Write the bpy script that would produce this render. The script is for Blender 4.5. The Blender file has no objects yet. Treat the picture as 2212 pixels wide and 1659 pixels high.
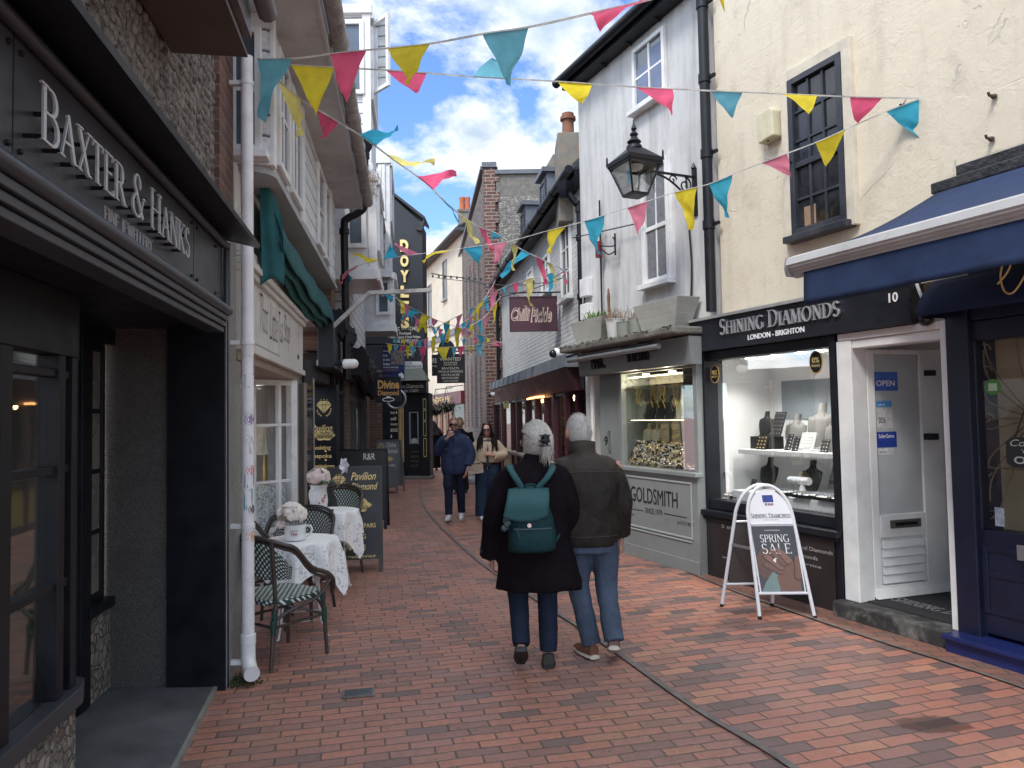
import bpy, bmesh, math, random
from mathutils import Vector as V, Matrix, noise as mnoise
random.seed(7)
R = math.radians
C = bpy.context.scene.collection
scn = bpy.context.scene

# ---------------------------------------------------------------- camera
FD, CX, CY, EYE = 1580.0, 1106.0, 829.5, 1.7          # focal length and centre in the 2212x1659 measuring grid
PITCH, ROLL = math.atan(68.5/FD), 0.018
_F = V((0, math.cos(PITCH), math.sin(PITCH))); _R0 = V((1, 0, 0)); _U0 = V((0, -math.sin(PITCH), math.cos(PITCH)))
_R = _R0*math.cos(ROLL) - _U0*math.sin(ROLL); _U = _R0*math.sin(ROLL) + _U0*math.cos(ROLL)
EYEP = V((0, 0, EYE))
cam = bpy.data.cameras.new('camera'); camo = bpy.data.objects.new('camera', cam); C.objects.link(camo)
m = Matrix((_R, _U, -_F)).transposed().to_4x4(); m.translation = EYEP
camo.matrix_world = m
cam.sensor_fit = 'HORIZONTAL'; cam.sensor_width = 36.0; cam.lens = 36.0*FD/2212; cam.clip_start = .05; cam.clip_end = 2000
scn.camera = camo

# ---------------------------------------------------------------- world, sun, exposure
SUN_EL, SUN_ROT = R(52), R(215)     # sun behind and to the left of the viewer, behind thin cloud
w = bpy.data.worlds.new('World'); scn.world = w; w.use_nodes = True
nt = w.node_tree; nd = nt.nodes; lk = nt.links; nd.clear()
out = nd.new('ShaderNodeOutputWorld'); bg = nd.new('ShaderNodeBackground'); lk.new(bg.outputs[0], out.inputs[0])
bg.inputs[1].default_value = .15
sky = nd.new('ShaderNodeTexSky'); sky.sky_type = 'NISHITA'; sky.sun_disc = False
sky.sun_elevation = SUN_EL; sky.sun_rotation = SUN_ROT; sky.ozone_density = 2.5; sky.air_density = 1.0; sky.dust_density = .6
tc = nd.new('ShaderNodeTexCoord'); sp = nd.new('ShaderNodeSeparateXYZ'); lk.new(tc.outputs['Generated'], sp.inputs[0])
def wm_(op, a, b=None):
    n = nd.new('ShaderNodeMath'); n.operation = op
    for i, x in enumerate((a, b)):
        if x is None: continue
        if isinstance(x, (int, float)): n.inputs[i].default_value = x
        else: lk.new(x, n.inputs[i])
    return n.outputs[0]
zz = wm_('ADD', wm_('MAXIMUM', sp.outputs[2], 0.0), .32)
cb = nd.new('ShaderNodeCombineXYZ'); lk.new(wm_('DIVIDE', sp.outputs[0], zz), cb.inputs[0]); lk.new(wm_('DIVIDE', sp.outputs[1], zz), cb.inputs[1])
def wnoise(scale, detail, rough, off, dist=0.0):
    mp = nd.new('ShaderNodeMapping'); mp.inputs['Location'].default_value = off; lk.new(cb.outputs[0], mp.inputs[0])
    n = nd.new('ShaderNodeTexNoise'); n.inputs['Scale'].default_value = scale; n.inputs['Detail'].default_value = detail
    n.inputs['Roughness'].default_value = rough; n.inputs['Distortion'].default_value = dist
    lk.new(mp.outputs[0], n.inputs['Vector']); return n.outputs[0]
def wramp(fac, stops):
    r = nd.new('ShaderNodeValToRGB'); lk.new(fac, r.inputs[0]); e = r.color_ramp.elements
    while len(e) < len(stops): e.new(.5)
    for i, (p, c) in enumerate(stops): e[i].position = p; e[i].color = (*c, 1)
    return r.outputs[0]
CLOUD_OFF = (3.1, 7.4, 0)
mask = wramp(wnoise(2.3, 11, .6, CLOUD_OFF, .25), [(.45, (0, 0, 0)), (.54, (1, 1, 1))])
shade = wramp(wnoise(4.2, 6, .55, (9.3, 1.7, 0), .1), [(.34, (2.0, 2.45, 3.0)), (.52, (4.1, 4.2, 4.3))])
# cloud nearer the sun (behind the viewer) is brighter, as in a real sky
sv = (math.sin(SUN_ROT)*math.cos(SUN_EL), math.cos(SUN_ROT)*math.cos(SUN_EL), math.sin(SUN_EL))
dp_ = nd.new('ShaderNodeVectorMath'); dp_.operation = 'DOT_PRODUCT'; lk.new(tc.outputs['Generated'], dp_.inputs[0]); dp_.inputs[1].default_value = sv
glow = wm_('ADD', 1.0, wm_('MULTIPLY', wm_('POWER', wm_('MAXIMUM', wm_('ADD', wm_('MULTIPLY', dp_.outputs['Value'], .75), .25), 0.0), 2.0), 2.6))
vm_ = nd.new('ShaderNodeVectorMath'); vm_.operation = 'SCALE'; lk.new(shade, vm_.inputs[0]); lk.new(glow, vm_.inputs['Scale'])
tint = nd.new('ShaderNodeVectorMath'); tint.operation = 'MULTIPLY'; lk.new(sky.outputs[0], tint.inputs[0]); tint.inputs[1].default_value = (.66, .80, .98)
mx = nd.new('ShaderNodeMix'); mx.data_type = 'RGBA'; lk.new(mask, mx.inputs[0]); lk.new(tint.outputs[0], mx.inputs[6]); lk.new(vm_.outputs[0], mx.inputs[7])
lk.new(mx.outputs[2], bg.inputs[0])
sl = bpy.data.lights.new('sun', 'SUN'); sl.energy = 1.5; sl.angle = R(15); sl.color = (1, .95, .88)
so = bpy.data.objects.new('sun', sl); C.objects.link(so)
sd = V((math.sin(SUN_ROT)*math.cos(SUN_EL), math.cos(SUN_ROT)*math.cos(SUN_EL), math.sin(SUN_EL)))
so.rotation_euler = sd.to_track_quat('Z', 'Y').to_euler(); so.location = (0, 0, 30)
scn.view_settings.view_transform = 'Standard'; scn.view_settings.look = 'None'
scn.view_settings.gamma = 1; scn.view_settings.use_curve_mapping = False
scn.view_settings.exposure = 1.0
scn.cycles.max_bounces = 8; scn.cycles.transparent_max_bounces = 16

# ---------------------------------------------------------------- pixel helpers (2212x1659 grid of the photograph, used to measure real positions)
def ray(x, y): return _F + _R*((x-CX)/FD) + _U*((CY-y)/FD)
def G(x, y, z=0.0):
    r = ray(x, y); return EYEP + r*((z-EYE)/r.z)
def at(x, Y, y=905.0):
    r = ray(x, y); return EYEP + r*(Y/r.y)
UP = V((0, 0, 1))
class Fr:                                   # a frame: origin, x (right as seen), y (up), z (towards the viewer)
    def __init__(s, o, ex, ey=UP):
        s.o = V(o); s.ex = V(ex).normalized(); s.ey = V(ey).normalized(); s.ez = s.ex.cross(s.ey).normalized()
    def p(s, a, b, c=0.0): return s.o + s.ex*a + s.ey*b + s.ez*c
    def sh(s, a=0, b=0, c=0): return Fr(s.p(a, b, c), s.ex, s.ey)
class Wall(Fr):                             # vertical plane through two ground points given left to right
    def __init__(s, a, b):
        a = V((a[0], a[1], 0)); b = V((b[0], b[1], 0)); super().__init__(a, b-a); s.L = (b-a).length
    def hit(s, x, y, c=0.0):
        r = ray(x, y); o = s.p(0, 0, c); t = (o-EYEP).dot(s.ez)/r.dot(s.ez); q = EYEP + r*t - s.o
        return q.dot(s.ex), q.z
    def X(s, x, c=0.0): return s.hit(x, 905, c)[0]
    def Z(s, x, y, c=0.0): return s.hit(x, y, c)[1]
    def off(s, c):
        q = Wall((0, 0), (1, 0)); q.o = s.p(0, 0, c); q.ex = s.ex; q.ey = s.ey; q.ez = s.ez; q.L = s.L; return q

# ---------------------------------------------------------------- mesh builder
class MB:
    def __init__(s): s.v = []; s.f = []; s.uv = {}
    def vs(s, pts):
        i = len(s.v); s.v += [tuple(p) for p in pts]; return i
    def poly(s, pts, uv=None):
        i = s.vs(pts); s.f.append(tuple(range(i, i+len(pts))))
        if uv: s.uv[len(s.f)-1] = uv
        return s
    def hexa(s, p):                         # 8 points: bottom loop 0-3, top loop 4-7
        i = s.vs(p)
        for q in ((0, 3, 2, 1), (4, 5, 6, 7), (0, 1, 5, 4), (1, 2, 6, 5), (2, 3, 7, 6), (3, 0, 4, 7)): s.f.append(tuple(i+k for k in q))
        return s
    def box(s, fr, a0, a1, b0, b1, c0, c1):
        P = fr.p; return s.hexa([P(a0, b0, c1), P(a1, b0, c1), P(a1, b0, c0), P(a0, b0, c0), P(a0, b1, c1), P(a1, b1, c1), P(a1, b1, c0), P(a0, b1, c0)])
    def prism(s, fr, pts, c0, c1):          # polygon in frame xy (counter-clockwise), from c0 back to c1 front
        n = len(pts); i = s.vs([fr.p(a, b, c1) for a, b in pts]); j = s.vs([fr.p(a, b, c0) for a, b in pts])
        s.f.append(tuple(range(i, i+n))); s.f.append(tuple(range(j+n-1, j-1, -1)))
        for k in range(n): q = (k+1) % n; s.f.append((i+q, i+k, j+k, j+q))
        return s
    def bar(s, a, b, w, h=None, up=UP):     # rectangular bar between two points
        a = V(a); b = V(b); h = h or w; d = (b-a).normalized(); x = d.cross(up)
        if x.length < 1e-4: x = d.cross(V((0, 1, 0)))
        x.normalize(); y = x.cross(d); x = x*w/2; y = y*h/2
        return s.hexa([a-x-y, a+x-y, b+x-y, b-x-y, a-x+y, a+x+y, b+x+y, b-x+y])
    def tube(s, pts, r, n=8, cap=True, close=False, flat=1.0, up=None):
        pts = [V(p) for p in pts]; m = len(pts); rs = r if isinstance(r, (list, tuple)) else [r]*m
        fr = None; base = len(s.v)
        for k in range(m):
            a = pts[(k-1) % m] if (k or close) else pts[0]; b = pts[(k+1) % m] if (k < m-1 or close) else pts[-1]
            d = (b-a); d = d.normalized() if d.length > 1e-9 else V((0, 0, 1))
            if fr is None:
                u = V(up) if up else (V((0, 0, 1)) if abs(d.z) < .9 else V((0, 1, 0)))
                x = d.cross(u).normalized()
            else:
                x = fr - d*fr.dot(d); x = x.normalized() if x.length > 1e-6 else fr
            fr = x; y = d.cross(x)
            for q in range(n):
                t = 2*math.pi*q/n; s.v.append(tuple(pts[k] + (x*math.cos(t) + y*math.sin(t)*flat)*rs[k]))
        for k in range(m if close else m-1):
            A = base+k*n; B = base+((k+1) % m)*n
            for q in range(n): q2 = (q+1) % n; s.f.append((A+q, A+q2, B+q2, B+q))
        if cap and not close:
            s.f.append(tuple(base+q for q in range(n-1, -1, -1))); s.f.append(tuple(base+(m-1)*n+q for q in range(n)))
        return s
    def rings(s, rings, cap=True):          # list of point loops of equal length
        n = len(rings[0]); base = len(s.v)
        for r in rings: s.v += [tuple(p) for p in r]
        for k in range(len(rings)-1):
            A = base+k*n; B = A+n
            for q in range(n): q2 = (q+1) % n; s.f.append((A+q, A+q2, B+q2, B+q))
        if cap:
            s.f.append(tuple(base+q for q in range(n-1, -1, -1))); s.f.append(tuple(base+(len(rings)-1)*n+q for q in range(n)))
        return s
    def lathe(s, o, prof, n=16, fr=None, cap=True):   # profile of (radius, height) along frame y
        fr = fr or Fr(o, (1, 0, 0)); o = V(o)
        return s.rings([[o + fr.ex*(r*math.cos(2*math.pi*q/n)) - fr.ez*(r*math.sin(2*math.pi*q/n)) + fr.ey*h for q in range(n)] for r, h in prof], cap)
    def ell(s, c, rx, ry, rz, n=12, m=8, rot=None):
        c = V(c); rr = []
        for k in range(m+1):
            t = -math.pi/2 + math.pi*k/m; t = max(-1.5, min(1.5, t)); ring = []
            for q in range(n):
                u = 2*math.pi*q/n; p = V((rx*math.cos(t)*math.cos(u), ry*math.cos(t)*math.sin(u), rz*math.sin(t)))
                ring.append(c + (rot @ p if rot else p))
            rr.append(ring)
        return s.rings(rr)
    def grid(s, fn, nu, nv, uvs=(1, 1)):    # surface fn(u,v), with uv
        base = len(s.v)
        for j in range(nv+1):
            for i in range(nu+1): s.v.append(tuple(fn(i/nu, j/nv)))
        for j in range(nv):
            for i in range(nu):
                a = base+j*(nu+1)+i; s.f.append((a, a+1, a+nu+2, a+nu+1))
                s.uv[len(s.f)-1] = [(i/nu*uvs[0], j/nv*uvs[1]), ((i+1)/nu*uvs[0], j/nv*uvs[1]), ((i+1)/nu*uvs[0], (j+1)/nv*uvs[1]), (i/nu*uvs[0], (j+1)/nv*uvs[1])]
        return s
    def mesh(s, name, smooth=False):
        me = bpy.data.meshes.new(name); me.from_pydata(s.v, [], s.f)
        if s.uv:
            l = me.uv_layers.new(name='UVMap').data
            for p in me.polygons:
                u = s.uv.get(p.index)
                if u:
                    for k, li in enumerate(p.loop_indices): l[li].uv = u[k]
        me.update()
        if smooth: me.polygons.foreach_set('use_smooth', [True]*len(me.polygons))
        return me
    def build(s, name, mat, parent=None, smooth=False, bevel=0, local=False, label=None, solid=0, fix=True):
        me = s.mesh(name, smooth)
        if fix:
            b = bmesh.new(); b.from_mesh(me); bmesh.ops.recalc_face_normals(b, faces=b.faces); b.to_mesh(me); b.free()
        o = bpy.data.objects.new(name, me); C.objects.link(o)
        if mat: me.materials.append(mat)
        if parent: adopt(o, parent, local)
        if bevel:
            b = o.modifiers.new('bevel', 'BEVEL'); b.width = bevel; b.segments = 2; b.limit_method = 'ANGLE'
        if solid:
            b = o.modifiers.new('solid', 'SOLIDIFY'); b.thickness = solid; b.offset = 0
        if smooth and not bevel: auto(me)
        if label: o['label'] = label
        return o
def auto(me, ang=40):
    b = bmesh.new(); b.from_mesh(me)
    for e in b.edges:
        if len(e.link_faces) == 2 and e.calc_face_angle(0) > R(ang): e.smooth = False
    b.to_mesh(me); b.free()
def wmat(o): return (wmat(o.parent) @ o.matrix_parent_inverse @ o.matrix_basis) if o.parent else o.matrix_basis.copy()
def adopt(o, parent, local=False):
    o.parent = parent
    if not local: o.matrix_parent_inverse = wmat(parent).inverted()
def thing(name, label, cat, loc=(0, 0, 0), rz=0, group=None):
    o = bpy.data.objects.new(name, None); C.objects.link(o); o.location = loc; o.rotation_euler = (0, 0, rz); o.empty_display_size = .2
    return tag(o, label, cat, group)
def tag(o, label, cat, group=None):
    o['label'] = label; o['category'] = cat
    if group: o['group'] = group
    return o
def struct(o): o['kind'] = 'structure'; return o
def dup(o, loc, rz, label=None, s=None):
    def cp(x, par):
        c = x.copy(); C.objects.link(c); c.parent = par
        for ch in [k for k in bpy.data.objects if k.parent == x]: cp(ch, c)
        return c
    r = cp(o, None); r.location = loc; r.rotation_euler = (0, 0, rz)
    if s: r.scale = (s, s, s)
    if label: r['label'] = label
    return r

# ---------------------------------------------------------------- materials
class NT:
    def __init__(s, name):
        s.m = bpy.data.materials.new(name); s.m.use_nodes = True; s.t = s.m.node_tree; s.b = s.t.nodes['Principled BSDF']
    def n(s, typ, **kw):
        x = s.t.nodes.new('ShaderNode'+typ)
        for k, v in kw.items():
            if k.startswith('_'): setattr(x, k[1:], v)
            else: s.set(x.inputs[k.replace('__', ' ')] if not k.startswith('i') or not k[1:].isdigit() else x.inputs[int(k[1:])], v)
        return x
    def set(s, inp, v):
        if isinstance(v, bpy.types.NodeSocket): s.t.links.new(v, inp)
        else: inp.default_value = v
    def ma(s, op, a, b=0.0, c=0.0):
        return s.n('Math', _operation=op, i0=a, i1=b, i2=c).outputs[0]
    def pos(s):
        if not hasattr(s, '_p'): s._p = s.n('TexCoord').outputs['Object']
        return s._p
    def noise(s, scale, detail=4, rough=.55, vec=None, dist=0):
        return s.n('TexNoise', Vector=vec or s.pos(), Scale=scale, Detail=detail, Roughness=rough, Distortion=dist).outputs[0]
    def ramp(s, fac, stops, interp=None):
        r = s.n('ValToRGB', Fac=fac); e = r.color_ramp.elements
        while len(e) < len(stops): e.new(.5)
        for i, (p, c) in enumerate(stops): e[i].position = p; e[i].color = (*(c if isinstance(c, (tuple, list)) else (c, c, c)), 1)
        if interp: r.color_ramp.interpolation = interp
        return r.outputs[0]
    def mix(s, f, a, b, blend='MIX'):
        x = s.n('Mix', _data_type='RGBA', _blend_type=blend)
        s.set(x.inputs[0], f); s.set(x.inputs[6], (*a, 1) if isinstance(a, tuple) and len(a) == 3 else a); s.set(x.inputs[7], (*b, 1) if isinstance(b, tuple) and len(b) == 3 else b)
        return x.outputs[2]
    def mr(s, v, a, b, c, d): return s.n('MapRange', Value=v, i1=a, i2=b, i3=c, i4=d).outputs[0]
    def bump(s, h, strength=.3, dist=.01, prev=None):
        x = s.n('Bump', Height=h, Strength=strength, Distance=dist)
        if prev: s.set(x.inputs['Normal'], prev)
        return x.outputs[0]
    def fin(s, col=None, rough=None, norm=None, **kw):
        b = s.b
        if col is not None: s.set(b.inputs['Base Color'], (*col, 1) if isinstance(col, tuple) and len(col) == 3 else col)
        if rough is not None: s.set(b.inputs['Roughness'], rough)
        if norm is not None: s.set(b.inputs['Normal'], norm)
        for k, v in kw.items(): s.set(b.inputs[k.replace('__', ' ')], v)
        return s.m
def M(name, col, rough=.6, var=.18, vs=5, bump=.12, bs=60, bd=.004, metal=0.0, grime=0.0, gs=2.5, gcol=None, **kw):
    t = NT(name); a = tuple(max(0, c*(1-var)) for c in col); b = tuple(min(1, c*(1+var)) for c in col)
    n = t.noise(vs, 5, .6); c = t.mix(t.mr(n, .3, .7, 0, 1), a, b)
    if grime:
        g = t.mr(t.noise(gs, 7, .68, dist=.4), .48, .72, 0, grime); c = t.mix(g, c, gcol or tuple(x*.35 for x in col))
    nb = t.bump(t.noise(bs, 3, .6), bump, bd) if bump else None
    return t.fin(c, t.mr(n, .3, .7, max(.02, rough-.08), min(1, rough+.08)), nb, Metallic=metal, **kw)
def wallvec(t, ex):                        # (s, z) of a vertical wall running along ex
    p = t.pos(); d = t.n('VectorMath', _operation='DOT_PRODUCT', i0=p, i1=(ex[0], ex[1], 0)).outputs['Value']
    z = t.n('SeparateXYZ', Vector=p).outputs[2]; return d, z
def bricks(t, x, y, w, h, mo, jit=0.0, shift=.5):
    """running bond: returns (per-brick random colour socket, joint mask 1=brick, row socket)"""
    if jit:
        nz = t.noise(2.2, 2); x = t.ma('ADD', x, t.ma('MULTIPLY', t.ma('SUBTRACT', nz, .5), jit)); nz2 = t.noise(3.1, 2); y = t.ma('ADD', y, t.ma('MULTIPLY', t.ma('SUBTRACT', nz2, .5), jit))
    yy = t.ma('DIVIDE', y, h); row = t.ma('FLOOR', yy)
    xx = t.ma('ADD', t.ma('DIVIDE', x, w), t.ma('MULTIPLY', t.ma('MODULO', t.ma('ADD', row, 1000), 2), shift))
    rj = t.n('TexWhiteNoise', _noise_dimensions='1D', W=row).outputs[0]; xx = t.ma('ADD', xx, t.ma('MULTIPLY', rj, .22))
    col = t.ma('FLOOR', xx); fx = t.ma('FRACT', xx); fy = t.ma('FRACT', yy)
    dx = t.ma('MULTIPLY', t.ma('MINIMUM', fx, t.ma('SUBTRACT', 1, fx)), w); dy = t.ma('MULTIPLY', t.ma('MINIMUM', fy, t.ma('SUBTRACT', 1, fy)), h)
    d = t.ma('MINIMUM', dx, dy); d = t.ma('ADD', d, t.ma('MULTIPLY', t.ma('SUBTRACT', t.noise(45, 3), .5), mo*.9))
    mask = t.mr(d, mo*.35, mo*.85, 0, 1)
    cv = t.n('CombineXYZ', X=col, Y=row).outputs[0]
    return t.n('TexWhiteNoise', _noise_dimensions='2D', Vector=cv).outputs[0], mask, cv
def brickmat(name, ex, stops, mortar, w=.225, h=.075, mo=.011, rough=.8, bump=.7, bd=.006, fine=.25, grime=.3, paint=False):
    t = NT(name); x, z = wallvec(t, ex); rnd, mask, _ = bricks(t, x, z, w, h, mo)
    c = t.ramp(rnd, stops); c = t.mix(t.mr(t.noise(30, 5, .65), .35, .7, 0, .35), c, tuple(k*.5 for k in stops[0][1]))
    c = t.mix(mask, mortar, c) if not paint else t.mix(t.ma('MULTIPLY', t.ma('SUBTRACT', 1, mask), .35), c, mortar)
    c = t.mix(t.mr(t.noise(1.3, 7, .68), .5, .75, 0, grime), c, tuple(k*.35 for k in mortar))
    nb = t.bump(mask, bump, bd); nb = t.bump(t.noise(70, 4, .6), fine, .006, nb)
    return t.fin(c, rough, nb)
def boards(name, ex, col, h=.16, grime=.5, rough=.5):          # lapped weatherboards painted white
    t = NT(name); x, z = wallvec(t, ex); zz = t.ma('DIVIDE', z, h); f = t.ma('FRACT', zz); row = t.ma('FLOOR', zz)
    rnd = t.n('TexWhiteNoise', _noise_dimensions='1D', W=row).outputs[0]
    st = t.n('CombineXYZ', X=t.ma('MULTIPLY', x, 2.2), Y=t.ma('MULTIPLY', z, 14)).outputs[0]
    g = t.mr(t.noise(1.6, 8, .72, vec=st), .46, .74, 0, grime); c = t.mix(t.mr(rnd, 0, 1, 0, .25), col, tuple(k*.8 for k in col)); c = t.mix(g, c, (.16, .15, .14))
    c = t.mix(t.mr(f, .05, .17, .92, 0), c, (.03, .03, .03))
    return t.fin(c, rough, t.bump(t.ma('SUBTRACT', 1, f), 1.0, .02, t.bump(t.noise(60, 3), .15, .004)))
def flintmat(name, ex, scale=11, c0=(.07, .065, .06), c1=(.30, .28, .25), mortar=(.30, .27, .23), bd=.03, sz=1.0, coursed=False):
    t = NT(name); x, z = wallvec(t, ex); z2 = t.ma('MULTIPLY', z, sz)
    nz = t.noise(3, 2)
    v = t.n('CombineXYZ', X=t.ma('ADD', x, t.ma('MULTIPLY', nz, .06)), Y=z2).outputs[0]
    vo = t.n('TexVoronoi', _feature='SMOOTH_F1', Vector=v, Scale=scale, Smoothness=.25, Randomness=.55 if coursed else .85)
    ve = t.n('TexVoronoi', _feature='DISTANCE_TO_EDGE', Vector=v, Scale=scale, Randomness=.55 if coursed else .85)
    k = t.n('SeparateColor', Color=t.n('TexVoronoi', Vector=v, Scale=scale, Randomness=.55 if coursed else .85).outputs['Color']).outputs[0]
    c = t.mix(k, c0, c1); c = t.mix(t.mr(t.noise(25, 5), .4, .7, 0, .5), c, (.4, .37, .33))
    ed = t.mr(ve.outputs['Distance'], .02, .12, 0, 1); c = t.mix(ed, mortar, c)
    c = t.mix(t.mr(t.noise(1.1, 6, .7), .5, .75, 0, .4), c, (.06, .055, .05))
    return t.fin(c, .7, t.bump(t.ma('POWER', ed, .5), 1.0, bd, t.bump(t.noise(50, 3), .3, .006)))
def glass(name, tint=(.9, .93, .93), refl=1.0, rough=.02):
    t = NT(name); o = t.t.nodes['Material Output']
    tr = t.n('BsdfTransparent', Color=(*tint, 1)); gl = t.n('BsdfGlossy', Color=(1, 1, 1, 1), Roughness=rough)
    f = t.n('Fresnel', IOR=1.5).outputs[0]; f = t.ma('MULTIPLY', f, refl)
    wob = t.bump(t.noise(1.7, 2), .06, .02); t.set(gl.inputs['Normal'], wob)
    mxs = t.n('MixShader', Fac=f); t.t.links.new(tr.outputs[0], mxs.inputs[1]); t.t.links.new(gl.outputs[0], mxs.inputs[2]); t.t.links.new(mxs.outputs[0], o.inputs[0])
    return t.m
def emis(name, col, st):
    t = NT(name); return t.fin(col, .5, None, Emission__Color=(*col, 1), Emission__Strength=st)
def cloth(name, col, trans=.35, weave=260):
    t = NT(name); o = t.t.nodes['Material Output']; n = t.noise(7, 5)
    c = t.mix(t.mr(n, .3, .7, 0, 1), tuple(k*.8 for k in col), tuple(min(1, k*1.15) for k in col)); nb = t.bump(t.noise(35, 4, .6), .35, .006)
    t.fin(c, .9, nb); tl = t.n('BsdfTranslucent', Color=c)
    mxs = t.n('MixShader', Fac=trans); t.t.links.new(t.b.outputs[0], mxs.inputs[1]); t.t.links.new(tl.outputs[0], mxs.inputs[2]); t.t.links.new(mxs.outputs[0], o.inputs[0])
    return t.m

# ---------------------------------------------------------------- lettering
SERIF = {}
def _arc(cx, cy, rx, ry, a0, a1, n=14): return ('a', [(cx+rx*math.cos(R(a0+(a1-a0)*k/n)), cy+ry*math.sin(R(a0+(a1-a0)*k/n))) for k in range(n+1)])
def _L(ch, w, *st, sf=()): SERIF[ch] = (w, st, sf)
T_ = lambda *p: ('T', p)
t_ = lambda *p: ('t', p)
_L('A', .72, t_((.06, 0), (.36, 1)), T_((.34, 1), (.66, 0)), t_((.17, .36), (.53, .36)), sf=((.06, 0), (.66, 0)))
_L('B', .62, T_((.12, 0), (.12, 1)), t_((.12, .98), (.32, .98)), _arc(.32, .76, .19, .22, 90, -90), t_((.12, .53), (.34, .53)), _arc(.33, .275, .24, .255, 90, -90), t_((.12, .02), (.34, .02)), sf=((.1, 0), (.1, 1)))
_L('D', .76, T_((.12, 0), (.12, 1)), t_((.12, .98), (.3, .98)), _arc(.3, .5, .38, .48, 90, -90, 20), t_((.12, .02), (.3, .02)), sf=((.1, 0), (.1, 1)))
_L('E', .58, T_((.12, 0), (.12, 1)), t_((.12, .98), (.5, .98), (.5, .86)), t_((.12, .52), (.42, .52)), t_((.12, .02), (.53, .02), (.53, .15)), sf=((.1, 0), (.1, 1)))
_L('F', .54, T_((.12, 0), (.12, 1)), t_((.12, .98), (.49, .98), (.49, .85)), t_((.12, .52), (.42, .52)), sf=((.12, 0), (.1, 1)))
_L('G', .76, _arc(.42, .5, .35, .5, 48, 320, 24), T_((.66, .42), (.66, .08)), t_((.56, .43), (.74, .43)), sf=())
_L('H', .78, T_((.13, 0), (.13, 1)), T_((.65, 0), (.65, 1)), t_((.13, .52), (.65, .52)), sf=((.13, 0), (.13, 1), (.65, 0), (.65, 1)))
_L('I', .28, T_((.14, 0), (.14, 1)), sf=((.14, 0), (.14, 1)))
_L('J', .32, T_((.18, 1), (.18, .1)), _arc(.04, .02, .14, .2, 30, -70, 8), sf=((.18, 1),))
_L('K', .68, T_((.12, 0), (.12, 1)), t_((.14, .46), (.54, .98)), T_((.24, .55), (.62, 0)), sf=((.12, 0), (.12, 1), (.56, .99), (.63, 0)))
_L('L', .54, T_((.12, 0), (.12, 1)), t_((.12, .02), (.5, .02), (.5, .16)), sf=((.1, 0), (.12, 1)))
_L('M', .92, t_((.12, 0), (.14, 1)), T_((.14, 1), (.45, .03)), t_((.45, .03), (.76, 1)), T_((.77, 1), (.8, 0)), sf=((.12, 0), (.8, 0), (.1, 1), (.8, 1)))
_L('N', .78, t_((.13, 0), (.13, 1)), T_((.12, 1), (.64, .02)), t_((.65, 0), (.65, 1)), sf=((.13, 0), (.09, 1), (.65, 1)))
_L('O', .84, _arc(.42, .5, .35, .5, 0, 360, 30))
_L('P', .56, T_((.12, 0), (.12, 1)), t_((.12, .98), (.3, .98)), _arc(.3, .72, .21, .26, 90, -90), t_((.12, .46), (.3, .46)), sf=((.12, 0), (.1, 1)))
_L('R', .66, T_((.12, 0), (.12, 1)), t_((.12, .98), (.3, .98)), _arc(.3, .74, .2, .24, 90, -90), t_((.12, .5), (.3, .5)), T_((.3, .5), (.62, 0)), sf=((.12, 0), (.1, 1), (.63, 0)))
_L('S', .54, _arc(.27, .74, .18, .25, 25, 270, 16), _arc(.27, .25, .2, .25, 90, -155, 16))
_L('T', .64, T_((.32, 0), (.32, 1)), t_((.06, .85), (.06, .98), (.58, .98), (.58, .85)), sf=((.32, 0),))
_L('W', 1.0, T_((.08, 1), (.3, 0)), t_((.3, 0), (.5, .95)), T_((.48, .95), (.7, 0)), t_((.7, 0), (.92, 1)), sf=((.08, 1), (.92, 1)))
_L('X', .68, T_((.1, 1), (.58, 0)), t_((.1, 0), (.58, 1)), sf=((.1, 1), (.58, 0), (.1, 0), (.58, 1)))
_L('Y', .66, T_((.08, 1), (.33, .48)), t_((.33, .48), (.58, 1)), T_((.33, .5), (.33, 0)), sf=((.08, 1), (.58, 1), (.33, 0)))
_L('&', .84, _arc(.36, .78, .17, .2, -30, 220, 16), T_((.22, .68), (.7, .02)), _arc(.34, .26, .26, .26, 100, 320, 16), t_((.55, .1), (.74, .5)), sf=((.74, .5),))
_L('-', .36, t_((.06, .42), (.3, .42)))
_L(' ', .34)
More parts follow.
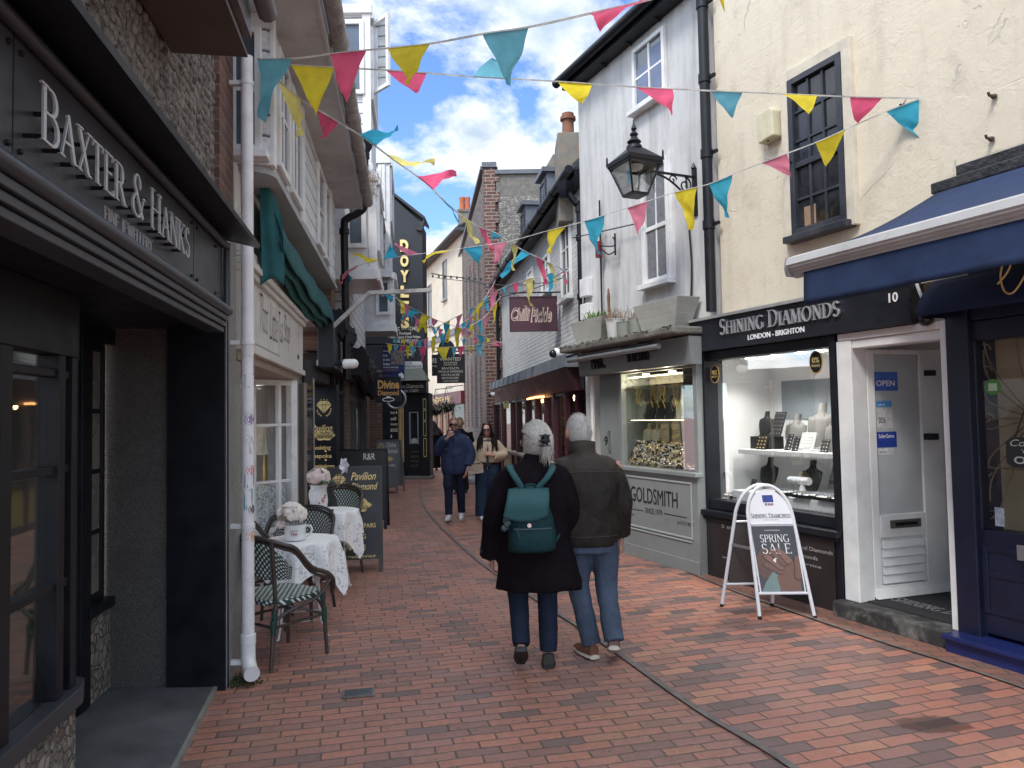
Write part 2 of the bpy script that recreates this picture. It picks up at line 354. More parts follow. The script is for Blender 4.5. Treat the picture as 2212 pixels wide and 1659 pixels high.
def serif(mb, fr, s, x0, x1, y0, y1, c0, c1, thick=.105, thin=.045, small=None, gap=.05):
    """stroke-built roman capitals fitted into a box; small = scale of all but the first letter of each word"""
    ws = []; X = 0
    for i, ch in enumerate(s):
        k = 1 if (not small or i == 0 or s[i-1] == ' ') else small
        wd = SERIF[ch][0]*k; ws.append((X, k)); X += wd + gap
    sx = (x1-x0)/(X-gap); sy = y1-y0; step = 0
    def q(p0, p1, w0, w1, c):
        d = V((p1[0]-p0[0], p1[1]-p0[1])); n = V((-d.y, d.x)); n = n.normalized() if n.length > 0 else V((0, 1)); r = sy
        mb.prism(fr, [(p0[0]+n.x*w0*r/2, p0[1]+n.y*w0*r/2), (p0[0]-n.x*w0*r/2, p0[1]-n.y*w0*r/2), (p1[0]-n.x*w1*r/2, p1[1]-n.y*w1*r/2), (p1[0]+n.x*w1*r/2, p1[1]+n.y*w1*r/2)], c0, c)
    for i, ch in enumerate(s):
        ox, k = ws[i]; wd, st, sf = SERIF[ch]; j = 0
        P = lambda p: (x0+(ox+p[0]*k)*sx, y0+p[1]*k*sy)
        for kind, pts in st:
            pts = [P(p) for p in pts]; nrm = max(1e-6, len(pts)-1); j += 1; c = c1 + j*.0004
            for a in range(len(pts)-1):
                p0, p1 = pts[a], pts[a+1]
                if kind == 'T': w0 = w1 = thick
                elif kind == 't': w0 = w1 = thin
                else:
                    d = V((p1[0]-p0[0], p1[1]-p0[1])).normalized(); w0 = w1 = thin + (thick-thin)*abs(d.y)**1.5
                    e = d*thin*sy*.25; p1 = (p1[0]+e.x, p1[1]+e.y)
                q(p0, p1, w0, w1, c + a*.00002)
        for p in sf:
            a = P(p); h = thin*sy*.8; ww = thick*1.25*sy; y = a[1] if p[1] < .9 else a[1]-h
            mb.prism(fr, [(a[0]-ww, y), (a[0]+ww, y), (a[0]+ww*.45, y+h) if p[1] < .9 else (a[0]+ww, y+h), (a[0]-ww*.45, y+h) if p[1] < .9 else (a[0]-ww, y+h)], c0, c1+.003)
_tc = {}
def sans(mb, fr, s, x0, x1, y0, y1, c0, c1, bold=0.0, shear=0.0, upright=True):
    """built-in font fitted into a box of the frame; c0..c1 is its thickness"""
    key = (s, bold, shear)
    if key not in _tc:
        cu = bpy.data.curves.new('t', 'FONT'); cu.body = s; cu.size = 1; cu.offset = bold; cu.shear = shear; cu.resolution_u = 3; cu.fill_mode = 'FRONT'; cu.extrude = 0
        ob = bpy.data.objects.new('t', cu); C.objects.link(ob); dg = bpy.context.evaluated_depsgraph_get(); dg.update()
        me = bpy.data.meshes.new_from_object(ob.evaluated_get(dg)); bpy.data.objects.remove(ob); bpy.data.curves.remove(cu)
        b = bmesh.new(); b.from_mesh(me); bmesh.ops.remove_doubles(b, verts=b.verts, dist=1e-5)
        b.verts.ensure_lookup_table(); vs = [(x.co.x, x.co.y) for x in b.verts]; fs = [tuple(x.index for x in f.verts) for f in b.faces]
        es = [tuple(v.index for v in e.verts) for e in b.edges if len(e.link_faces) == 1]; b.free(); bpy.data.meshes.remove(me)
        _tc[key] = (vs, fs, es)
    vs, fs, es = _tc[key]
    if not vs: return
    ax = min(p[0] for p in vs); bx = max(p[0] for p in vs); ay = min(p[1] for p in vs); by = max(p[1] for p in vs)
    sx = (x1-x0)/(bx-ax); sy = (y1-y0)/(by-ay); n = len(vs)
    i = mb.vs([fr.p(x0+(p[0]-ax)*sx, y0+(p[1]-ay)*sy, c1) for p in vs])
    for f in fs: mb.f.append(tuple(i+k for k in f))
    if c1-c0 > .004:
        j = mb.vs([fr.p(x0+(p[0]-ax)*sx, y0+(p[1]-ay)*sy, c0) for p in vs])
        for a, b in es: mb.f.append((i+a, i+b, j+b, j+a))
# ================================================================ shared materials
BLK = M('black_paint', (.009, .010, .014), .42, .3, 6, .12, 40, Specular__IOR__Level=.3)
CHAR = M('charcoal_paint', (.040, .044, .052), .42, .15, 3, .1, 50, grime=.25)
WHT = M('white_paint', (.72, .72, .70), .45, .08, 4, .1, 40, grime=.35, gcol=(.33, .31, .28))
OFFW = M('off_white_paint', (.62, .61, .57), .5, .08, 3, .1, 40, grime=.3, gcol=(.3, .28, .25))
UPVC = M('white_plastic', (.74, .74, .73), .35, .06, 3, .05, 30, grime=.45, gs=4, gcol=(.36, .34, .31))
GREYP = M('grey_shop_paint', (.215, .23, .222), .45, .07, 3, .08, 40, grime=.2)
NAVY = M('navy_paint', (.006, .009, .027), .35, .2, 4, .1, 40, grime=.2)
MAROON = M('maroon_paint', (.050, .012, .020), .4, .2, 4, .1, 40)
LEAD = M('lead_sheet', (.11, .12, .14), .5, .25, 3, .2, 14, bd=.01, grime=.5, gcol=(.05, .05, .055))
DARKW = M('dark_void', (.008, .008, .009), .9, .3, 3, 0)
METAL = M('grey_metal', (.42, .43, .45), .35, .1, 6, .05, 60, metal=.8)
STEEL = M('bright_steel', (.7, .7, .72), .2, .1, 6, .03, 60, metal=1)
GOLD = M('gold_paint', (.62, .42, .13), .4, .15, 20, .05, 60, metal=.35)
GOLDP = M('gold_letter', (.72, .55, .22), .5, .1, 20, 0)
CREAML = M('cream_letter', (.78, .74, .62), .5, .05, 10, 0)
WHITEL = M('white_letter', (.8, .8, .8), .5, .05, 10, 0)
BLKL = M('black_letter', (.012, .012, .014), .5, .1, 10, 0)
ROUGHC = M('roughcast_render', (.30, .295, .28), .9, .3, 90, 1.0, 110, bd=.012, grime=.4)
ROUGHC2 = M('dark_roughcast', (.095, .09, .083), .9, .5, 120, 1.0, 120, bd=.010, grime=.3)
CONC = M('weathered_concrete', (.16, .15, .13), .9, .3, 8, .8, 40, bd=.012, grime=.6, gcol=(.05, .052, .04))
SLATE = M('roof_slate', (.055, .058, .065), .6, .3, 9, .4, 25, bd=.02)
WOOD = M('brown_soffit_board', (.085, .06, .052), .6, .25, 5, .2, 30)
GLZ = glass('window_glass')
GLZS = glass('shop_glass', (.93, .95, .94), .4)
DKG = M('dark_window_pane', (.02, .024, .03), .06, .4, 2, .06, 3, bd=.02)
SKYG = M('curtained_window_pane', (.10, .125, .15), .07, .3, 1.5, .05, 3, bd=.02)
CABLE = M('black_cable', (.015, .015, .016), .5, .2, 10, 0)

def obox(name, mat, parent, fr, *b, bevel=0, **k):
    return MB().box(fr, *b).build(name, mat, parent, bevel=bevel, **k)
def window(parent, fr, a0, a1, b0, b1, c=.0, nx=2, nz=2, fm=None, gm=None, fw=.06, bw=.022, dp=.07, sill=True, sash=False, meet=None, name='window'):
    """framed window on a wall frame; frame with its pane and sill as sub-parts"""
    fm = fm or WHT; gm = gm or DKG; f = MB()
    f.box(fr, a0, a0+fw, b0, b1, c, c+dp); f.box(fr, a1-fw, a1, b0, b1, c, c+dp)
    f.box(fr, a0+fw, a1-fw, b1-fw, b1, c, c+dp); f.box(fr, a0+fw, a1-fw, b0, b0+fw, c, c+dp)
    mz = meet if meet else (b0+b1)/2
    if sash: f.box(fr, a0+fw, a1-fw, mz-.025, mz+.025, c, c+dp*.8)
    for i in range(1, nx):
        x = a0+fw+(a1-a0-2*fw)*i/nx; f.box(fr, x-bw/2, x+bw/2, b0+fw, b1-fw, c, c+dp*.62)
    for i in range(1, nz):
        z = b0+fw+(b1-b0-2*fw)*i/nz
        if sash and abs(z-mz) < .06: continue
        f.box(fr, a0+fw, a1-fw, z-bw/2, z+bw/2, c, c+dp*.58)
    o = f.build(name, fm, parent, bevel=.004)
    MB().poly([fr.p(a0+fw*.8, b0+fw*.8, c+dp*.3), fr.p(a1-fw*.8, b0+fw*.8, c+dp*.3), fr.p(a1-fw*.8, b1-fw*.8, c+dp*.3), fr.p(a0+fw*.8, b1-fw*.8, c+dp*.3)]).build('pane', gm, o)
    if sill: obox('sill', fm, o, fr, a0-.05, a1+.05, b0-.06, b0-.002, c-.01, c+dp+.06, bevel=.005)
    return o

# ================================================================ ground
def paver(name, ang, w, h, stops, mo, pits=0.0, stains=(), soft=.55):
    t = NT(name); p = t.n('Mapping', Vector=t.pos(), Rotation=(0, 0, R(-ang))).outputs[0]; s = t.n('SeparateXYZ', Vector=p)
    rnd, mask, cv = bricks(t, s.outputs[0], s.outputs[1], w, h, mo, jit=.03)
    c = t.ramp(rnd, stops); n2 = t.noise(26, 6, .68)
    c = t.mix(t.mr(n2, .35, .75, 0, soft), c, (.10, .075, .065))
    c = t.mix(t.mr(t.noise(1.1, 5, .6), .40, .68, 0, soft*.9), c, t.mix(.5, c, (.14, .085, .075)))
    hgt = mask
    if pits:
        vo = t.n('TexVoronoi', Vector=p, Scale=26.0, Randomness=1.0); k = t.mr(t.ma('ADD', vo.outputs['Distance'], t.ma('MULTIPLY', t.noise(60, 2), .25)), .22, .34, 1, 0)
        k = t.ma('MULTIPLY', k, t.mr(t.noise(2.3, 4, .6), .47, .6, 0, pits)); c = t.mix(k, c, (.055, .045, .042)); hgt = t.ma('SUBTRACT', hgt, t.ma('MULTIPLY', k, .3))
    for q_, rx_, ry_, st_ in stains:
        dd = t.n('VectorMath', _operation='MULTIPLY', i0=t.n('VectorMath', _operation='SUBTRACT', i0=t.pos(), i1=(q_.x, q_.y, 0)).outputs[0], i1=(1/rx_, 1/ry_, 0)).outputs[0]
        ln_ = t.ma('ADD', t.n('VectorMath', _operation='LENGTH', i0=dd).outputs['Value'], t.ma('MULTIPLY', t.ma('SUBTRACT', t.noise(5, 5, .7), .5), 1.6)); c = t.mix(t.mr(ln_, .75, .95, st_, 0), c, (.07, .03, .022))
    mossy = t.mr(t.noise(.7, 5, .6), .5, .65, 0, 1)
    c = t.mix(mask, t.mix(mossy, (.105, .085, .07), (.10, .095, .065)), c)
    sp = t.n('TexVoronoi', Vector=p, Scale=3.2, Randomness=1.0); c = t.mix(t.mr(sp.outputs['Distance'], .035, .05, .75, 0), c, (.32, .27, .24))
    tilt = t.n('TexWhiteNoise', _noise_dimensions='2D', Vector=t.n('VectorMath', _operation='ADD', i0=cv, i1=(7.7, 3.3, 0)).outputs[0]).outputs[0]
    c = t.mix(t.mr(tilt, .55, 1, 0, soft*.4), c, (.34, .2, .16))
    nb = t.bump(hgt, .8, .006); nb = t.bump(n2, .25, .004, nb); nb = t.bump(tilt, .7, .010, nb)
    return t.fin(c, t.mr(t.noise(2.6, 6, .7), .35, .7, .38, .68), nb)
PAVL = paver('worn_brick_paving', 13, .225, .082, [(0, (.17, .115, .105)), (.14, (.30, .155, .12)), (.4, (.41, .18, .125)), (.7, (.48, .205, .138)), (.9, (.36, .18, .145)), (1, (.45, .21, .13))], .0075, pits=.85)
PAVR = paver('mixed_brick_paving', 17, .232, .098, [(0, (.47, .180, .115)), (.3, (.40, .172, .125)), (.5, (.25, .14, .12)), (.66, (.125, .088, .086)), (.8, (.39, .175, .125)), (.93, (.49, .225, .14)), (1, (.09, .088, .09))], .0075, soft=.3, stains=[(G(2020, 1568), .22, .12, .75), (G(1665, 1366), .13, .05, .7), (G(1560, 1352), .3, .08, .3)])
PAVB = paver('border_brick_paving', -24+15, .225, .105, [(0, (.25, .11, .075)), (.5, (.30, .13, .085)), (1, (.2, .115, .09))], .009)
DRAIN = M('dark_drain_stone', (.16, .135, .12), .6, .35, 14, .5, 60, grime=.5)
g = MB().poly([(-150, -150, 0), (150, -150, 0), (150, 150, 0), (-150, 150, 0)]).build('ground', PAVL); struct(g)
def smooth(pts, n=6):
    o = []; P = [pts[0]]+list(pts)+[pts[-1]]
    for i in range(1, len(P)-2):
        for k in range(n):
            t = k/n; a, b, c, d = P[i-1], P[i], P[i+1], P[i+2]
            o.append(tuple(.5*((2*b[j])+(-a[j]+c[j])*t+(2*a[j]-5*b[j]+4*c[j]-d[j])*t*t+(-a[j]+3*b[j]-3*c[j]+d[j])*t**3) for j in range(len(b))))
    o.append(tuple(pts[-1])); return o
dl = [G(x, y) for x, y in ((2050, 1900), (1690, 1645), (1500, 1530), (1300, 1388), (1180, 1310), (1050, 1225), (975, 1160), (928, 1112), (909, 1075), (908, 1045), (925, 1012), (945, 990))]
dl = smooth([(p.x, p.y) for p in dl])
bl = [G(x, y) for x, y in ((1190, 1098), (1350, 1177), (1500, 1243), (1600, 1284), (1750, 1337), (1900, 1388), (2050, 1435), (2212, 1490), (2500, 1590))]
bl = smooth([(p.x, p.y) for p in bl])
def sheet(name, L, Rr, z, mat):
    n = min(len(L), len(Rr)); b = MB()
    for i in range(n-1): b.poly([(*L[i], z), (*Rr[i], z), (*Rr[i+1], z), (*L[i+1], z)])
    return struct(b.build(name, mat))
sheet('brick_paving', dl, [(p[0]+9, p[1]-.2) for p in dl], .004, PAVR)
sheet('brick_border', bl, [(p[0]+4, p[1]+1.5) for p in bl], .008, PAVB)
def channel(name, L, wd, z, mat):
    b = MB()
    for i in range(len(L)-1):
        a = V(L[i]); c = V(L[i+1]); d = (c-a).normalized(); n = V((-d.y, d.x))*wd/2
        if i == 0: pn = n
        b.poly([(*(a-pn), z), (*(a+pn), z), (*(c+n), z), (*(c-n), z)]); pn = n
    return struct(b.build(name, mat))
channel('drain_channel', dl, .044, .012, DRAIN)
channel('kerb_line', bl, .032, .016, DRAIN)
# small cast cover in the paving
a = G(750, 1500); cv = thing('drain_cover', 'small grey cast metal cover set in the red brick paving', 'drain cover', (a.x+.07, a.y, 0), R(10))
b = MB(); f0 = Fr((0, 0, 0), (1, 0, 0), (0, 1, 0)); b.box(f0, -.1, .1, -.065, .065, .004, .012)
b.build('frame', DRAIN, cv, local=True)
b = MB()
for i in range(7): b.box(f0, -.085, .085, -.052+i*.0155, -.044+i*.0155, .0122, .017)
b.build('cover_ribs', M('cast_iron', (.13, .14, .145), .45, .2, 20, .2, 60, metal=.5), cv, local=True)

# ================================================================ LEFT: jeweller's shop with charcoal fascia
LB = Wall((-1.172, 1.0), (-1.789, 4.63))
sh1 = thing('jewellers_shop', 'charcoal jeweller\'s shop with large raised fascia lettering and bowed window', 'shop', (-1.6, 2.5, 0))
zt, zb = 2.77, 2.375; E = LB.X(481); S0 = -1.6
fas = obox('fascia', CHAR, sh1, LB, S0, E, zb, zt, -.03, 0)
b = MB()
for sx in (LB.X(20), LB.X(418)): b.box(LB, sx-.003, sx+.003, zb+.03, zt-.01, 0, .0012)
b.build('panel_joint', BLK, fas)
for sx in (LB.X(6), LB.X(34), LB.X(412), LB.X(424), LB.X(464)):
    for z in (zb+.07, zt-.05): MB().ell(LB.p(sx, z, .004), .009, .009, .009, 8, 5).build('screw_cap', BLK, fas)
b = MB(); b.tube([LB.p(S0, zb-.005, .03), LB.p(E+.02, zb-.005, .03)], .029, 12); b.tube([LB.p(S0, zt+.0, .02), LB.p(E+.02, zt, .02)], .022, 10); b.tube([LB.p(E+.02, zb-.02, .02), LB.p(E+.02, zt+.02, .02)], .022, 10)
b.build('fascia_moulding', CHAR, sh1, True)
b = MB()
for k in range(3): b.box(LB, S0, E+.015, zb-.135+k*.034, zb-.103+k*.034-.002, -.10, .004+k*.014)
b.build('cornice', CHAR, sh1, bevel=.004)
LET = M('brushed_letter_metal', (.50, .51, .52), .42, .1, 40, .05, 80, metal=.55)
b = MB(); b0, b1 = LB.X(85, .06), LB.X(411, .06)
serif(b, LB, 'BAXTER & HANKS', b0, b1, 2.482, 2.645, .052, .058, small=.84)
b.build('lettering', LET, fas)
for i in range(26):
    sx = b0+(b1-b0)*(i+.5)/26; MB().tube([LB.p(sx, 2.50 + (i % 2)*.085, 0), LB.p(sx, 2.50+(i % 2)*.085, .051)], .007, 6).build('letter_stud', BLK, fas)
b = MB(); serif(b, LB, 'FINE JEWELLERY', LB.X(221), LB.X(326), 2.418, 2.472, .0, .004, thick=.10, small=1.0); b.build('small_lettering', M('pale_small_letter', (.42, .42, .42), .5, .1), fas)
# hood above the fascia
b = MB(); h0 = [LB.p(S0, zt+.035, -.02), LB.p(E+.05, zt+.035, -.02)]
b.hexa([LB.p(S0, zt+.06, -.05), LB.p(E+.06, zt+.06, -.05), LB.p(E+.10, zt+.01, .20), LB.p(S0, zt+.01, .20), LB.p(S0, zt+.085, -.05), LB.p(E+.06, zt+.085, -.05), LB.p(E+.10, zt+.035, .205), LB.p(S0, zt+.035, .205)])
b.build('canopy', BLK, sh1)
b = MB(); random.seed(3)
for i in range(70):
    sx = S0+1.2+(E-S0-1.1)*i/69; o = LB.p(sx, zt+.05, .06)
    for k in range(2): b.tube([o, o+V((random.uniform(-.05, .05), random.uniform(-.05, .05), .13))+LB.ez*random.uniform(-.03, .08)], .0011, 3, cap=False)
b.build('bird_spikes', M('spike_wire', (.25, .24, .23), .4, .1, 5, 0, metal=.8), sh1)
# cobbled flint wall above, with real pebbles
FL1 = flintmat('cobble_mortar', LB.ex, 14, (.08, .07, .06), (.16, .14, .12), (.115, .098, .08))
b = MB(); b.box(LB, -.5, LB.X(489), zt+.05, 6.5, -.5, -.07); b.box(LB, -.5, LB.L+.2, 2.3, 6.5, -1.0, -.5)
cw = b.build('cobble_wall', FL1, sh1)
t = NT('pebble_stone'); cc = t.mix(t.n('ObjectInfo').outputs['Random'], (.14, .13, .12), (.14, .13, .12)); k = t.noise(9, 3, .5)
cc = t.ramp(k, [(.3, (.035, .031, .029)), (.5, (.105, .094, .083)), (.68, (.19, .17, .145))]); PEB = t.fin(t.mix(t.mr(t.noise(60, 4), .4, .7, 0, .4), cc, (.35, .32, .29)), .65, t.bump(t.noise(50, 4), .3, .006))
b = MB(); random.seed(11); row = 0; z = zt+.06
while z < 4.6:
    sx = .75+random.uniform(0, .05)
    while sx < LB.X(489)-.03:
        rx = random.uniform(.02, .036); q = Matrix.Rotation(random.uniform(-.6, .6), 3, LB.ez) @ Matrix((LB.ex, LB.ey, LB.ez)).transposed()
        b.ell(LB.p(sx, z+random.uniform(-.012, .012), -.072), rx*random.uniform(.8, 1.15), rx*random.uniform(.75, 1.25), random.uniform(.008, .020), 8, 5, q); sx += rx*2*random.uniform(1.0, 1.25)
    z += random.uniform(.054, .066)
b.build('pebble_facing', PEB, cw, True, fix=False)
BRK = brickmat('old_red_brick', LB.ex, [(0, (.10, .045, .035)), (.4, (.16, .065, .045)), (.75, (.12, .06, .05)), (1, (.2, .1, .075))], (.17, .15, .13))
obox('brick_quoin', BRK, sh1, LB, LB.X(489)+.001, LB.X(518), 2.95, 6.5, -.4, -.04)
# roughcast reveal between the fascia and the drainpipe
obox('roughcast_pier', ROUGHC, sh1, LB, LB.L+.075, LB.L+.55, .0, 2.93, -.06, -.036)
obox('dark_brick_return', BRK, sh1, LB, LB.L+.56, LB.L+.8, 0, 6.5, -.8, -.15)
# bay overhanging above (brown soffit)
bay = MB(); s1 = LB.X(385); 
bay.box(LB, S0, s1+.02, 3.55, 6.5, -.06, .29); bayo = bay.build('overhanging_bay', WOOD, sh1)
b = MB(); b.box(LB, S0, s1+.06, 3.525, 3.548, -.05, .31); b.build('bay_soffit', WOOD, bayo)
b = MB(); b.tube([LB.p(S0, 3.78, .40), LB.p(s1+.1, 3.78, .40)], .05, 10); b.box(LB, S0, s1+.05, 3.62, 4.0, .292, .33); b.build('bay_gutter', M('grey_gutter', (.13, .125, .125), .5, .3, 6, .1, 30, grime=.4), bayo, True)
# recess: pillar, end wall, back wall with window
obox('entrance_pillar', BLK, sh1, Fr((-2.215, 4.69, 0), (1, 0, 0)), 0, .375, 0, 2.5, -.06, 0, bevel=.006)
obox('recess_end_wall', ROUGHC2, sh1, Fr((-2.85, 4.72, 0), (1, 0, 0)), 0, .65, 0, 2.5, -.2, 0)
LK = Wall((-2.42, 3.5), (-2.585, 4.72))
b = MB(); b.box(LK, 0, LK.L, 0, .56, -.2, 0); b.build('flint_plinth', flintmat('plinth_flint', LK.ex, 16, (.07, .06, .05), (.28, .24, .2), (.2, .17, .14)), sh1)
window(sh1, LK, LK.X(196), LK.L-.02, .60, 2.2, -.05, 1, 4, BLK, M('dull_curtain_pane', (.17, .16, .14), .3, .3, 3, .05, 5), .05, .03, .02)
obox('door_jamb', BLK, sh1, LK, LK.X(196)-.14, LK.X(196)-.002, 0, 2.5, -.1, .012, bevel=.004); obox('recess_panel', BLK, sh1, LK, -.6, LK.X(196)-.142, 0, 2.5, -.1, .005); obox('window_head', BLK, sh1, LK, LK.X(196), LK.L, 2.201, 2.5, -.1, .02)
b = MB(); b.poly([LB.p(S0, 2.285, -.02), LB.p(LB.L, 2.285, -.02), LB.p(LB.L, 2.285, -1.2), LB.p(S0, 2.285, -1.2)]); b.box(LB, S0, LB.L, 2.29, 2.36, -1.1, -.06)
b.build('soffit', BLK, sh1)
# bowed display window
def bow(Y, o=0.0):
    k = max(0, Y-3.45); oo = -.43-6*k**2+o; return V((-1.002-.17*Y, Y, 0)) + V((LB.ez.x, LB.ez.y, 0))*oo
ys = [1.2+.1*i for i in range(0, 24)]
def strip(mb, z0, z1, o0, o1, lo=1.2, hi=3.5, n=24):
    Y = [lo+(hi-lo)*i/n for i in range(n+1)]
    L = [[bow(y, o1)+UP*z0, bow(y, o1)+UP*z1, bow(y, o0)+UP*z1, bow(y, o0)+UP*z0] for y in Y]; mb.rings(L)
b = MB(); strip(b, .44, .52, -.35, .05, 1.0, 3.76); bs = b.build('bow_sill', CHAR, sh1, bevel=.006)
b = MB(); strip(b, 0, .438, -.3, .0, 1.0, 3.72); b.build('bow_plinth', flintmat('bow_flint', LB.ex, 20, (.08, .07, .06), (.34, .29, .24), (.25, .21, .17), bd=.05), sh1)
b = MB(); strip(b, 2.0, 2.284, -.1, .02, 1.0, 3.76)
for Y, wd in ((1.6, .07), (2.12, .07), (2.80, .09), (3.27, .06), (3.40, .055), (3.68, .06)):
    d = LB.ex*wd/2; b.hexa([bow(Y, .015)-d+UP*.52, bow(Y, .015)+d+UP*.52, bow(Y, -.07)+d+UP*.52, bow(Y, -.07)-d+UP*.52, bow(Y, .015)-d+UP*2.0, bow(Y, .015)+d+UP*2.0, bow(Y, -.07)+d+UP*2, bow(Y, -.07)-d+UP*2])
for z in (1.0, 1.5, 1.92): strip(b, z-.018, z+.018, -.05, .0, 1.2, 3.72)
bf = b.build('bow_frame', BLK, sh1, bevel=.004)
b = MB(); strip(b, .52, 2.0, -.034, -.03, 1.2, 3.72); b.build('bow_glass', GLZS, bf)
# inside the bow
b = MB(); b.box(LB, -.2, 2.5, .46, .50, -1.5, -.56); b.build('display_floor', M('burgundy_felt', (.06, .012, .012), .9, .2), sh1)
b = MB(); b.box(LB, -.2, 2.35, .965, .99, -1.3, -.62); b.build('display_shelf', BLK, sh1)
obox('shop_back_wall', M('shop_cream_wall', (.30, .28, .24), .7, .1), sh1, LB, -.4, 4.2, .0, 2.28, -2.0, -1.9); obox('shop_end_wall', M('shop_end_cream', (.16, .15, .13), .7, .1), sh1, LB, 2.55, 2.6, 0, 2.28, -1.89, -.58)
lit = emis('lit_downlight', (1, .93, .8), 9)
b = MB()
for sx, cc in ((LB.X(58, -.9), -.9), (LB.X(66, -1.2), -1.2)): b.lathe(LB.p(sx, 2.0, cc), [(.0, 0), (.055, 0), (.055, .02), (0, .02)], 14)
b.build('downlight', lit, sh1)
l = bpy.data.lights.new('shop_lamp', 'POINT'); l.energy = 30; l.color = (1, .9, .75); l.shadow_soft_size = .06; lo = bpy.data.objects.new('shop_lamp', l); C.objects.link(lo); lo.location = LB.p(LB.X(62, -1.0), 1.95, -1.0)
obox('white_inner_frame', OFFW, sh1, LB, LB.X(92, -.75), LB.X(92, -.75)+.05, .5, 2.0, -.78, -.74)
TAG = M('white_tag', (.7, .7, .68), .5, .05)
def tray(fr, a, bz, c, n, label, rows=3, w=.32, d=.2, seed=0):
    random.seed(seed); o = thing('jewellery_tray', label, 'tray', fr.p(a, bz, c))
    MB().box(fr, a-w/2, a+w/2, bz+.002, bz+.03, c-d/2, c+d/2).build('tray_base', BLK, o, bevel=.004)
    b = MB(); k = MB()
    for r in range(rows):
        for i in range(n):
            x = a-w/2+w*(i+.5)/n; cc = c-d/2+d*(r+.5)/rows; zz = bz+.03
            b.tube([fr.p(x+.012*math.cos(q*math.pi/4), zz+.012+.012*math.sin(q*math.pi/4), cc) for q in range(8)], .0035, 4, close=True)
            if random.random() < .6: k.poly([fr.p(x-.012, zz+.002, cc+.02), fr.p(x+.012, zz+.002, cc+.02), fr.p(x+.012, zz+.012, cc+.004), fr.p(x-.012, zz+.012, cc+.004)])
    b.build('rings', STEEL, o); k.build('price_tags', TAG, o); return o
gj = 'trays in the bowed jeweller window'
for i in range(4): tray(LB, LB.X(35+i*18, -.75), .99, -.68-.05*(i % 2), 7, ['black ring tray on the upper shelf, nearest the thick left post', 'black ring tray on the upper shelf, second from the thick left post', 'black ring tray on the upper shelf, third from the thick left post', 'black ring tray on the upper shelf beside the right mullion'][i], 2, .13, .12, i)['group'] = gj
for i in range(6):
    y = 2.45+.15*i; p = bow(y, -.25); f = Fr((p.x, p.y, .50), LB.ex)
    tray(f, 0, 0, 0, 5, 'small tray of tagged rings on the burgundy window floor, %s from the near end' % ('first', 'second', 'third', 'fourth', 'fifth', 'sixth')[i], 2, .12, .1, 20+i)['group'] = gj
# doorstep slab
q = [G(470, 1484), G(380, 1659)]; d = (q[1]-q[0]).normalized()
b = MB(); P = [V((-2.6, 4.72, 0)), V((-1.79, 4.66, 0)), q[0], q[0]+d*4, V((-1.2, .3, 0)), V((-2.6, .3, 0))]
i = b.vs([(p.x, p.y, .026) for p in P[:1]+[P[2], P[3], P[5]]]); b.f.append((i, i+1, i+2, i+3))
struct(b.build('doorstep_slab', M('grey_slab', (.085, .09, .095), .7, .35, 3.5, .35, 120, grime=.6, gs=1.8, gcol=(.035, .036, .038))))
b = MB(); b.bar(q[0]+UP*.014, q[0]+d*4+UP*.014, .022, .03); struct(b.build('slab_edging', M('slab_edge_strip', (.22, .22, .19), .6, .3, 10, .2, 60)))

# white drainpipe
pp = at(535, 4.83); px, py = pp.x, pp.y
dp = thing('drainpipe', 'white plastic drainpipe with stickers beside the charcoal jeweller', 'drainpipe', (px, py, 0))
b = MB(); b.tube([(px, py, .24), (px, py, 4.15)], .040, 16); b.build('pipe', UPVC, dp, True)
b = MB(); b.tube([(px, py, .30), (px, py, .19), (px+.005, py-.01, .14), (px+.03, py-.05, .095), (px+.06, py-.1, .085)], [.046, .046, .046, .048, .05], 14); b.tube([(px, py, .25), (px, py, .31)], .049, 14)
b.build('outlet_bend', UPVC, dp, True)
for y in (165, 738, 1133, 1420):
    z = 1.7-(y-907)/FD*4.83; b = MB(); b.tube([(px, py, z-.015), (px, py, z+.015)], .046, 14); b.box(Fr((px, py, z), (1, 0, 0)), -.115, -.03, -.014, .014, -.02, .02); b.build('bracket', UPVC, dp, True)
cols = [((.02, .03, .05), 790, .05, .075, 'dark poster scrap'), ((.06, .10, .12), 822, .04, .05, ''), ((.09, .03, .11), 905, .035, .035, ''), ((.5, .5, .5), 948, .03, .03, ''), ((.45, .42, .4), 965, .02, .045, ''), ((.5, .08, .08), 1013, .032, .032, ''), ((.02, .07, .22), 1035, .034, .05, ''), ((.05, .25, .32), 1075, .03, .07, ''), ((.02, .02, .02), 1097, .026, .03, ''), ((.55, .12, .04), 1154, .036, .036, '')]
for i, (c_, y, hw, hh, _) in enumerate(cols):
    z = 1.7-(y-907)/FD*4.83; b = MB(); rnd = hw == hh or i in (2, 3, 5, 8, 9); ph = R(-75 + (i*37) % 50); n = 14
    pts = [(math.cos(2*math.pi*k/n)*hw, math.sin(2*math.pi*k/n)*hh) for k in range(n)] if rnd else [(-hw, -hh), (-hw*.3, -hh*.9), (hw*.4, -hh), (hw, -hh*.8), (hw, hh), (hw*.3, hh*.95), (-hw*.3, hh), (-hw, hh*.9)]
    def st(k, r): return b.poly([(px+(.0402+r)*math.cos(ph+a*k/.041), py+(.0402+r)*math.sin(ph+a*k/.041), z+q_*k) for a, q_ in pts])
    st(1, .0004); o = b.build('sticker', M('sticker_%d' % i, c_, .5, .3, 60, 0), dp)
    if rnd:
        b = MB(); st(.62, .0010); b.build('sticker_print', M('sticker_print_%d' % i, tuple(min(.7, x*2.5+.12) for x in c_), .5, .5, 90, 0), o)
mo = MB(); random.seed(5)
for i in range(120): mo.ell((px+random.gauss(-.06, .06), py+random.gauss(.0, .05), .012), random.uniform(.006, .016), random.uniform(.006, .016), random.uniform(.004, .012), 5, 3)
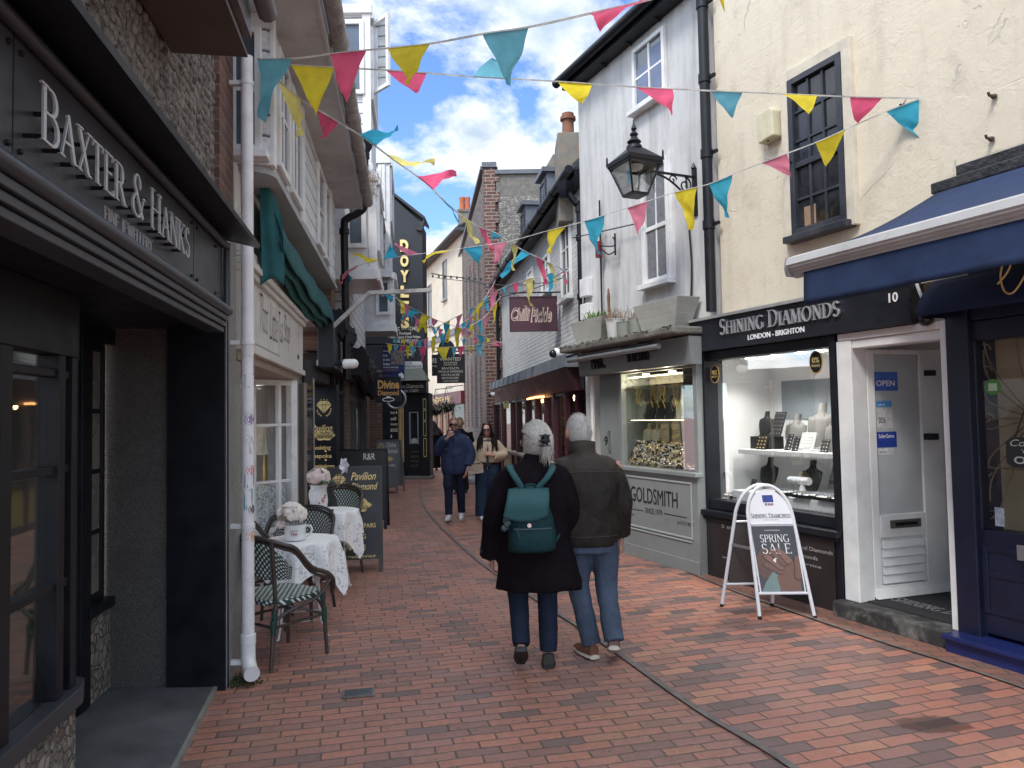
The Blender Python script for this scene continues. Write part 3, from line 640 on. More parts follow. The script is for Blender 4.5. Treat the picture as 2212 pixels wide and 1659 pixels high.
o = mo.build('moss', M('moss_green', (.045, .055, .02), .95, .4, 30, .5, 60)); tag(o, 'dark moss growing round the foot of the white drainpipe', 'moss'); o['kind'] = 'stuff'
# ================================================================ LEFT: white tea shop
_a = at(546, 5.5); _b = at(651, 8.2); LT = Wall((_a.x, _a.y), (_b.x, _b.y))
_a = at(599, 5.4); _b = at(727, 9.95); LU = Wall((_a.x, _a.y), (_b.x, _b.y))
tea = thing('tea_shop', 'white weatherboarded tea shop with cursive name above a white paned window', 'shop', (LT.o.x, LT.o.y, 0))
fb = obox('fascia', OFFW, tea, LT, -.5, LT.L, 2.25, 2.74, -.06, .02)
b = MB()
for i, (z0, z1, c) in enumerate(((2.742, 2.79, .05), (2.792, 2.84, .075), (2.842, 2.87, .055), (2.872, 2.95, .03))): b.box(LT, -.5, LT.L+.02+i*.004, z0, z1, -.06, c)
b.box(LT, -.5, LT.L+.02, 2.19, 2.247, -.06, .045); b.build('cornice', OFFW, tea, bevel=.005)
b = MB(); b.box(LT, -.5, 1.1, 2.275, 2.285, .02, .026); b.box(LT, LT.X(598), LT.X(598)+.006, 2.26, 2.73, .02, .022); b.build('board_joint', M('fascia_seam', (.42, .41, .39), .6, .1), fb)
b = MB()
for wds, xa, xb, y0, y1 in (('That', 556, 573, 2.40, 2.70), ('Little', 578, 595, 2.38, 2.70), ('Tea', 597, 606, 2.41, 2.68), ('Shop', 609, 622, 2.36, 2.70)):
    sans(b, LT, wds, LT.X(xa), LT.X(xb), y0, y1, .0215, .0235, -.022, .35)
b.build('lettering', BLKL, fb)
b = MB(); b.tube([LT.p(LT.X(640)+.05*math.cos(k*.9)*(1-k/9), 2.36+.05*math.sin(k*.9)*(1-k/9)*.8, .024) for k in range(8)], .004, 5); b.build('flourish', BLKL, fb)
obox('upper_board', OFFW, tea, LT, -.5, LT.L+1.9, 2.951, 3.5, -.3, -.02)
b = MB(); b.box(LT, -.5, LT.L+.3, 2.12, 2.188, -2.2, .0); b.build('lobby_soffit', M('lobby_soffit_wood', (.30, .235, .19), .6, .12, 6, .1, 30), tea)
b = MB()
for x, c in ((585, -.35), (622, -.3)): b.lathe(LT.p(LT.X(x, c), 2.095, c), [(.03, 0), (.05, .012), (.05, .024)], 14)
b.build('spotlight', METAL, tea, True)
obox('grey_pilaster', ROUGHC, tea, LT, LT.X(642), LT.X(663), 0, 2.186, -.3, .0, bevel=.008)
# splayed window facing the viewer
wr = at(641, 7.78); ex = V((.596, .803, 0)); LW = Wall((wr.x-ex.x*.95, wr.y-ex.y*.95), (wr.x, wr.y)); WL = LW.L
wz0, wz1 = LW.Z(600, 1150), 2.12
f = MB(); xs = [0, LW.X(552), LW.X(603), WL]
obox('stall_riser', OFFW, tea, LW, 0, WL, 0, wz0, -.12, 0, bevel=.004)
f.box(LW, 0, .03, wz0+.002, wz1-.002, -.08, .01); f.box(LW, LW.X(628), WL, wz0+.002, wz1-.002, -.08, .012)
f.box(LW, LW.X(601), LW.X(607), wz0+.002, wz1-.002, -.05, .008); f.box(LW, LW.X(548), LW.X(553), wz0+.002, wz1-.002, -.05, .006)
for y in (918, 1040): z = LW.Z(600, y); f.box(LW, .03, LW.X(628), z-.014, z+.014, -.045, .003)
f.box(LW, .03, LW.X(628), wz1-.06, wz1-.003, -.07, .004); f.box(LW, .03, LW.X(628), wz0+.002, wz0+.05, -.07, .014)
fw_ = f.build('window_frame', UPVC, tea, bevel=.004)
MB().poly([LW.p(.02, wz0, -.03), LW.p(WL-.02, wz0, -.03), LW.p(WL-.02, wz1, -.03), LW.p(.02, wz1, -.03)]).build('pane', GLZS, fw_)
t = NT('lace_net'); o_ = t.t.nodes['Material Output']; vo = t.n('TexVoronoi', Vector=t.pos(), Scale=46.0); vo2 = t.noise(13, 4)
al = t.mr(t.ma('ADD', vo.outputs['Distance'], t.ma('MULTIPLY', t.ma('SUBTRACT', vo2, .5), 1.1)), .2, .55, .35, .95)
t.fin((.78, .78, .77), .9, t.bump(vo.outputs['Distance'], .4, .003), Alpha=al); LACE = t.m
b = MB(); zc = LW.Z(600, 1046)
b.grid(lambda u, v: LW.p(.04+(WL-.1)*u, wz0+.02+(zc-wz0-.02)*v, -.1+.02*math.sin(u*38)), 60, 4); b.build('net_curtain', LACE, fw_, True)
# interior of the tea shop
INT = M('tea_room_wall', (.20, .17, .14), .8, .2, 2, .1)
b = MB(); b.box(LW, -1.2, 1.3, 0, 2.1, -1.9, -1.8); b.box(LW, 1.12, 1.16, 0, 2.1, -1.8, -.1); b.build('room_wall', INT, tea)
b = MB(); b.box(LW, -1.2, 1.1, .0, .02, -1.8, -.1); b.build('room_floor', M('tea_room_floor', (.1, .07, .05), .6, .2), tea)
bx = LW.X(572, -.5); zt_ = LW.Z(572, 925, -.5)
lp = thing('table_lamp', 'cream pleated bell lampshade standing inside the tea shop window', 'lamp', LW.p(bx, .9, -.5))
b = MB(); n = 40; b.rings([[LW.p(bx+r*math.cos(2*math.pi*k/n)*(1+.03*(k % 2)), z, -.5+r*math.sin(2*math.pi*k/n)*(1+.03*(k % 2))) for k in range(n)] for z, r in ((1.33, .20), (1.37, .185), (1.45, .145), (1.56, .095), (1.66, .07))], False)
b.build('lamp_shade', M('pleated_shade', (.62, .55, .42), .8, .15, 20, .2, 60), lp, solid=.003)
b = MB(); b.lathe(LW.p(bx, .95, -.5), [(.09, 0), (.08, .03), (.02, .06), (.025, .2), (.015, .38)], 14); b.build('lamp_base', GOLD, lp, True)
lb_ = thing('display_cabinet', 'dark cabinet behind the tea shop glass under the lampshade', 'cabinet', LW.p(.3, 0, -.6))
b = MB(); b.box(LW, -.3, .9, .06, .93, -.85, -.25); b.build('carcass', BLK, lb_, bevel=.01); b = MB()
for i in range(4): b.box(LW, -.3+i*.3, -.27+i*.3, .1, .9, -.248, -.235)
b.build('rail', WOOD, lb_)
pf = thing('picture_frame', 'pale framed picture on the tea room wall behind the window', 'picture', LW.p(.35, 1.6, -1.79)); b = MB(); b.box(LW, .0, .6, 1.45, 1.85, -1.798, -1.77); b.build('frame', WOOD, pf); b = MB(); b.box(LW, .04, .56, 1.49, 1.81, -1.769, -1.765); b.build('print', M('faded_print', (.35, .31, .27), .7, .3, 12, 0), pf)
# jettied upper floor with weatherboards
WB = boards('weatherboard_front', LU.ex, (.68, .69, .69), .155)
UE = 6.0; zj, ze = 3.52, 4.62; US = -.25; UEnd = LU.X(727)
b = MB(); b.box(LU, US, UEnd, zj, 5.6, -1.6, 0); up_ = b.build('weatherboard_wall', WB, tea)
b = MB(); n = 8; rr = .16
prof = [(US-.02, -.9)]+[(US+rr-rr*math.cos(k*math.pi/2/n), .02-rr+rr*math.sin(k*math.pi/2/n)) for k in range(n+1)]+[(UEnd+.03, .02), (UEnd+.03, -.9)]
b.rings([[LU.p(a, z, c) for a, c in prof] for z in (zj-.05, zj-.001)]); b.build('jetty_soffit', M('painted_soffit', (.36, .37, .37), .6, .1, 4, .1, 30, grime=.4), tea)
window(up_, LU, LU.X(598), LU.X(622), 3.60, 4.52, .002, 2, 2, UPVC, SKYG, .05, .03, .035, sill=False)
window(up_, LU, LU.X(628), LU.X(650), 3.60, 4.52, .002, 2, 1, UPVC, SKYG, .05, .03, .035, sill=False)
window(up_, LU, LU.X(686), LU.X(700), 3.60, 4.5, .002, 1, 2, UPVC, SKYG, .05, .03, .035, sill=False)
window(up_, LU, LU.X(702), LU.X(712), 3.60, 4.5, .002, 1, 1, UPVC, SKYG, .05, .03, .035, sill=False)
b = MB(); b.box(LU, LU.X(651)+.02, LU.X(651)+.17, zj, ze, 0, .025); b.box(LU, LU.X(714)+.02, LU.X(714)+.2, zj, ze, 0, .025); b.box(LU, US, US+.1, zj, ze, 0, .03); b.build('board_trim', UPVC, up_, bevel=.004)
# end window of the jetty, facing the viewer
LE = Fr(LU.p(US, 0, -.55), LU.ez)
b = MB(); b.box(LE, -.4, .53, zj, ze, .002, .012); b.build('end_boards', boards('weatherboard_end', LE.ex, (.68, .69, .69), .155), tea)
window(tea, LE, .12, .5, 3.60, 4.5, .013, 2, 2, UPVC, SKYG, .045, .03, .05)
# eaves
b = MB(); b.box(LU, US-.5, UEnd+.1, ze, ze+.03, -.2, .34); b.box(LU, US-.5, UEnd+.1, ze-.005, ze+.2, .342, .37); b.build('eaves_soffit', M('eaves_board', (.50, .50, .49), .6, .1, 3, .1, 30, grime=.5, gcol=(.2, .19, .18)), tea)
b = MB(); gt = M('stained_gutter', (.33, .315, .30), .55, .25, 5, .2, 30, grime=.8, gs=5, gcol=(.09, .075, .065))
b.tube([LU.p(US-.5, ze+.115, .445), LU.p(UEnd+.12, ze+.10, .445)], .068, 14)
for i in range(7): b.tube([LU.p(US-.3+i*.78, ze+.11, .445), LU.p(US-.22+i*.78, ze+.11, .445)], .078, 14)
b.build('gutter', gt, tea, True)
b = MB(); b.hexa([LU.p(US-.5, ze+.2, .36), LU.p(UEnd+.1, ze+.2, .36), LU.p(UEnd+.1, ze+1.6, -1.6), LU.p(US-.5, ze+1.6, -1.6), LU.p(US-.5, ze+.26, .38), LU.p(UEnd+.1, ze+.26, .38), LU.p(UEnd+.1, ze+1.66, -1.6), LU.p(US-.5, ze+1.66, -1.6)]); b.build('roof', SLATE, tea)

# teal awning, folded
TEAL = cloth('teal_canvas', (.020, .115, .12), .15); TEALW = M('teal_piping', (.05, .2, .2), .6, .1)
aw = thing('awning', 'folded teal canvas awning hanging over the tea shop name', 'awning', LT.p(1, 3.1, .2))
A0, A1 = .02, LT.X(726, .22)
prof = [(.03, 3.42), (.08, 3.40), (.15, 3.30), (.20, 3.16), (.225, 3.04), (.215, 2.99), (.195, 3.06), (.18, 3.03), (.165, 2.955), (.15, 2.94), (.135, 3.02), (.13, 3.0), (.115, 2.93), (.09, 2.9), (.06, 2.97), (.03, 3.06)]
sm = smooth(prof, 4); b = MB(); ns = 40
def awf(u, v):
    k = v*(len(sm)-1); i = min(int(k), len(sm)-2); t_f = k-i; o, z = (sm[i][j]*(1-t_f)+sm[i+1][j]*t_f for j in (0, 1))
    sgd = .03*math.sin(u*9)*v + .018*math.sin(u*23+v*5); return LT.p(A0+(A1-A0)*u, z+sgd*.6-.05*math.sin(math.pi*u), o+sgd*.3)
b.grid(awf, ns, 60); b.build('canvas', TEAL, aw, True, solid=.004)
def flap(a, z0, z1, c0, c1, wv, name):
    b = MB(); b.grid(lambda u, v: LT.p(a+.03*math.sin(u*7+v*2)*wv+.10*u*wv, (z0+.06*math.sin(u*3)) + (z1+.10*(1-u)**1.5*(1 if u < .4 else 1)-.18*u**2-z0)*v, c0+(c1-c0)*(u+.03*math.sin(v*6))), 14, 16)
    b.build(name, TEAL, aw, True, solid=.005)
flap(A0-.03, 2.72, 3.40, .06, .22, .6, 'end_flap'); flap(A1-.02, 2.48, 3.12, .02, .26, 1.0, 'end_flap')
b = MB()
for k in range(3): b.tube([LT.p(A1-.12-.0*k, 3.02, .10+.035*k), LT.p(A1-.12, 2.50, .06+.035*k)], .010, 8)
b.build('folding_arm', UPVC, aw, True)
b = MB(); b.prism(LT, [(A1-.2, 2.2), (A1+.1, 2.2), (A1+.12, 2.5), (A1-.2, 2.5)], -.015, .01); b.build('pivot_plate', OFFW, aw)

# ================================================================ chairs, tables, cloths, flowers
FRT = M('dark_cane_tube', (.050, .036, .030), .38, .35, 14, .2, 50); WRAP = M('green_cane_binding', (.010, .045, .036), .45, .25, 40, .5, 120)
def weave(name, du, dv, ca=(.012, .045, .038), cb_=(.58, .60, .56)):
    t = NT(name); u = t.n('TexCoord').outputs['UV']; s = t.n('SeparateXYZ', Vector=u); x = t.ma('MULTIPLY', s.outputs[0], du); y = t.ma('MULTIPLY', s.outputs[1], dv)
    par = t.ma('MODULO', t.ma('ADD', t.ma('FLOOR', x), t.ma('FLOOR', y)), 2); fx = t.ma('ABSOLUTE', t.ma('SUBTRACT', t.ma('FRACT', x), .5)); fy = t.ma('ABSOLUTE', t.ma('SUBTRACT', t.ma('FRACT', y), .5))
    d = t.ma('MAXIMUM', fx, fy); sq = t.mr(d, .36, .46, 1, 0); wht = t.ma('MULTIPLY', par, sq)
    c = t.mix(wht, ca, cb_); c = t.mix(t.mr(t.ma('ADD', fx, fy), .5, .95, 0, .6), c, (.006, .02, .017))
    h = t.ma('SUBTRACT', 1, t.ma('MULTIPLY', t.ma('ADD', t.ma('MULTIPLY', fx, fx), t.ma('MULTIPLY', fy, fy)), 1.6))
    return t.fin(c, .42, t.bump(h, .8, .006))
WV = weave('green_white_weave', 1, 1); WVD = weave('dark_weave', 1, 1, (.016, .022, .02), (.42, .43, .40))
def make_chair(label, wv, fr_, wrp):
    o = thing('bistro_chair', label, 'chair', (0, 0, 0)); o['group'] = 'cane bistro chairs at the tea tables'
    k = lambda m_, n_, s=True: m_.build(n_, None, o, s, local=True)
    # facing +y; seat at .45
    b = MB(); b.rings([[V((x*(.235+.008*q), y*(.225+.008*q)-.005, z)) for x, y in [(math.copysign(abs(math.cos(2*math.pi*i/32))**.55, math.cos(2*math.pi*i/32)), math.copysign(abs(math.sin(2*math.pi*i/32))**.55, math.sin(2*math.pi*i/32))) for i in range(32)]] for z, q in ((.425, 0), (.43, 1), (.455, 1), (.465, 0))])
    for fi, f in enumerate(b.f): b.uv[fi] = [(b.v[i][0]*42, (b.v[i][1]+b.v[i][2])*42) for i in f]
    s = k(b, 'seat'); s.data.materials.append(wv)
    b = MB(); N = 22
    def bk(u, v):
        a = R(205+130*u) ; r = .275+.035*v; x = math.cos(a)*r*1.02; y = math.sin(a)*r+.02
        top = .62+.27*math.sin(math.pi*max(0.02, min(.98, u)))**.55; return V((x, y, .60+(top-.60)*v))
    b.grid(bk, 30, 10, (42, 12)); s = k(b, 'back_weave'); s.data.materials.append(wv); s.modifiers.new('solid', 'SOLIDIFY').thickness = .008
    top = [(-.265, .25, .44), (-.30, .235, .53), (-.315, .17, .60), (-.312, .03, .665)]
    arc = [(math.cos(R(a))*.315, math.sin(R(a))*.31+.02, .70+.20*max(0, math.sin(R(a-180)))**.6) for a in range(200, 341, 14)]
    path = top+arc+[(-x, y, z) for x, y, z in reversed(top)]
    b = MB(); b.tube(smooth(path, 3), .0165, 10); b.tube([(p[0]*.97, p[1]*.97+.002, p[2]-.03) for p in smooth(path[2:-2], 3)], .012, 8); s = k(b, 'arm_rail'); s.data.materials.append(fr_)
    for sx in (-1, 1):
        b = MB(); b.tube([(.205*sx, .215, .43), (.215*sx, .225, .22), (.225*sx, .235, 0)], [.017, .016, .014], 10); s = k(b, 'leg'); s.data.materials.append(fr_)
        b = MB(); b.tube([(.20*sx, -.185, .43), (.215*sx, -.22, .22), (.235*sx, -.25, 0)], [.017, .016, .014], 10); s = k(b, 'leg'); s.data.materials.append(fr_)
        b = MB(); b.tube(smooth([(.225*sx, -.235, .88), (.205*sx, -.20, .62), (.2*sx, -.185, .42)], 4), .015, 8); s = k(b, 'back_post'); s.data.materials.append(fr_)
        b = MB(); b.tube(smooth([(.30*sx, .215, .56), (.285*sx, .1, .44), (.235*sx, -.08, .385), (.21*sx, -.2, .33)], 5), .013, 8); s = k(b, 'side_brace'); s.data.materials.append(fr_)
    b = MB(); b.tube([(.212*math.copysign(1, x), y, .285) for x, y in ((-1, .222), (1, .222))], .010, 8); b.tube([(-.213, .222, .285), (-.213, -.215, .285)], .010, 8); b.tube([(.213, .222, .285), (.213, -.215, .285)], .010, 8); b.tube([(-.213, -.215, .285), (.213, -.215, .285)], .010, 8)
    for sx in (-1, 1): b.tube(smooth([(.213*sx, .222, .30), (.16*sx, .21, .38), (.05*sx, .205, .425)], 4), .010, 8)
    s = k(b, 'stretcher'); s.data.materials.append(fr_)
    b = MB()
    for sx in (-1, 1):
        for (x, y, z, h) in ((.213, .222, .285, .05), (.207, -.2, .34, .06), (.213, -.215, .285, .05), (.205, .216, .41, .03)): b.tube([(x*sx, y, z-h), (x*sx, y, z-h*.3), (x*sx, y, z+h)], [.019, .021, .020], 10)
    s = k(b, 'cane_binding'); s.data.materials.append(wrp); return o
WV.node_tree; ch1 = make_chair('green and white woven bistro chair with its back to the viewer, nearest the white drainpipe', WV, FRT, WRAP)
ch1.location = (-1.70, 5.34, 0); ch1.rotation_euler.z = R(-36)
c2 = make_chair('dark brown bistro chair with dark weave facing the viewer across the first lace table', WVD, M('brown_black_tube', (.022, .018, .018), .35, .3, 14, .2, 50), FRT)
_p = at(642, 6.5); c2.location = (_p.x, _p.y, 0); c2.rotation_euler.z = R(172)
_p = at(560, 6.15); c3 = dup(ch1, (_p.x, _p.y, 0), R(-80), 'green and white woven bistro chair mostly hidden behind the white drainpipe, beside the first table')
_p = at(714, 7.95); c4 = dup(ch1, (_p.x, _p.y, 0), R(170), 'green and white woven bistro chair facing the viewer behind the far lace table'); c4.scale = (1.06, 1.06, 1.06)
TBW = M('white_wire_steel', (.72, .72, .72), .4, .05, 10, .05, 60)
def tea_table(loc, rz, label, lab2, r, zt):
    o = thing('cafe_table', label, 'table', loc, rz, 'small round cafe tables')
    f = Fr((0, 0, 0), (1, 0, 0)); b = MB(); b.lathe((0, 0, zt-.02), [(0, 0), (r-.02, 0), (r-.01, .01), (r-.02, .018), (0, .018)], 28); b.build('table_top', TBW, o, True, local=True)
    for k in range(4):
        a = math.pi/4+k*math.pi/2; b = MB(); b.tube(smooth([(math.cos(a)*r*.7, math.sin(a)*r*.7, zt-.02), (math.cos(a)*r*.62, math.sin(a)*r*.62, .4), (math.cos(a)*r*.85, math.sin(a)*r*.85, .03), (math.cos(a)*r*.93, math.sin(a)*r*.93, .008)], 5), .007, 6); b.build('leg', TBW, o, True, local=True)
    b = MB()
    for z, q in ((.12, .78), (.32, .65)): b.tube([(math.cos(math.pi/4+k*math.pi/2)*r*q, math.sin(math.pi/4+k*math.pi/2)*r*q, z) for k in range(4)], .005, 6, close=True)
    b.build('stretcher', TBW, o, True, local=True)
    cl = thing('tablecloth', lab2, 'tablecloth', loc, rz+R(20), 'white lace tablecloths'); n = 96; b = MB(); H = .62
    def cf(u, v):       # square cloth over a round top: corners hang lower
        a = 2*math.pi*u; rad = v; side = H/max(abs(math.cos(a)), abs(math.sin(a))); L = rad*side*.86
        if L <= r: return V((math.cos(a)*L, math.sin(a)*L, zt+.004))
        h = L-r; fold = 1+.10*math.sin(9*a+1.3)*min(1, h/.12)+.03*math.sin(17*a)*min(1, h/.15); rr = (r+.010+.10*h)*fold
        return V((math.cos(a)*rr, math.sin(a)*rr, zt+.002-h*.97))
    b.grid(lambda u, v: cf(u, .02+.98*v), n, 30); b.build('cloth', LACE2, cl, True, local=True, fix=False)
    return o
t = NT('lace_cloth'); vo = t.n('TexVoronoi', Vector=t.pos(), Scale=38.0); nz = t.noise(16, 4); zz = t.n('SeparateXYZ', Vector=t.pos()).outputs[2]
hole = t.mr(t.ma('ADD', vo.outputs['Distance'], t.ma('MULTIPLY', t.ma('SUBTRACT', nz, .5), 1.2)), .22, .42, 0, 1)
t.fin((.80, .80, .78), .85, t.bump(hole, .5, .004), Alpha=t.ma('MAXIMUM', t.mr(hole, 0, 1, .66, 1), t.mr(zz, .66, .71, 0, 1))); LACE2 = t.m
_p = at(648, 5.95); T1 = (_p.x, _p.y, 0); tea_table(T1, R(20), 'white round cafe table nearest the drainpipe, under a lace cloth', 'white lace cloth on the near table with a pointed corner hanging low', .29, .735)
_p = at(712, 7.35); T2 = (_p.x, _p.y, 0); tea_table(T2, R(5), 'white round cafe table further up the lane, under a lace cloth', 'white lace cloth on the far table beside the gold lettered board', .27, .79)
PET = M('blush_petal', (.72, .60, .55), .8, .12, 14, .1, 40); PETW = M('cream_petal', (.76, .70, .62), .8, .12, 14, .1, 40); LEAF = M('leaf_green', (.035, .075, .03), .55, .35, 9, .15, 40)
CER = M('white_ceramic', (.72, .72, .70), .18, .05, 5, .02, 20)
def peony(mb, c, r, seed, n=60):
    random.seed(seed); c = V(c)
    for i in range(n):
        a = random.uniform(0, 6.28); e = math.asin(random.uniform(-.25, 1)); d = V((math.cos(a)*math.cos(e), math.sin(a)*math.cos(e), math.sin(e))); rr = r*random.uniform(.55, 1)
        p = c+d*rr*V((1, 1, .8)).x; p.z = c.z+d.z*rr*.8; x = d.cross(V((.3, .2, 1))).normalized(); y = x.cross(d); s = r*random.uniform(.30, .48)
        tw = random.uniform(0, 6.28); x2 = x*math.cos(tw)+y*math.sin(tw); y2 = -x*math.sin(tw)+y*math.cos(tw)
        mb.grid(lambda u, v: p + x2*(u-.5)*s*(1.6-.5*v) + y2*(v-.3)*s*1.3 + d*(.35*s*math.sin(v*3)*(1 if i % 2 else .4) - .5*s*(u-.5)**2*2 + .06*s*math.sin(u*14+i)*v), 5, 4)
mg = thing('enamel_mug', 'white enamel mug printed in red, holding cream flowers on the near table', 'mug', (T1[0]-.02, T1[1]-.02, .74)); mc = V((T1[0]-.02, T1[1]-.08, .745))
b = MB(); b.lathe(mc, [(.0, 0), (.075, .0), (.082, .006), (.084, .10), (.087, .124), (.082, .124), (.079, .02), (0, .015)], 28); b.build('cup', CER, mg, True)
b = MB(); b.tube(smooth([mc+V((.080, 0, .105)), mc+V((.12, -.005, .11)), mc+V((.135, -.005, .08)), mc+V((.115, -.005, .04)), mc+V((.080, 0, .025))], 5), .008, 8); b.build('handle', CER, mg, True)
def wraptext(mb, c, r, s, ph, z0, z1, wd, fr_=None):
    m2 = MB(); f2 = Fr((0, 0, 0), (1, 0, 0)); sans(m2, f2, s, -wd/2, wd/2, z0, z1, 0, .001, .02)
    i = mb.vs([c+V((math.cos(ph+x/r)*r, math.sin(ph+x/r)*r, z)) for x, y, z in m2.v]); mb.f += [tuple(i+k for k in f) for f in m2.f]
b = MB(); wraptext(b, mc, .0856, 'TEA', R(-80), .042, .066, .055); wraptext(b, mc, .0856, 'BRIGHTON', R(-80), .075, .084, .06); b.build('lettering', M('red_print', (.30, .02, .03), .5, .1), mg)
fl = thing('flower_bunch', 'cream and blush artificial peony in the enamel mug', 'flowers', mc+V((0, 0, .12)))
b = MB(); peony(b, mc+V((-.03, .0, .20)), .115, 4, 90); b.build('petals', PETW, fl, True, fix=False)
b = MB(); peony(b, mc+V((-.09, -.03, .12)), .055, 6, 26); b.build('drooping_petals', PET, fl, True, fix=False)
jc = V((T2[0]-.10, T2[1]-.05, .80)); jg = thing('ceramic_jug', 'white fluted jug with pink painted roses on the far table', 'jug', jc)
n = 32; b = MB(); b.rings([[jc+V((math.cos(2*math.pi*k/n)*r*(1+.035*math.cos(k*math.pi)), math.sin(2*math.pi*k/n)*r*(1+.035*math.cos(k*math.pi)), z)) for k in range(n)] for r, z in ((.062, 0), (.078, .03), (.086, .09), (.078, .16), (.072, .20), (.080, .235), (.088, .25))]); b.build('body', CER, jg, True)
b = MB(); b.tube(smooth([jc+V((-.03, -.08, .22)), jc+V((-.05, -.125, .2)), jc+V((-.05, -.13, .12)), jc+V((-.03, -.085, .05))], 5), .010, 8); b.build('handle', CER, jg, True)
b = MB(); random.seed(2)
for i in range(7): a = R(-50+random.uniform(-25, 25)); b.ell(jc+V((math.cos(a)*.083, math.sin(a)*.083, random.uniform(.07, .15))), .011, .011, .011, 6, 4)
b.build('painted_rose', M('rose_paint', (.5, .16, .16), .4, .3, 40, 0), jg)
f2 = thing('flower_bunch', 'blush pink artificial hydrangea with green leaves in the fluted jug', 'flowers', jc+V((0, 0, .25)))
b = MB(); peony(b, jc+V((.0, 0, .32)), .115, 9, 90); b.build('petals', PET, f2, True, fix=False)
b = MB()
for a, ln in ((R(-20), .17), (R(-50), .15), (R(10), .14)): 
    d = V((math.cos(a), math.sin(a), -.12)); x = d.cross(UP).normalized(); b.grid(lambda u, v: jc+V((0, 0, .29))+d*(.06+ln*v)+x*(u-.5)*.075*math.sin(math.pi*min(.97, v+.08))+UP*(.02*math.sin(v*3)-.25*abs(u-.5)*.06), 4, 8)
b.build('leaves', LEAF, f2, True)
pk = at(742, 7.3, 1010); pw = thing('toy_windmill', 'small silver white windmill on a pale stick above the far table flowers', 'pinwheel', (pk.x, pk.y, .95))
b = MB(); b.tube([(pk.x-.06, pk.y, 1.02), (pk.x+.005, pk.y, 1.24)], .006, 6); b.build('stick', M('pale_stick', (.35, .26, .22), .6, .1), pw)
b = MB(); random.seed(8)
for i in range(6):
    a = i*1.05; p0 = V((pk.x+.01, pk.y, 1.235)); d = V((math.cos(a)*.6, -.2, math.sin(a))); e = V((-math.sin(a)*.6, -.5, math.cos(a)))
    b.grid(lambda u, v: p0 + d*v*.085 + e*(u-.3)*.06*math.sin(math.pi*(.1+.85*v)), 3, 5)
b.build('vanes', M('silver_vane', (.62, .63, .66), .35, .25, 30, .2, 60), pw, True)
# ================================================================ LEFT: dark jewellery shop with gold lettered column
L2 = Wall((-2.36, 8.22), (-2.36-.134*11.8, 20.0))
def L2Y(Y): return (Y-8.22)/L2.ex.y
pav = thing('black_shop', 'black jewellery shop with gold lettered entrance column beyond the tea shop', 'shop', (-2.5, 9, 0))
b = MB(); b.box(L2, L2Y(8.26), L2Y(8.95), 0, 2.4, -.35, .02); b.box(L2, L2Y(10.75), L2Y(13.2), 0, 2.4, -.35, .0); b.box(L2, L2Y(8.95), L2Y(10.75), 2.2, 2.4, -.35, 0); b.build('shopfront', BLK, pav, bevel=.006)
b = MB(); b.box(L2, L2Y(8.26)+.02, L2Y(8.95)-.06, .3, 2.1, .021, .03); b.box(L2, L2Y(11.2), L2Y(12.9), .7, 2.15, .001, .02); b.build('window_glass', DKG, pav)
b = MB()
for Y in (11.0, 11.6, 12.4, 13.1): b.box(L2, L2Y(Y), L2Y(Y)+.1, 0, 2.4, .002, .06)
for z in (.55, 2.1): b.box(L2, L2Y(11.1), L2Y(13.0), z, z+.07, .002, .05)
b.build('shopfront_posts', BLK, pav, bevel=.006)
b = MB(); b.box(L2, L2Y(8.955), L2Y(9.0), 0, 2.2, -.02, .03); b.build('pale_jamb', M('pale_wood', (.42, .36, .28), .6, .1), pav)
# lettered column on the far side of the doorway
PC = Fr((-3.05, 10.72, 0), (1, 0, 0)); 
cpx = lambda x: (at(x, 10.72).x+3.05); cz = lambda y: 1.7-(y-905)/FD*10.72
col = obox('lettered_column', BLK, pav, PC, 0, cpx(727), 0, 2.2, -.15, 0)
b = MB(); gem = lambda b, fr, cx, cz_, s, c: (b.prism(fr, [(cx-s, cz_+.25*s), (cx-.55*s, cz_+.75*s), (cx-.1*s, cz_+.75*s), (cx-.28*s, cz_+.25*s)], c-.002, c), b.prism(fr, [(cx-.05*s, cz_+.75*s), (cx+.5*s, cz_+.75*s), (cx+.2*s, cz_+.28*s), (cx-.2*s, cz_+.28*s)], c-.002, c), b.prism(fr, [(cx+.55*s, cz_+.75*s), (cx+s, cz_+.25*s), (cx+.28*s, cz_+.25*s)], c-.002, c), b.prism(fr, [(cx-s, cz_+.18*s), (cx-.3*s, cz_+.18*s), (cx-.05*s, cz_-.85*s)], c-.002, c), b.prism(fr, [(cx-.22*s, cz_+.18*s), (cx+.22*s, cz_+.18*s), (cx, cz_-.85*s)], c-.002, c), b.prism(fr, [(cx+.3*s, cz_+.18*s), (cx+s, cz_+.18*s), (cx+.05*s, cz_-.85*s)], c-.002, c), [b.prism(fr, [(cx+s*.8*math.cos(R(a)), cz_-.35*s+s*.85*math.sin(R(a))), (cx+s*1.05*math.cos(R(a+9)), cz_-.35*s+s*1.1*math.sin(R(a+9))), (cx+s*.9*math.cos(R(a+16)), cz_-.35*s+s*.9*math.sin(R(a+16)))], c-.002, c) for a in list(range(-75, -5, 17))+list(range(183, 250, 17))], [b.prism(fr, [(cx+k*s*.4-.07*s, cz_+.85*s), (cx+k*s*.4+.07*s, cz_+.85*s), (cx+k*s*.4, cz_+1.15*s-abs(k)*.1*s)], c-.002, c) for k in (-1, 0, 1)])
gem(b, PC, cpx(700), cz(878), .11, .004)
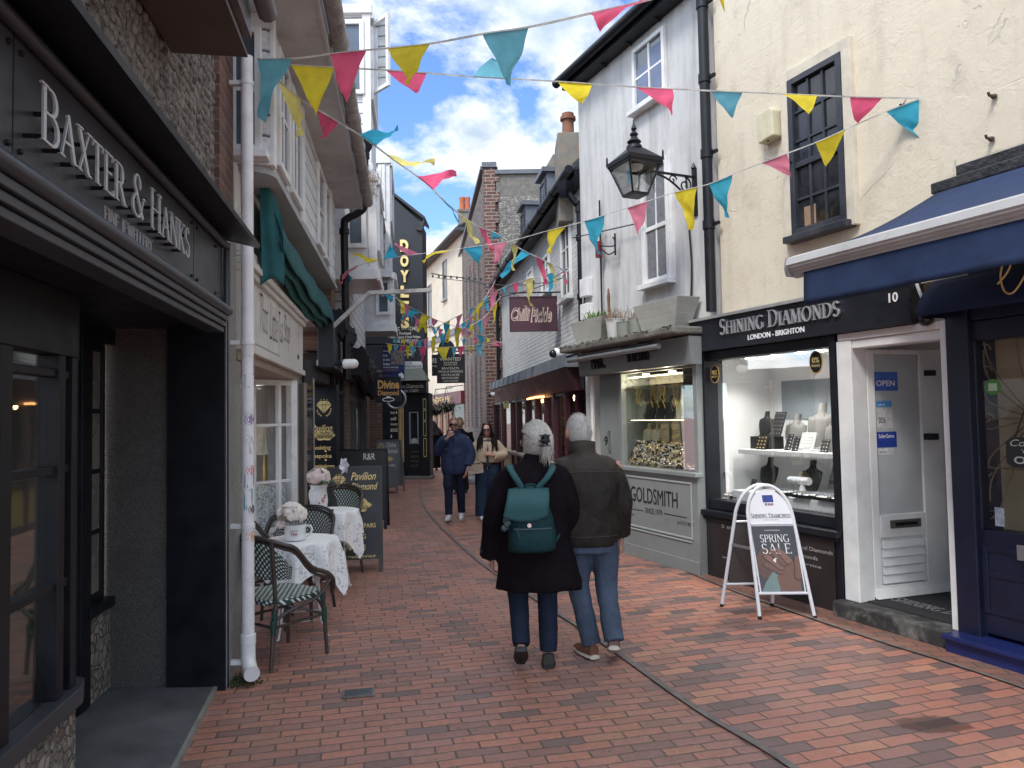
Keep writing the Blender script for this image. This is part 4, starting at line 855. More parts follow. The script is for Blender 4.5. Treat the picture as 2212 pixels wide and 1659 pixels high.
for s_, x0, x1, y, h, sh_ in (('Pavilion', 674, 718, 921, 10, .3), ('Diamond', 676, 720, 935, 10, .3), ('Resizing', 673, 714, 965, 8, 0), ('Bespoke', 670, 716, 983, 8, 0), ('Commissions', 655, 722, 1004, 7, 0), ('Polish', 680, 713, 1026, 8, 0)):
    sans(b, PC, s_, cpx(x0), cpx(x1), cz(y+h), cz(y-h*.4), 0, .003, .008, sh_)
for y in (974, 993, 1014): b.ell(PC.p(cpx(703), cz(y), 0), .016, .003, .016, 8, 4)
b.build('lettering', GOLDP, col)
b = MB(); n = 28; b.prism(PC, [(cpx(700)+(.15+.012*math.cos(6*2*math.pi*k/n))*math.cos(2*math.pi*k/n), cz(940)+.075*(1+.12*math.cos(6*2*math.pi*k/n))*math.sin(2*math.pi*k/n)) for k in range(n)], 0, .003); bd = b.build('gold_badge', GOLDP, col)
b = MB(); sans(b, PC, 'We Buy', cpx(690), cpx(712), cz(937), cz(931), .003, .005, .02); sans(b, PC, 'SCRAP GOLD', cpx(682), cpx(717), cz(947), cz(940), .003, .005, .02); b.build('badge_lettering', BLKL, bd)
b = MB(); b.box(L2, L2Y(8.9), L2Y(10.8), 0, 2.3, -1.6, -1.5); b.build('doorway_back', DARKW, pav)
fb2 = obox('fascia_box', BLK, pav, L2, L2Y(9.4), L2Y(13.2), 2.36, 2.95, .02, .22, bevel=.01)
b = MB(); b.box(L2, L2Y(9.6), L2Y(13.1), 2.42, 2.88, .221, .228); b.build('clear_cover', M('smoky_perspex', (.05, .055, .06), .12, .5, 4, .3, 8, bd=.01), fb2)
lw = thing('wall_lamp', 'white cylindrical wall lamp on the black shop fascia', 'lamp', L2.p(L2Y(9.35), 2.45, .3)); 
lc = at(757, 9.3, 786); b = MB(); b.tube([lc-V((.095, 0, 0)), lc-V((.08, 0, 0)), lc+V((.05, 0, 0)), lc+V((.085, 0, 0)), lc+V((.1, 0, 0))], [.04, .062, .062, .045, .015], 16); b.build('globe', M('opal_globe', (.72, .71, .67), .3, .04), lw, True)
b = MB(); b.tube([lc-V((.09, 0, 0)), lc-V((.2, 0, 0))], .02, 8); b.build('arm', BLK, lw)
# furled black awnings
random.seed(21)
def furled(label, Y0, Y1, z, o, mat, r=.11, group='furled black awnings on the left shopfronts'):
    t_ = thing('awning', label, 'awning', L2.p(L2Y(Y0), z, o), 0, group); b = MB(); n = 24; m_ = 18; rr = []
    for k in range(m_+1):
        u = k/m_; c = L2.p(L2Y(Y0+(Y1-Y0)*u), z-.06*math.sin(math.pi*u), o); q = r*(1+.25*math.sin(u*17)*.4)
        rr.append([c+L2.ez*(math.cos(2*math.pi*i/n)*q*(1+.12*math.sin(i*2.3+u*7)))+UP*(math.sin(2*math.pi*i/n)*q*(1.5+.2*math.sin(i*1.7+u*4))-.08) for i in range(n)])
    b.rings(rr); b.build('canvas', mat, t_, True)
    b = MB(); b.bar(L2.p(L2Y(Y0)+.1, z+.1, 0), L2.p(L2Y(Y0)+.1, z-.1, o), .02); b.bar(L2.p(L2Y(Y1)-.1, z+.1, 0), L2.p(L2Y(Y1)-.1, z-.1, o), .02); b.build('folding_arm', METAL, t_); return t_
BCAN = M('black_canvas', (.014, .015, .020), .85, .3, 9, .6, 30, bd=.01)
furled('furled black awning above the black shop fascia box', 9.9, 12.0, 3.12, .22, BCAN); furled('furled black awning hanging by the white jettied boards', 12.4, 15.0, 2.75, .32, BCAN, .17)
furled('furled black awning behind the gold lettered hanging sign', 15.3, 17.6, 2.6, .3, BCAN, .2)
# brick pier, black downpipe
BRK2 = brickmat('brown_brick', L2.ex, [(0, (.13, .075, .05)), (.5, (.19, .11, .075)), (1, (.15, .085, .06))], (.2, .18, .16))
tr = thing('terrace_building', 'row of dark shopfronts with white boarded upper floors and projecting windows', 'building', (-3, 14, 0))
obox('brick_pier', BRK2, tr, LU, UEnd+.05, UEnd+.55, 2.9, 5.4, -1.2, -.06)
obox('brick_pier', BRK2, tr, L2, L2Y(12.85), L2Y(13.45), 0, 2.36, -.3, .07); obox('brick_pier', BRK2, tr, L2, L2Y(18.2), L2Y(19.2), 0, 2.5, -.3, .08)
WB2 = boards('terrace_boards', L2.ex, (.60, .61, .61), .15, .6)
b = MB(); b.box(L2, L2Y(10.6), L2Y(19.5), 2.95, 6.6, -2.0, -.02); tw = b.build('upper_wall', flintmat('terrace_flint', L2.ex, 9), tr)
b = MB(); b.box(L2, L2Y(11.8), L2Y(15.6), 2.9, 4.4, -.018, .22); b.build('boarded_jetty', WB2, tr)
b = MB(); b.box(L2, L2Y(13.3), L2Y(19.6), 0, 2.9, -.8, -.05); b.build('lower_wall', M('grey_timber', (.06, .06, .06), .7, .35, 3, .3, 20, grime=.5), tr)
b = MB()
for Y in (13.5, 14.2, 14.9, 15.7, 16.6, 17.4, 18.0): b.box(L2, L2Y(Y), L2Y(Y)+.12, 0, 2.7, -.049, .07)
for z in (.5, 2.05, 2.62): b.box(L2, L2Y(13.5), L2Y(18.1), z, z+.09, -.049, .05)
b.build('shopfront_posts', M('grey_post', (.075, .075, .075), .55, .3, 4, .2, 30, grime=.4), tr, bevel=.006)
b = MB(); b.box(L2, L2Y(13.6), L2Y(18.0), .6, 2.05, -.048, -.03); b.build('window_glass', DKG, tr)
b = MB(); b.box(L2, L2Y(15.0), L2Y(15.05), .6, 1.9, .075, .09); b.build('door_pull', STEEL, tr)
dpp = thing('downpipe', 'black cast iron downpipe with a swan neck on the left terrace', 'downpipe', L2.p(L2Y(10.5), 3, .5)); b = MB()
def tp(x, y, Y=10.4): p = at(x, Y); return V((p.x, p.y, 1.7-(y-905)/FD*Y))
b.tube(smooth([tp(793, 312), tp(793, 330), tp(793, 420), tp(790, 445), tp(775, 458), tp(752, 470), tp(747, 490), tp(748, 620), tp(750, 820)], 4), .055, 12)
for x, y in ((793, 428), (793, 330), (747, 497), (748, 600)): p = tp(x, y); b.tube([p-UP*.04, p+UP*.04], .072, 12)
p = tp(793, 308); b.lathe(p-UP*.05, [(.05, -.08), (.11, .02), (.12, .12), (.10, .12)], 4); b.build('pipe', BLK, dpp, True)
b = MB(); random.seed(4); p = tp(806, 385)
for i in range(160): q = p+V((random.gauss(0, .05), random.gauss(0, .05), random.uniform(-.2, .15))); b.tube([q, q+V((random.gauss(0, .03), random.gauss(0, .03), random.uniform(-.12, .02)))], .003, 3, cap=False)
o = b.build('dry_grass', M('dry_straw', (.28, .20, .11), .9, .3)); tag(o, 'dry straw nest hanging behind the black downpipe', 'nest'); o['kind'] = 'stuff'
obox('brick_return', BRK2, tr, Fr((-4.2, 19.6, 0), (1, 0, 0)), 0, at(822, 19.6).x+4.2, 0, 3.0, -.3, 0)
# oriel towers
def oriel(Y0, Y1, xo, z0, z1, wins, name, matb, roofz=None, sill=None, boardz=None):
    """white boxed projecting bay; xo = outer x; near face towards the viewer carries windows (x0,x1,z0,z1)"""
    wx = L2.p(L2Y(Y0), 0, 0).x; f = Fr((wx-.4, Y0, 0), (1, 0, 0)); W_ = xo-f.o.x
    d = V((-.134, 1, 0)).normalized(); b = MB(); o = f.o; e = V((xo, Y0, 0)); k = (Y1-Y0)/d.y
    b.hexa([o+UP*z0, e+UP*z0, e+d*k+UP*z0, o+d*k+UP*z0, o+UP*z1, e+UP*z1, e+d*k+UP*z1, o+d*k+UP*z1]); ob = b.build(name, matb, tr)
    b = MB(); b.box(f, W_-.11, W_+.02, z0, z1, .0, .03); b.box(f, 0, W_+.04, z0-.05, z0+.12, .0, .05); b.box(f, 0, W_+.05, z1-.04, z1+.10, -.02, .07); b.build('corner_trim', UPVC, ob, bevel=.005)
    b = MB(); side = Fr(e, d); b.box(side, .1, k, z0-.05, z0+.12, .0, .05); b.box(side, .1, k, z1-.04, z1+.10, -.02, .07)
    b.build('side_trim', UPVC, ob, bevel=.005)
    for (x0, x1, a, c) in wins:
        if x0 == 's': window(ob, side, .15, k-.1, a, c, .003, 2, 1, UPVC, SKYG, .06, .04, .05, sill=False)
        else: window(ob, f, at(x0, Y0).x-f.o.x, at(x1, Y0).x-f.o.x, a, c, .003, 1, 1, UPVC, SKYG, .07, .03, .06, sill=False)
    return ob, f, side, k
zY = lambda y, Y: 1.7-(y-905)/FD*Y
WB3 = boards('oriel_boards', (1, 0, 0), (.66, .67, .67), .17, .55)
oriel(11.0, 12.6, at(816, 11).x, zY(596, 11), zY(383, 11), [(750, 796, zY(535, 11), zY(392, 11)), ('s', 0, zY(535, 11), zY(392, 11))], 'projecting_window', UPVC)
tb, tf, ts, tk = oriel(11.25, 13.0, at(806, 11.25).x, zY(383, 11.25)+.12, zY(8, 11.25), [(735, 795, zY(195, 11.25), zY(28, 11.25)), ('s', 0, zY(195, 11.25), zY(28, 11.25))], 'boarded_tower', WB3)
b = MB(); pa = at(804, 11.5, 190); pb = at(842, 11.15, 200); za, zb_ = zY(28, 11.4), zY(190, 11.4); cf_ = Wall((pa.x, pa.y), (pb.x, pb.y)); cl_ = cf_.L
for q in ((0, .06, zb_, za), (cl_-.06, cl_, zb_, za), (.06, cl_-.06, zb_, zb_+.06), (.06, cl_-.06, za-.06, za)): b.box(cf_, q[0], q[1], q[2], q[3], -.02, .03)
cs = b.build('open_casement', UPVC, tb, bevel=.004); MB().poly([cf_.p(.05, zb_+.05, 0), cf_.p(cl_-.05, zb_+.05, 0), cf_.p(cl_-.05, za-.05, 0), cf_.p(.05, za-.05, 0)]).build('pane', GLZ, cs)
oriel(15.9, 17.4, at(853, 15.9).x, zY(712, 15.9), zY(600, 15.9), [(815, 848, zY(682, 15.9), zY(605, 15.9))], 'projecting_window', UPVC)
oriel(15.6, 17.6, at(846, 15.6).x, zY(594, 15.6), zY(345, 15.6), [(823, 838, zY(472, 15.6), zY(352, 15.6)), ('s', 0, zY(472, 15.6), zY(352, 15.6))], 'boarded_tower', WB3)
b = MB(); b.box(L2, L2Y(13.0), L2Y(15.6), 5.55, 5.7, .0, .55); b.tube([L2.p(L2Y(12.6), 5.75, .62), L2.p(L2Y(15.7), 5.72, .62)], .07, 8); b.build('gutter', BLK, tr)
b = MB(); b.hexa([L2.p(L2Y(10.2), 5.7, .5), L2.p(L2Y(15.6), 5.7, .5), L2.p(L2Y(15.6), 7.3, -1.8), L2.p(L2Y(10.2), 7.3, -1.8), L2.p(L2Y(10.2), 5.8, .5), L2.p(L2Y(15.6), 5.8, .5), L2.p(L2Y(15.6), 7.4, -1.8), L2.p(L2Y(10.2), 7.4, -1.8)]); b.build('roof', SLATE, tr)
# empty white sign arm reaching over the lane
sa = thing('sign_arm', 'rusty white metal sign bracket reaching over the lane with no sign', 'sign bracket', tp(725, 700, 9.5)); b = MB(); P = [tp(715, 710, 9.5), tp(800, 633, 9.5), tp(936, 629, 9.5)]
RW_ = M('rusty_white_steel', (.55, .54, .52), .5, .1, 8, .1, 30, grime=.7, gs=9, gcol=(.16, .07, .035))
b.bar(P[0], P[1], .05, .05, V((0, 1, 0))); b.bar(P[1]-V((.02, 0, 0)), P[2], .05, .05); b.build('arm', RW_, sa, bevel=.004)
b = MB(); 
for k in range(5): b.tube([tp(920, 636, 9.5)-UP*(.02+k*.03)+V((math.cos(a)*.008, math.sin(a)*.004*(k % 2), math.sin(a)*.018)) for a in [q*math.pi/4 for q in range(8)]], .003, 4, close=True)
b.build('chain', CABLE, sa)
# hanging signs
SGN = M('black_sign_board', (.012, .013, .017), .35, .2, 5, .05, 30)
def hang_sign(name, label, x0, x1, y0, y1, Y, mat=SGN, arm=True, th=.05, frame=None, group=None):
    a = at(x0, Y, y1); b_ = at(x1, Y, y1); f = Fr((a.x, Y, 0), (1, 0, 0)); W_ = b_.x-a.x; z0, z1 = a.z, at(x0, Y, y0).z
    o = thing(name, label, 'sign', (a.x, Y, z0), 0, group); bd_ = obox('board', mat, o, f, 0, W_, z0, z1, -th, 0, bevel=.006)
    if frame: 
        m_ = MB(); q = .02; m_.box(f, 0, W_, z1-q, z1, .001, .012); m_.box(f, 0, W_, z0, z0+q, .001, .012); m_.box(f, 0, q, z0+q, z1-q, .001, .012); m_.box(f, W_-q, W_, z0+q, z1-q, .001, .012); m_.build('frame', frame, o)
    if arm: 
        m_ = MB(); s_ = -1 if arm == 'l' else 1; e = W_+.5 if s_ > 0 else -.6
        m_.tube([f.p(0 if s_ > 0 else W_, z1+.07, -th/2), f.p(e, z1+.07, -th/2)], .014, 6)
        for k in (.12, .88): m_.tube([f.p(W_*k, z1-.01, -th/2), f.p(W_*k, z1+.07, -th/2)], .006, 5)
        m_.build('bracket', BLK, o)
    sx = lambda x: at(x, Y).x-a.x; sz = lambda y: at((x0+x1)/2, Y, y).z
    return o, f, bd_, W_, z0, z1, sx, sz
o, f, bd_, W_, z0, z1, sx, sz = hang_sign('hanging_sign', 'black hanging sign with gold letters and a white ring picture on the left terrace', 810, 866, 814, 870, 14.0, arm='l')
b = MB(); sans(b, f, 'Divine', sx(817), sx(863), sz(840), sz(821), 0, .003, .03); sans(b, f, 'Diamond', sx(817), sx(862), sz(854), sz(843), 0, .003, .02); b.build('lettering', M('orange_gold_letter', (.66, .40, .13), .5, .1), bd_)
b = MB(); b.tube([f.p(W_*.52+.11*math.cos(k*.3142), z0+.055+.035*math.sin(k*.3142), .006) for k in range(20)], .008, 5, close=True); b.prism(f, [(W_*.52-.03, z0+.09), (W_*.52+.03, z0+.09), (W_*.52+.04, z0+.12), (W_*.52-.04, z0+.12)], 0, .005); b.build('ring_emblem', WHITEL, bd_)
c = at(856, 15.0, 862); ro = thing('round_sign', 'round black sign with grey rim half hidden behind the gold lettered hanging sign', 'sign', c); f = Fr(c, (1, 0, 0)); b = MB(); b.lathe(c, [(0, -.02), (.20, -.02), (.20, .02), (0, .02)], 36, Fr(c, (1, 0, 0), (0, -1, 0))); b.build('board', SGN, ro); b = MB(); b.tube([f.p(.19*math.cos(k*.1745), .19*math.sin(k*.1745), .02) for k in range(36)], .026, 8, close=True); b.build('rim', METAL, ro, True)
b = MB(); b.tube([c+UP*.2, c+UP*.45, c+UP*.45-V((.9, 0, 0))], .014, 6); b.build('bracket', BLK, ro)
BLUE = M('blue_sign_board', (.014, .035, .14), .4, .15, 4, .05, 30)
o, f, bd_, W_, z0, z1, sx, sz = hang_sign('direction_sign', 'dark blue hanging sign with white words and a photograph panel', 826, 874, 750, 820, 17.0, BLUE, arm='l')
b = MB()
for i, s_ in enumerate(('Shop', 'Eat', 'Drink', 'Relax')): sans(b, f, s_, sx(829), sx(829+[15, 10, 15, 15][i]), sz(761+i*9.2), sz(755.5+i*9.2), 0, .003, .02)
sans(b, f, 'the heart of the Lanes', sx(829), sx(862), sz(795), sz(791), 0, .003, .01); b.build('lettering', WHITEL, bd_)
b = MB(); sans(b, f, 'Meeting House Lane', sx(829), sx(860), sz(801), sz(797), 0, .003, .01); b.bar(f.p(sx(832), sz(810), .003), f.p(sx(842), sz(810), .003), .02, .006); b.build('orange_lettering', M('orange_letter', (.55, .2, .05), .5, .1), bd_)
random.seed(31); b = MB(); b.box(f, sx(846), W_-.01, sz(788), sz(757), .001, .004); pn = b.build('photo_panel', M('photo_panel', (.20, .17, .15), .5, .9, 14, 0), bd_)
b = MB(); b.prism(f, [(sx(864), z0+.02), (W_-.01, z0+.02), (W_-.01, z0+.10), (sx(868), z0+.16), (sx(862), z0+.13)], .001, .004); b.build('white_bird', WHITEL, bd_)
# ================================================================ END OF LANE: black gabled shop, cream building
DF = Fr((at(832, 20.5).x, 20.5, 0), (1, 0, 0)); dx = lambda x: at(x, 20.5).x-DF.o.x; dz = lambda y: zY(y, 20.5)
doy = thing('gabled_shop', 'black gabled shop at the bend with tall gold vertical lettering', 'shop', (-2.9, 20.5, 0))
BLKR = M('black_render', (.013, .015, .022), .6, .3, 3, .3, 40, grime=.2, gcol=(.03, .03, .035))
b = MB(); r0, r1 = dx(780), dx(917); b.prism(DF, [(r0, dz(835)), (r1, dz(835)), (r1, dz(484)), (dx(850), dz(418)), (r0, dz(340))], -1.0, 0); b.build('gable_wall', BLKR, doy)
b = MB(); 
for (xa, ya, xb, yb) in ((850, 414, 924, 474),): b.hexa([DF.p(dx(xa), dz(ya)-.02, .1), DF.p(dx(xb), dz(yb)-.02, .1), DF.p(dx(xb), dz(yb)-.02, -1), DF.p(dx(xa), dz(ya)-.02, -1), DF.p(dx(xa), dz(ya)+.07, .1), DF.p(dx(xb), dz(yb)+.07, .1), DF.p(dx(xb), dz(yb)+.07, -1), DF.p(dx(xa), dz(ya)+.07, -1)])
b.prism(DF, [(dx(905), dz(497)), (dx(921), dz(474)), (dx(924), dz(478)), (dx(917), dz(500))], -.1, .08); b.build('roof_verge', M('dark_verge', (.02, .02, .024), .6, .2), doy)
b = MB()
for i, ch in enumerate('DOYLES'): y = 532+i*33.6; sans(b, DF, ch, dx(869), dx(887), dz(y+12), dz(y-14), 0, .05, .055)
b.build('lettering', M('gold_block_letter', (.86, .68, .28), .45, .1, 10, .05), doy)
b = MB()
for s_, x0, x1, y, h in (('CLASSIC WATCHES', 838, 905, 712, 4), ('Purchased', 865, 890, 722, 3.4), ('Rolex, Cartier & Patek Philippe', 846, 910, 731, 3.4), ('FINE JEWELLERY', 852, 905, 740, 4), ('Estate Jewels', 860, 900, 760, 3.5), ('Est. 1860', 872, 892, 768, 3)): sans(b, DF, s_, dx(x0), dx(x1), dz(y+h), dz(y-h), 0, .004, .012)
b.build('small_lettering', CREAML, doy)
sp_ = obox('street_plate', M('white_plate', (.7, .7, .68), .4, .05), doy, DF, dx(872), dx(914), dz(799), dz(784), 0, .03)
b = MB(); sans(b, DF, 'DOYLES', dx(874), dx(892), dz(790), dz(786), .03, .033, .02); sans(b, DF, 'MEETING HOUSE LANE', dx(874), dx(912), dz(797.5), dz(791.5), .03, .033, .02); b.build('lettering', BLKL, sp_)
b = MB(); b.hexa([DF.p(dx(845), dz(827), .55), DF.p(dx(929), dz(827), .55), DF.p(dx(929), dz(827), -.2), DF.p(dx(845), dz(827), -.2), DF.p(dx(850), dz(800), .1), DF.p(dx(915), dz(800), .1), DF.p(dx(915), dz(800), -.2), DF.p(dx(850), dz(800), -.2)]); b.build('lead_canopy', M('green_grey_lead', (.10, .105, .085), .6, .2, 6, .2, 20), doy)
fb3 = obox('fascia', SGN, doy, DF, dx(845), dx(925), dz(853), dz(829), -.2, .35)
b = MB(); sans(b, DF, 'AND', dx(870), dx(880), dz(842), dz(837), .35, .353, .0); sans(b, DF, 'Diamonds', dx(883), dx(919), dz(842.5), dz(833.5), .35, .353, .0); sans(b, DF, 'for CASH', dx(878), dx(908), dz(851), dz(845), .35, .353, .0, .2); b.build('lettering', CREAML, fb3)
sf_ = MB(); sf_.box(DF, dx(750), dx(875), 0, dz(853), -.3, .1); sf_.box(DF, dx(875), dx(912), 0, dz(962), -.3, .12); sf_.box(DF, dx(875), dx(912), dz(893), dz(853), -.3, .12); sf_.box(DF, dx(875), dx(885), dz(962), dz(893), -.3, .12); sf_.box(DF, dx(905), dx(912), dz(962), dz(893), -.3, .12); sf_.box(DF, dx(912), dx(930), 0, dz(853), -.6, .25); sf_.build('shopfront', BLK, doy)
b = MB(); b.box(DF, dx(885), dx(887.5), dz(962), dz(893), .0, .125); b.box(DF, dx(902.5), dx(905), dz(962), dz(893), 0, .125); b.box(DF, dx(885), dx(905), dz(895), dz(893), 0, .125); b.build('display_frame', METAL, doy)
MB().poly([DF.p(dx(885), dz(962), .02), DF.p(dx(905), dz(962), .02), DF.p(dx(905), dz(893), .02), DF.p(dx(885), dz(893), .02)]).build('pane', DKG, doy)
b = MB(); random.seed(3)
for i in range(26): b.ell(DF.p(dx(887+random.random()*15), dz(960-random.random()*9), .05), .035, .02, .03, 6, 4)
b.build('window_jewels', M('pale_jewels', (.5, .5, .46), .3, .6, 60, 0), doy)
b = MB()
for y0, y1 in ((866, 887), (890, 911), (914, 944), (950, 988)):
    for q in ((916.5, 917.3), (922.2, 923)): b.box(DF, dx(q[0]), dx(q[1]), dz(y1), dz(y0), .25, .256)
    for q in (y0, y1): b.box(DF, dx(916.5), dx(923), dz(q)-.01, dz(q)+.01, .25, .256)
for x in (862.5, 865.5, 868.5, 871.5): b.box(DF, dx(x), dx(x)+.018, dz(1000), dz(872), .1, .106)
b.build('gold_lines', GOLDP, doy)
b = MB()
for i, s_ in enumerate(('We', 'buy &', 'sell', 'luxury', 'BOXES', '&', 'WATCHES', 'LARGER', 'stock')): sans(b, DF, s_, dx(845), dx(845+min(15, 3*len(s_))), dz(885+i*12.5), dz(878+i*12.5), .1, .104, .01)
b.build('column_lettering', CREAML, doy)
b = MB(); b.box(DF, dx(832), dx(935), 0, .08, -.3, .4); b.build('shop_step', CONC, doy)
b = MB()
for i, s_ in enumerate(('Jewellery', 'DIAMONDS', 'ANTIQUE', 'JEWELLERY')): sans(b, DF, s_, dx(887), dx(905), dz(981+i*10), dz(976+i*10), .12, .124, .01)
b.build('panel_lettering', M('faint_gold', (.10, .085, .05), .5, .1), doy)
# cream building round the bend, dark red shopfront
_a = at(915, 36.0); _b = at(1006, 28.0); CB = Wall((_a.x, _a.y), (_b.x, _b.y))
crb = thing('cream_building', 'cream rendered building at the bend above a dark red shopfront', 'building', (CB.o.x, CB.o.y, 0)); CRM2 = M('cream_render', (.56, .51, .40), .8, .1, 1.5, .3, 30, grime=.35, gcol=(.35, .3, .22))
zE = 8.8; b = MB(); b.box(CB, -4, CB.L+.3, 2.7, zE, -5, 0); b.build('wall', CRM2, crb)
b = MB(); b.box(CB, -4.2, CB.L+.4, zE, zE+.12, -.3, .28); b.tube([CB.p(-4.2, zE+.05, .34), CB.p(CB.L+.4, zE+.05, .34)], .07, 8); b.hexa([CB.p(-4.2, zE+.12, .3), CB.p(CB.L+.4, zE+.12, .3), CB.p(CB.L+.4, zE+1.5, -2.2), CB.p(-4.2, zE+1.5, -2.2), CB.p(-4.2, zE+.18, .3), CB.p(CB.L+.4, zE+.18, .3), CB.p(CB.L+.4, zE+1.56, -2.2), CB.p(-4.2, zE+1.56, -2.2)]); b.build('roof', SLATE, crb)
for x0, x1, y0, y1 in ((929, 936, 612, 702), (962, 970, 558, 645)):
    s0, s1 = CB.X(x0), CB.X(x1); z0 = CB.Z((x0+x1)/2, y1); z1 = CB.Z((x0+x1)/2, y0); window(crb, CB, s0, s1, z0, z1, .004, 1, 2, M('grey_sash', (.25, .24, .22), .6, .1), DKG, .06, .03, .05)
b = MB(); b.box(CB, -4, CB.L+.3, CB.Z(970, 722)-.12, CB.Z(970, 722)+.12, .0, .06); b.build('string_course', M('slate_band', (.16, .17, .19), .6, .2), crb)
REDP = M('dark_red_paint', (.085, .010, .016), .4, .2, 4, .1, 40)
b = MB(); b.box(CB, -4, CB.L+.3, 2.2, 2.69, -.3, .25); b.box(CB, -4, CB.L+.3, 0, .7, -.3, .12)
for k in range(9): b.box(CB, -3.5+k*1.15, -3.2+k*1.15, .7, 2.2, -.3, .14)
b.build('red_shopfront', REDP, crb, bevel=.008)
b = MB(); b.box(CB, -4, CB.L+.3, .7, 2.2, -.28, .0); b.build('shop_window', DKG, crb)
PGW = M('pale_gold_wood', (.40, .32, .20), .6, .1)
for k in range(9): obox('pale_mullion', PGW, crb, CB, -3.1+k*1.15, -3.04+k*1.15, .72, 2.18, .002, .1)
b = MB(); sans(b, CB, 'MEETING HOUSE', CB.X(948), CB.X(985), 2.3, 2.55, .25, .253, .01); b.build('lettering', GOLDP, crb)
ch = thing('chimney_stack', 'distant chimney stack with two orange clay pots above the flint building', 'chimney', at(1010, 34, 480)); f = Fr((at(996, 34).x, 34, 0), (1, 0, 0)); wd = at(1022, 34).x-at(996, 34).x
b = MB(); b.box(f, 0, wd, 6, zY(452, 34), -.7, 0); b.box(f, -.05, wd+.05, zY(458, 34), zY(453, 34), -.75, .05); b.build('stack', CONC, ch)
for k in (.32, .78): b = MB(); b.lathe(f.p(wd*k, zY(453, 34), -.3), [(.13, 0), (.14, .1), (.12, .5), (.14, .55), (.14, .66), (.1, .66)], 12); b.build('chimney_pot', M('terracotta', (.42, .13, .06), .8, .15), ch, True)
# hanging baskets
for i, (x, y, lab) in enumerate(((941, 878, 'leafy hanging basket with white flowers, left of the pair by the red shopfront'), (964, 872, 'leafy hanging basket with white flowers, right of the pair by the red shopfront'))):
    p = at(x, 21.5+i*.5, y); o = thing('hanging_basket', lab, 'hanging basket', p, 0, 'hanging baskets by the red shopfront'); b = MB(); b.lathe(p-UP*.12, [(.02, -.16), (.14, -.1), (.2, 0)], 12); b.build('basket', BLK, o)
    b = MB(); w_ = MB(); random.seed(40+i)
    for k in range(520):
        q = p+V((random.gauss(0, .15), random.gauss(0, .13), random.gauss(-.02, .09)-.12*random.random())); d = V((random.gauss(0, 1), random.gauss(0, 1), random.gauss(.3, .7))).normalized(); x_ = d.cross(V((.1, .3, 1))).normalized(); s = random.uniform(.018, .036)
        (w_ if k % 5 == 0 else b).poly([q-x_*s*.6, q+d*s*1.6, q+x_*s*.6, q-d*s])
    b.build('leaves', LEAF, o); w_.build('blossom', M('white_blossom_%d' % i, (.62, .62, .52), .7, .2), o)
    b = MB(); 
    for a in (0, 2.1, 4.2): b.tube([p+V((.18*math.cos(a), .18*math.sin(a), -.1)), p+UP*.5], .005, 4)
    b.tube([p+UP*.5, p+UP*.5+V((.5, .2, .05))], .012, 5); b.build('chains', BLK, o)
# ================================================================ RIGHT: planes
RW = Wall((.987, 10.158), (4.243, 2.846)); RG = RW.off(.22)
def rz(x, y, c=0.0): return RW.Z(x, y, c)
def rs(x, c=0.0): return RW.X(x, c)
t = NT('white_render'); n1 = t.noise(1.1, 8, .7); st = t.n('Mapping', Vector=t.pos(), Scale=(5, 5, .6)).outputs[0]; n2 = t.noise(1.2, 7, .7, vec=st)
c = t.mix(t.mr(n1, .4, .75, 0, .55), (.575, .57, .555), (.40, .395, .385)); c = t.mix(t.mr(n2, .46, .74, 0, .7), c, (.24, .235, .22)); WREND = t.fin(c, .75, t.bump(t.noise(5, 6, .6), .25, .03, t.bump(t.noise(60, 3), .15, .004)))
t = NT('cream_stucco'); x_, z_ = wallvec(t, RW.ex); n1 = t.noise(1.0, 6, .6); vec = t.n('CombineXYZ', X=t.ma('ADD', x_, t.ma('MULTIPLY', t.noise(1.5, 4), .5)), Y=z_).outputs[0]
cr = t.n('TexVoronoi', _feature='DISTANCE_TO_EDGE', Vector=vec, Scale=.8).outputs['Distance']; crk = t.mr(cr, .0, .0035, 1, 0); crk = t.ma('MULTIPLY', crk, t.mr(t.noise(.8, 2), .55, .62, 0, 1))
c = t.mix(t.mr(n1, .35, .7, 0, 1), (.66, .598, .465), (.595, .528, .405)); c = t.mix(t.mr(t.noise(3.2, 7, .7), .54, .74, 0, .5), c, (.40, .34, .26)); c = t.mix(t.mr(t.noise(1.3, 6, .65, vec=t.n('Mapping', Vector=t.pos(), Scale=(4, 4, .5)).outputs[0]), .52, .75, 0, .4), c, (.42, .36, .28)); c = t.mix(t.ma('MULTIPLY', crk, .6), c, (.25, .2, .15))
pe = t.mr(t.noise(2.6, 8, .75, dist=1.2), .64, .66, 0, 1); c = t.mix(t.ma('MULTIPLY', pe, .5), c, (.74, .71, .62))
fy = t.ma('FRACT', t.ma('DIVIDE', z_, .43)); ln = t.mr(t.ma('ABSOLUTE', t.ma('SUBTRACT', fy, .5)), .488, .496, 0, 1)
nb = t.bump(t.ma('MULTIPLY', ln, t.mr(t.noise(.9, 3), .42, .6, 0, 1)), .35, -.01); nb = t.bump(t.ma('MULTIPLY', t.noise(13, 9, .7, dist=.9), t.mr(t.noise(1.7, 3), .35, .7, .25, 1)), .42, .03, nb); nb = t.bump(pe, .8, -.006, nb); nb = t.bump(crk, .8, -.01, nb)
CREAM = t.fin(c, .8, nb)

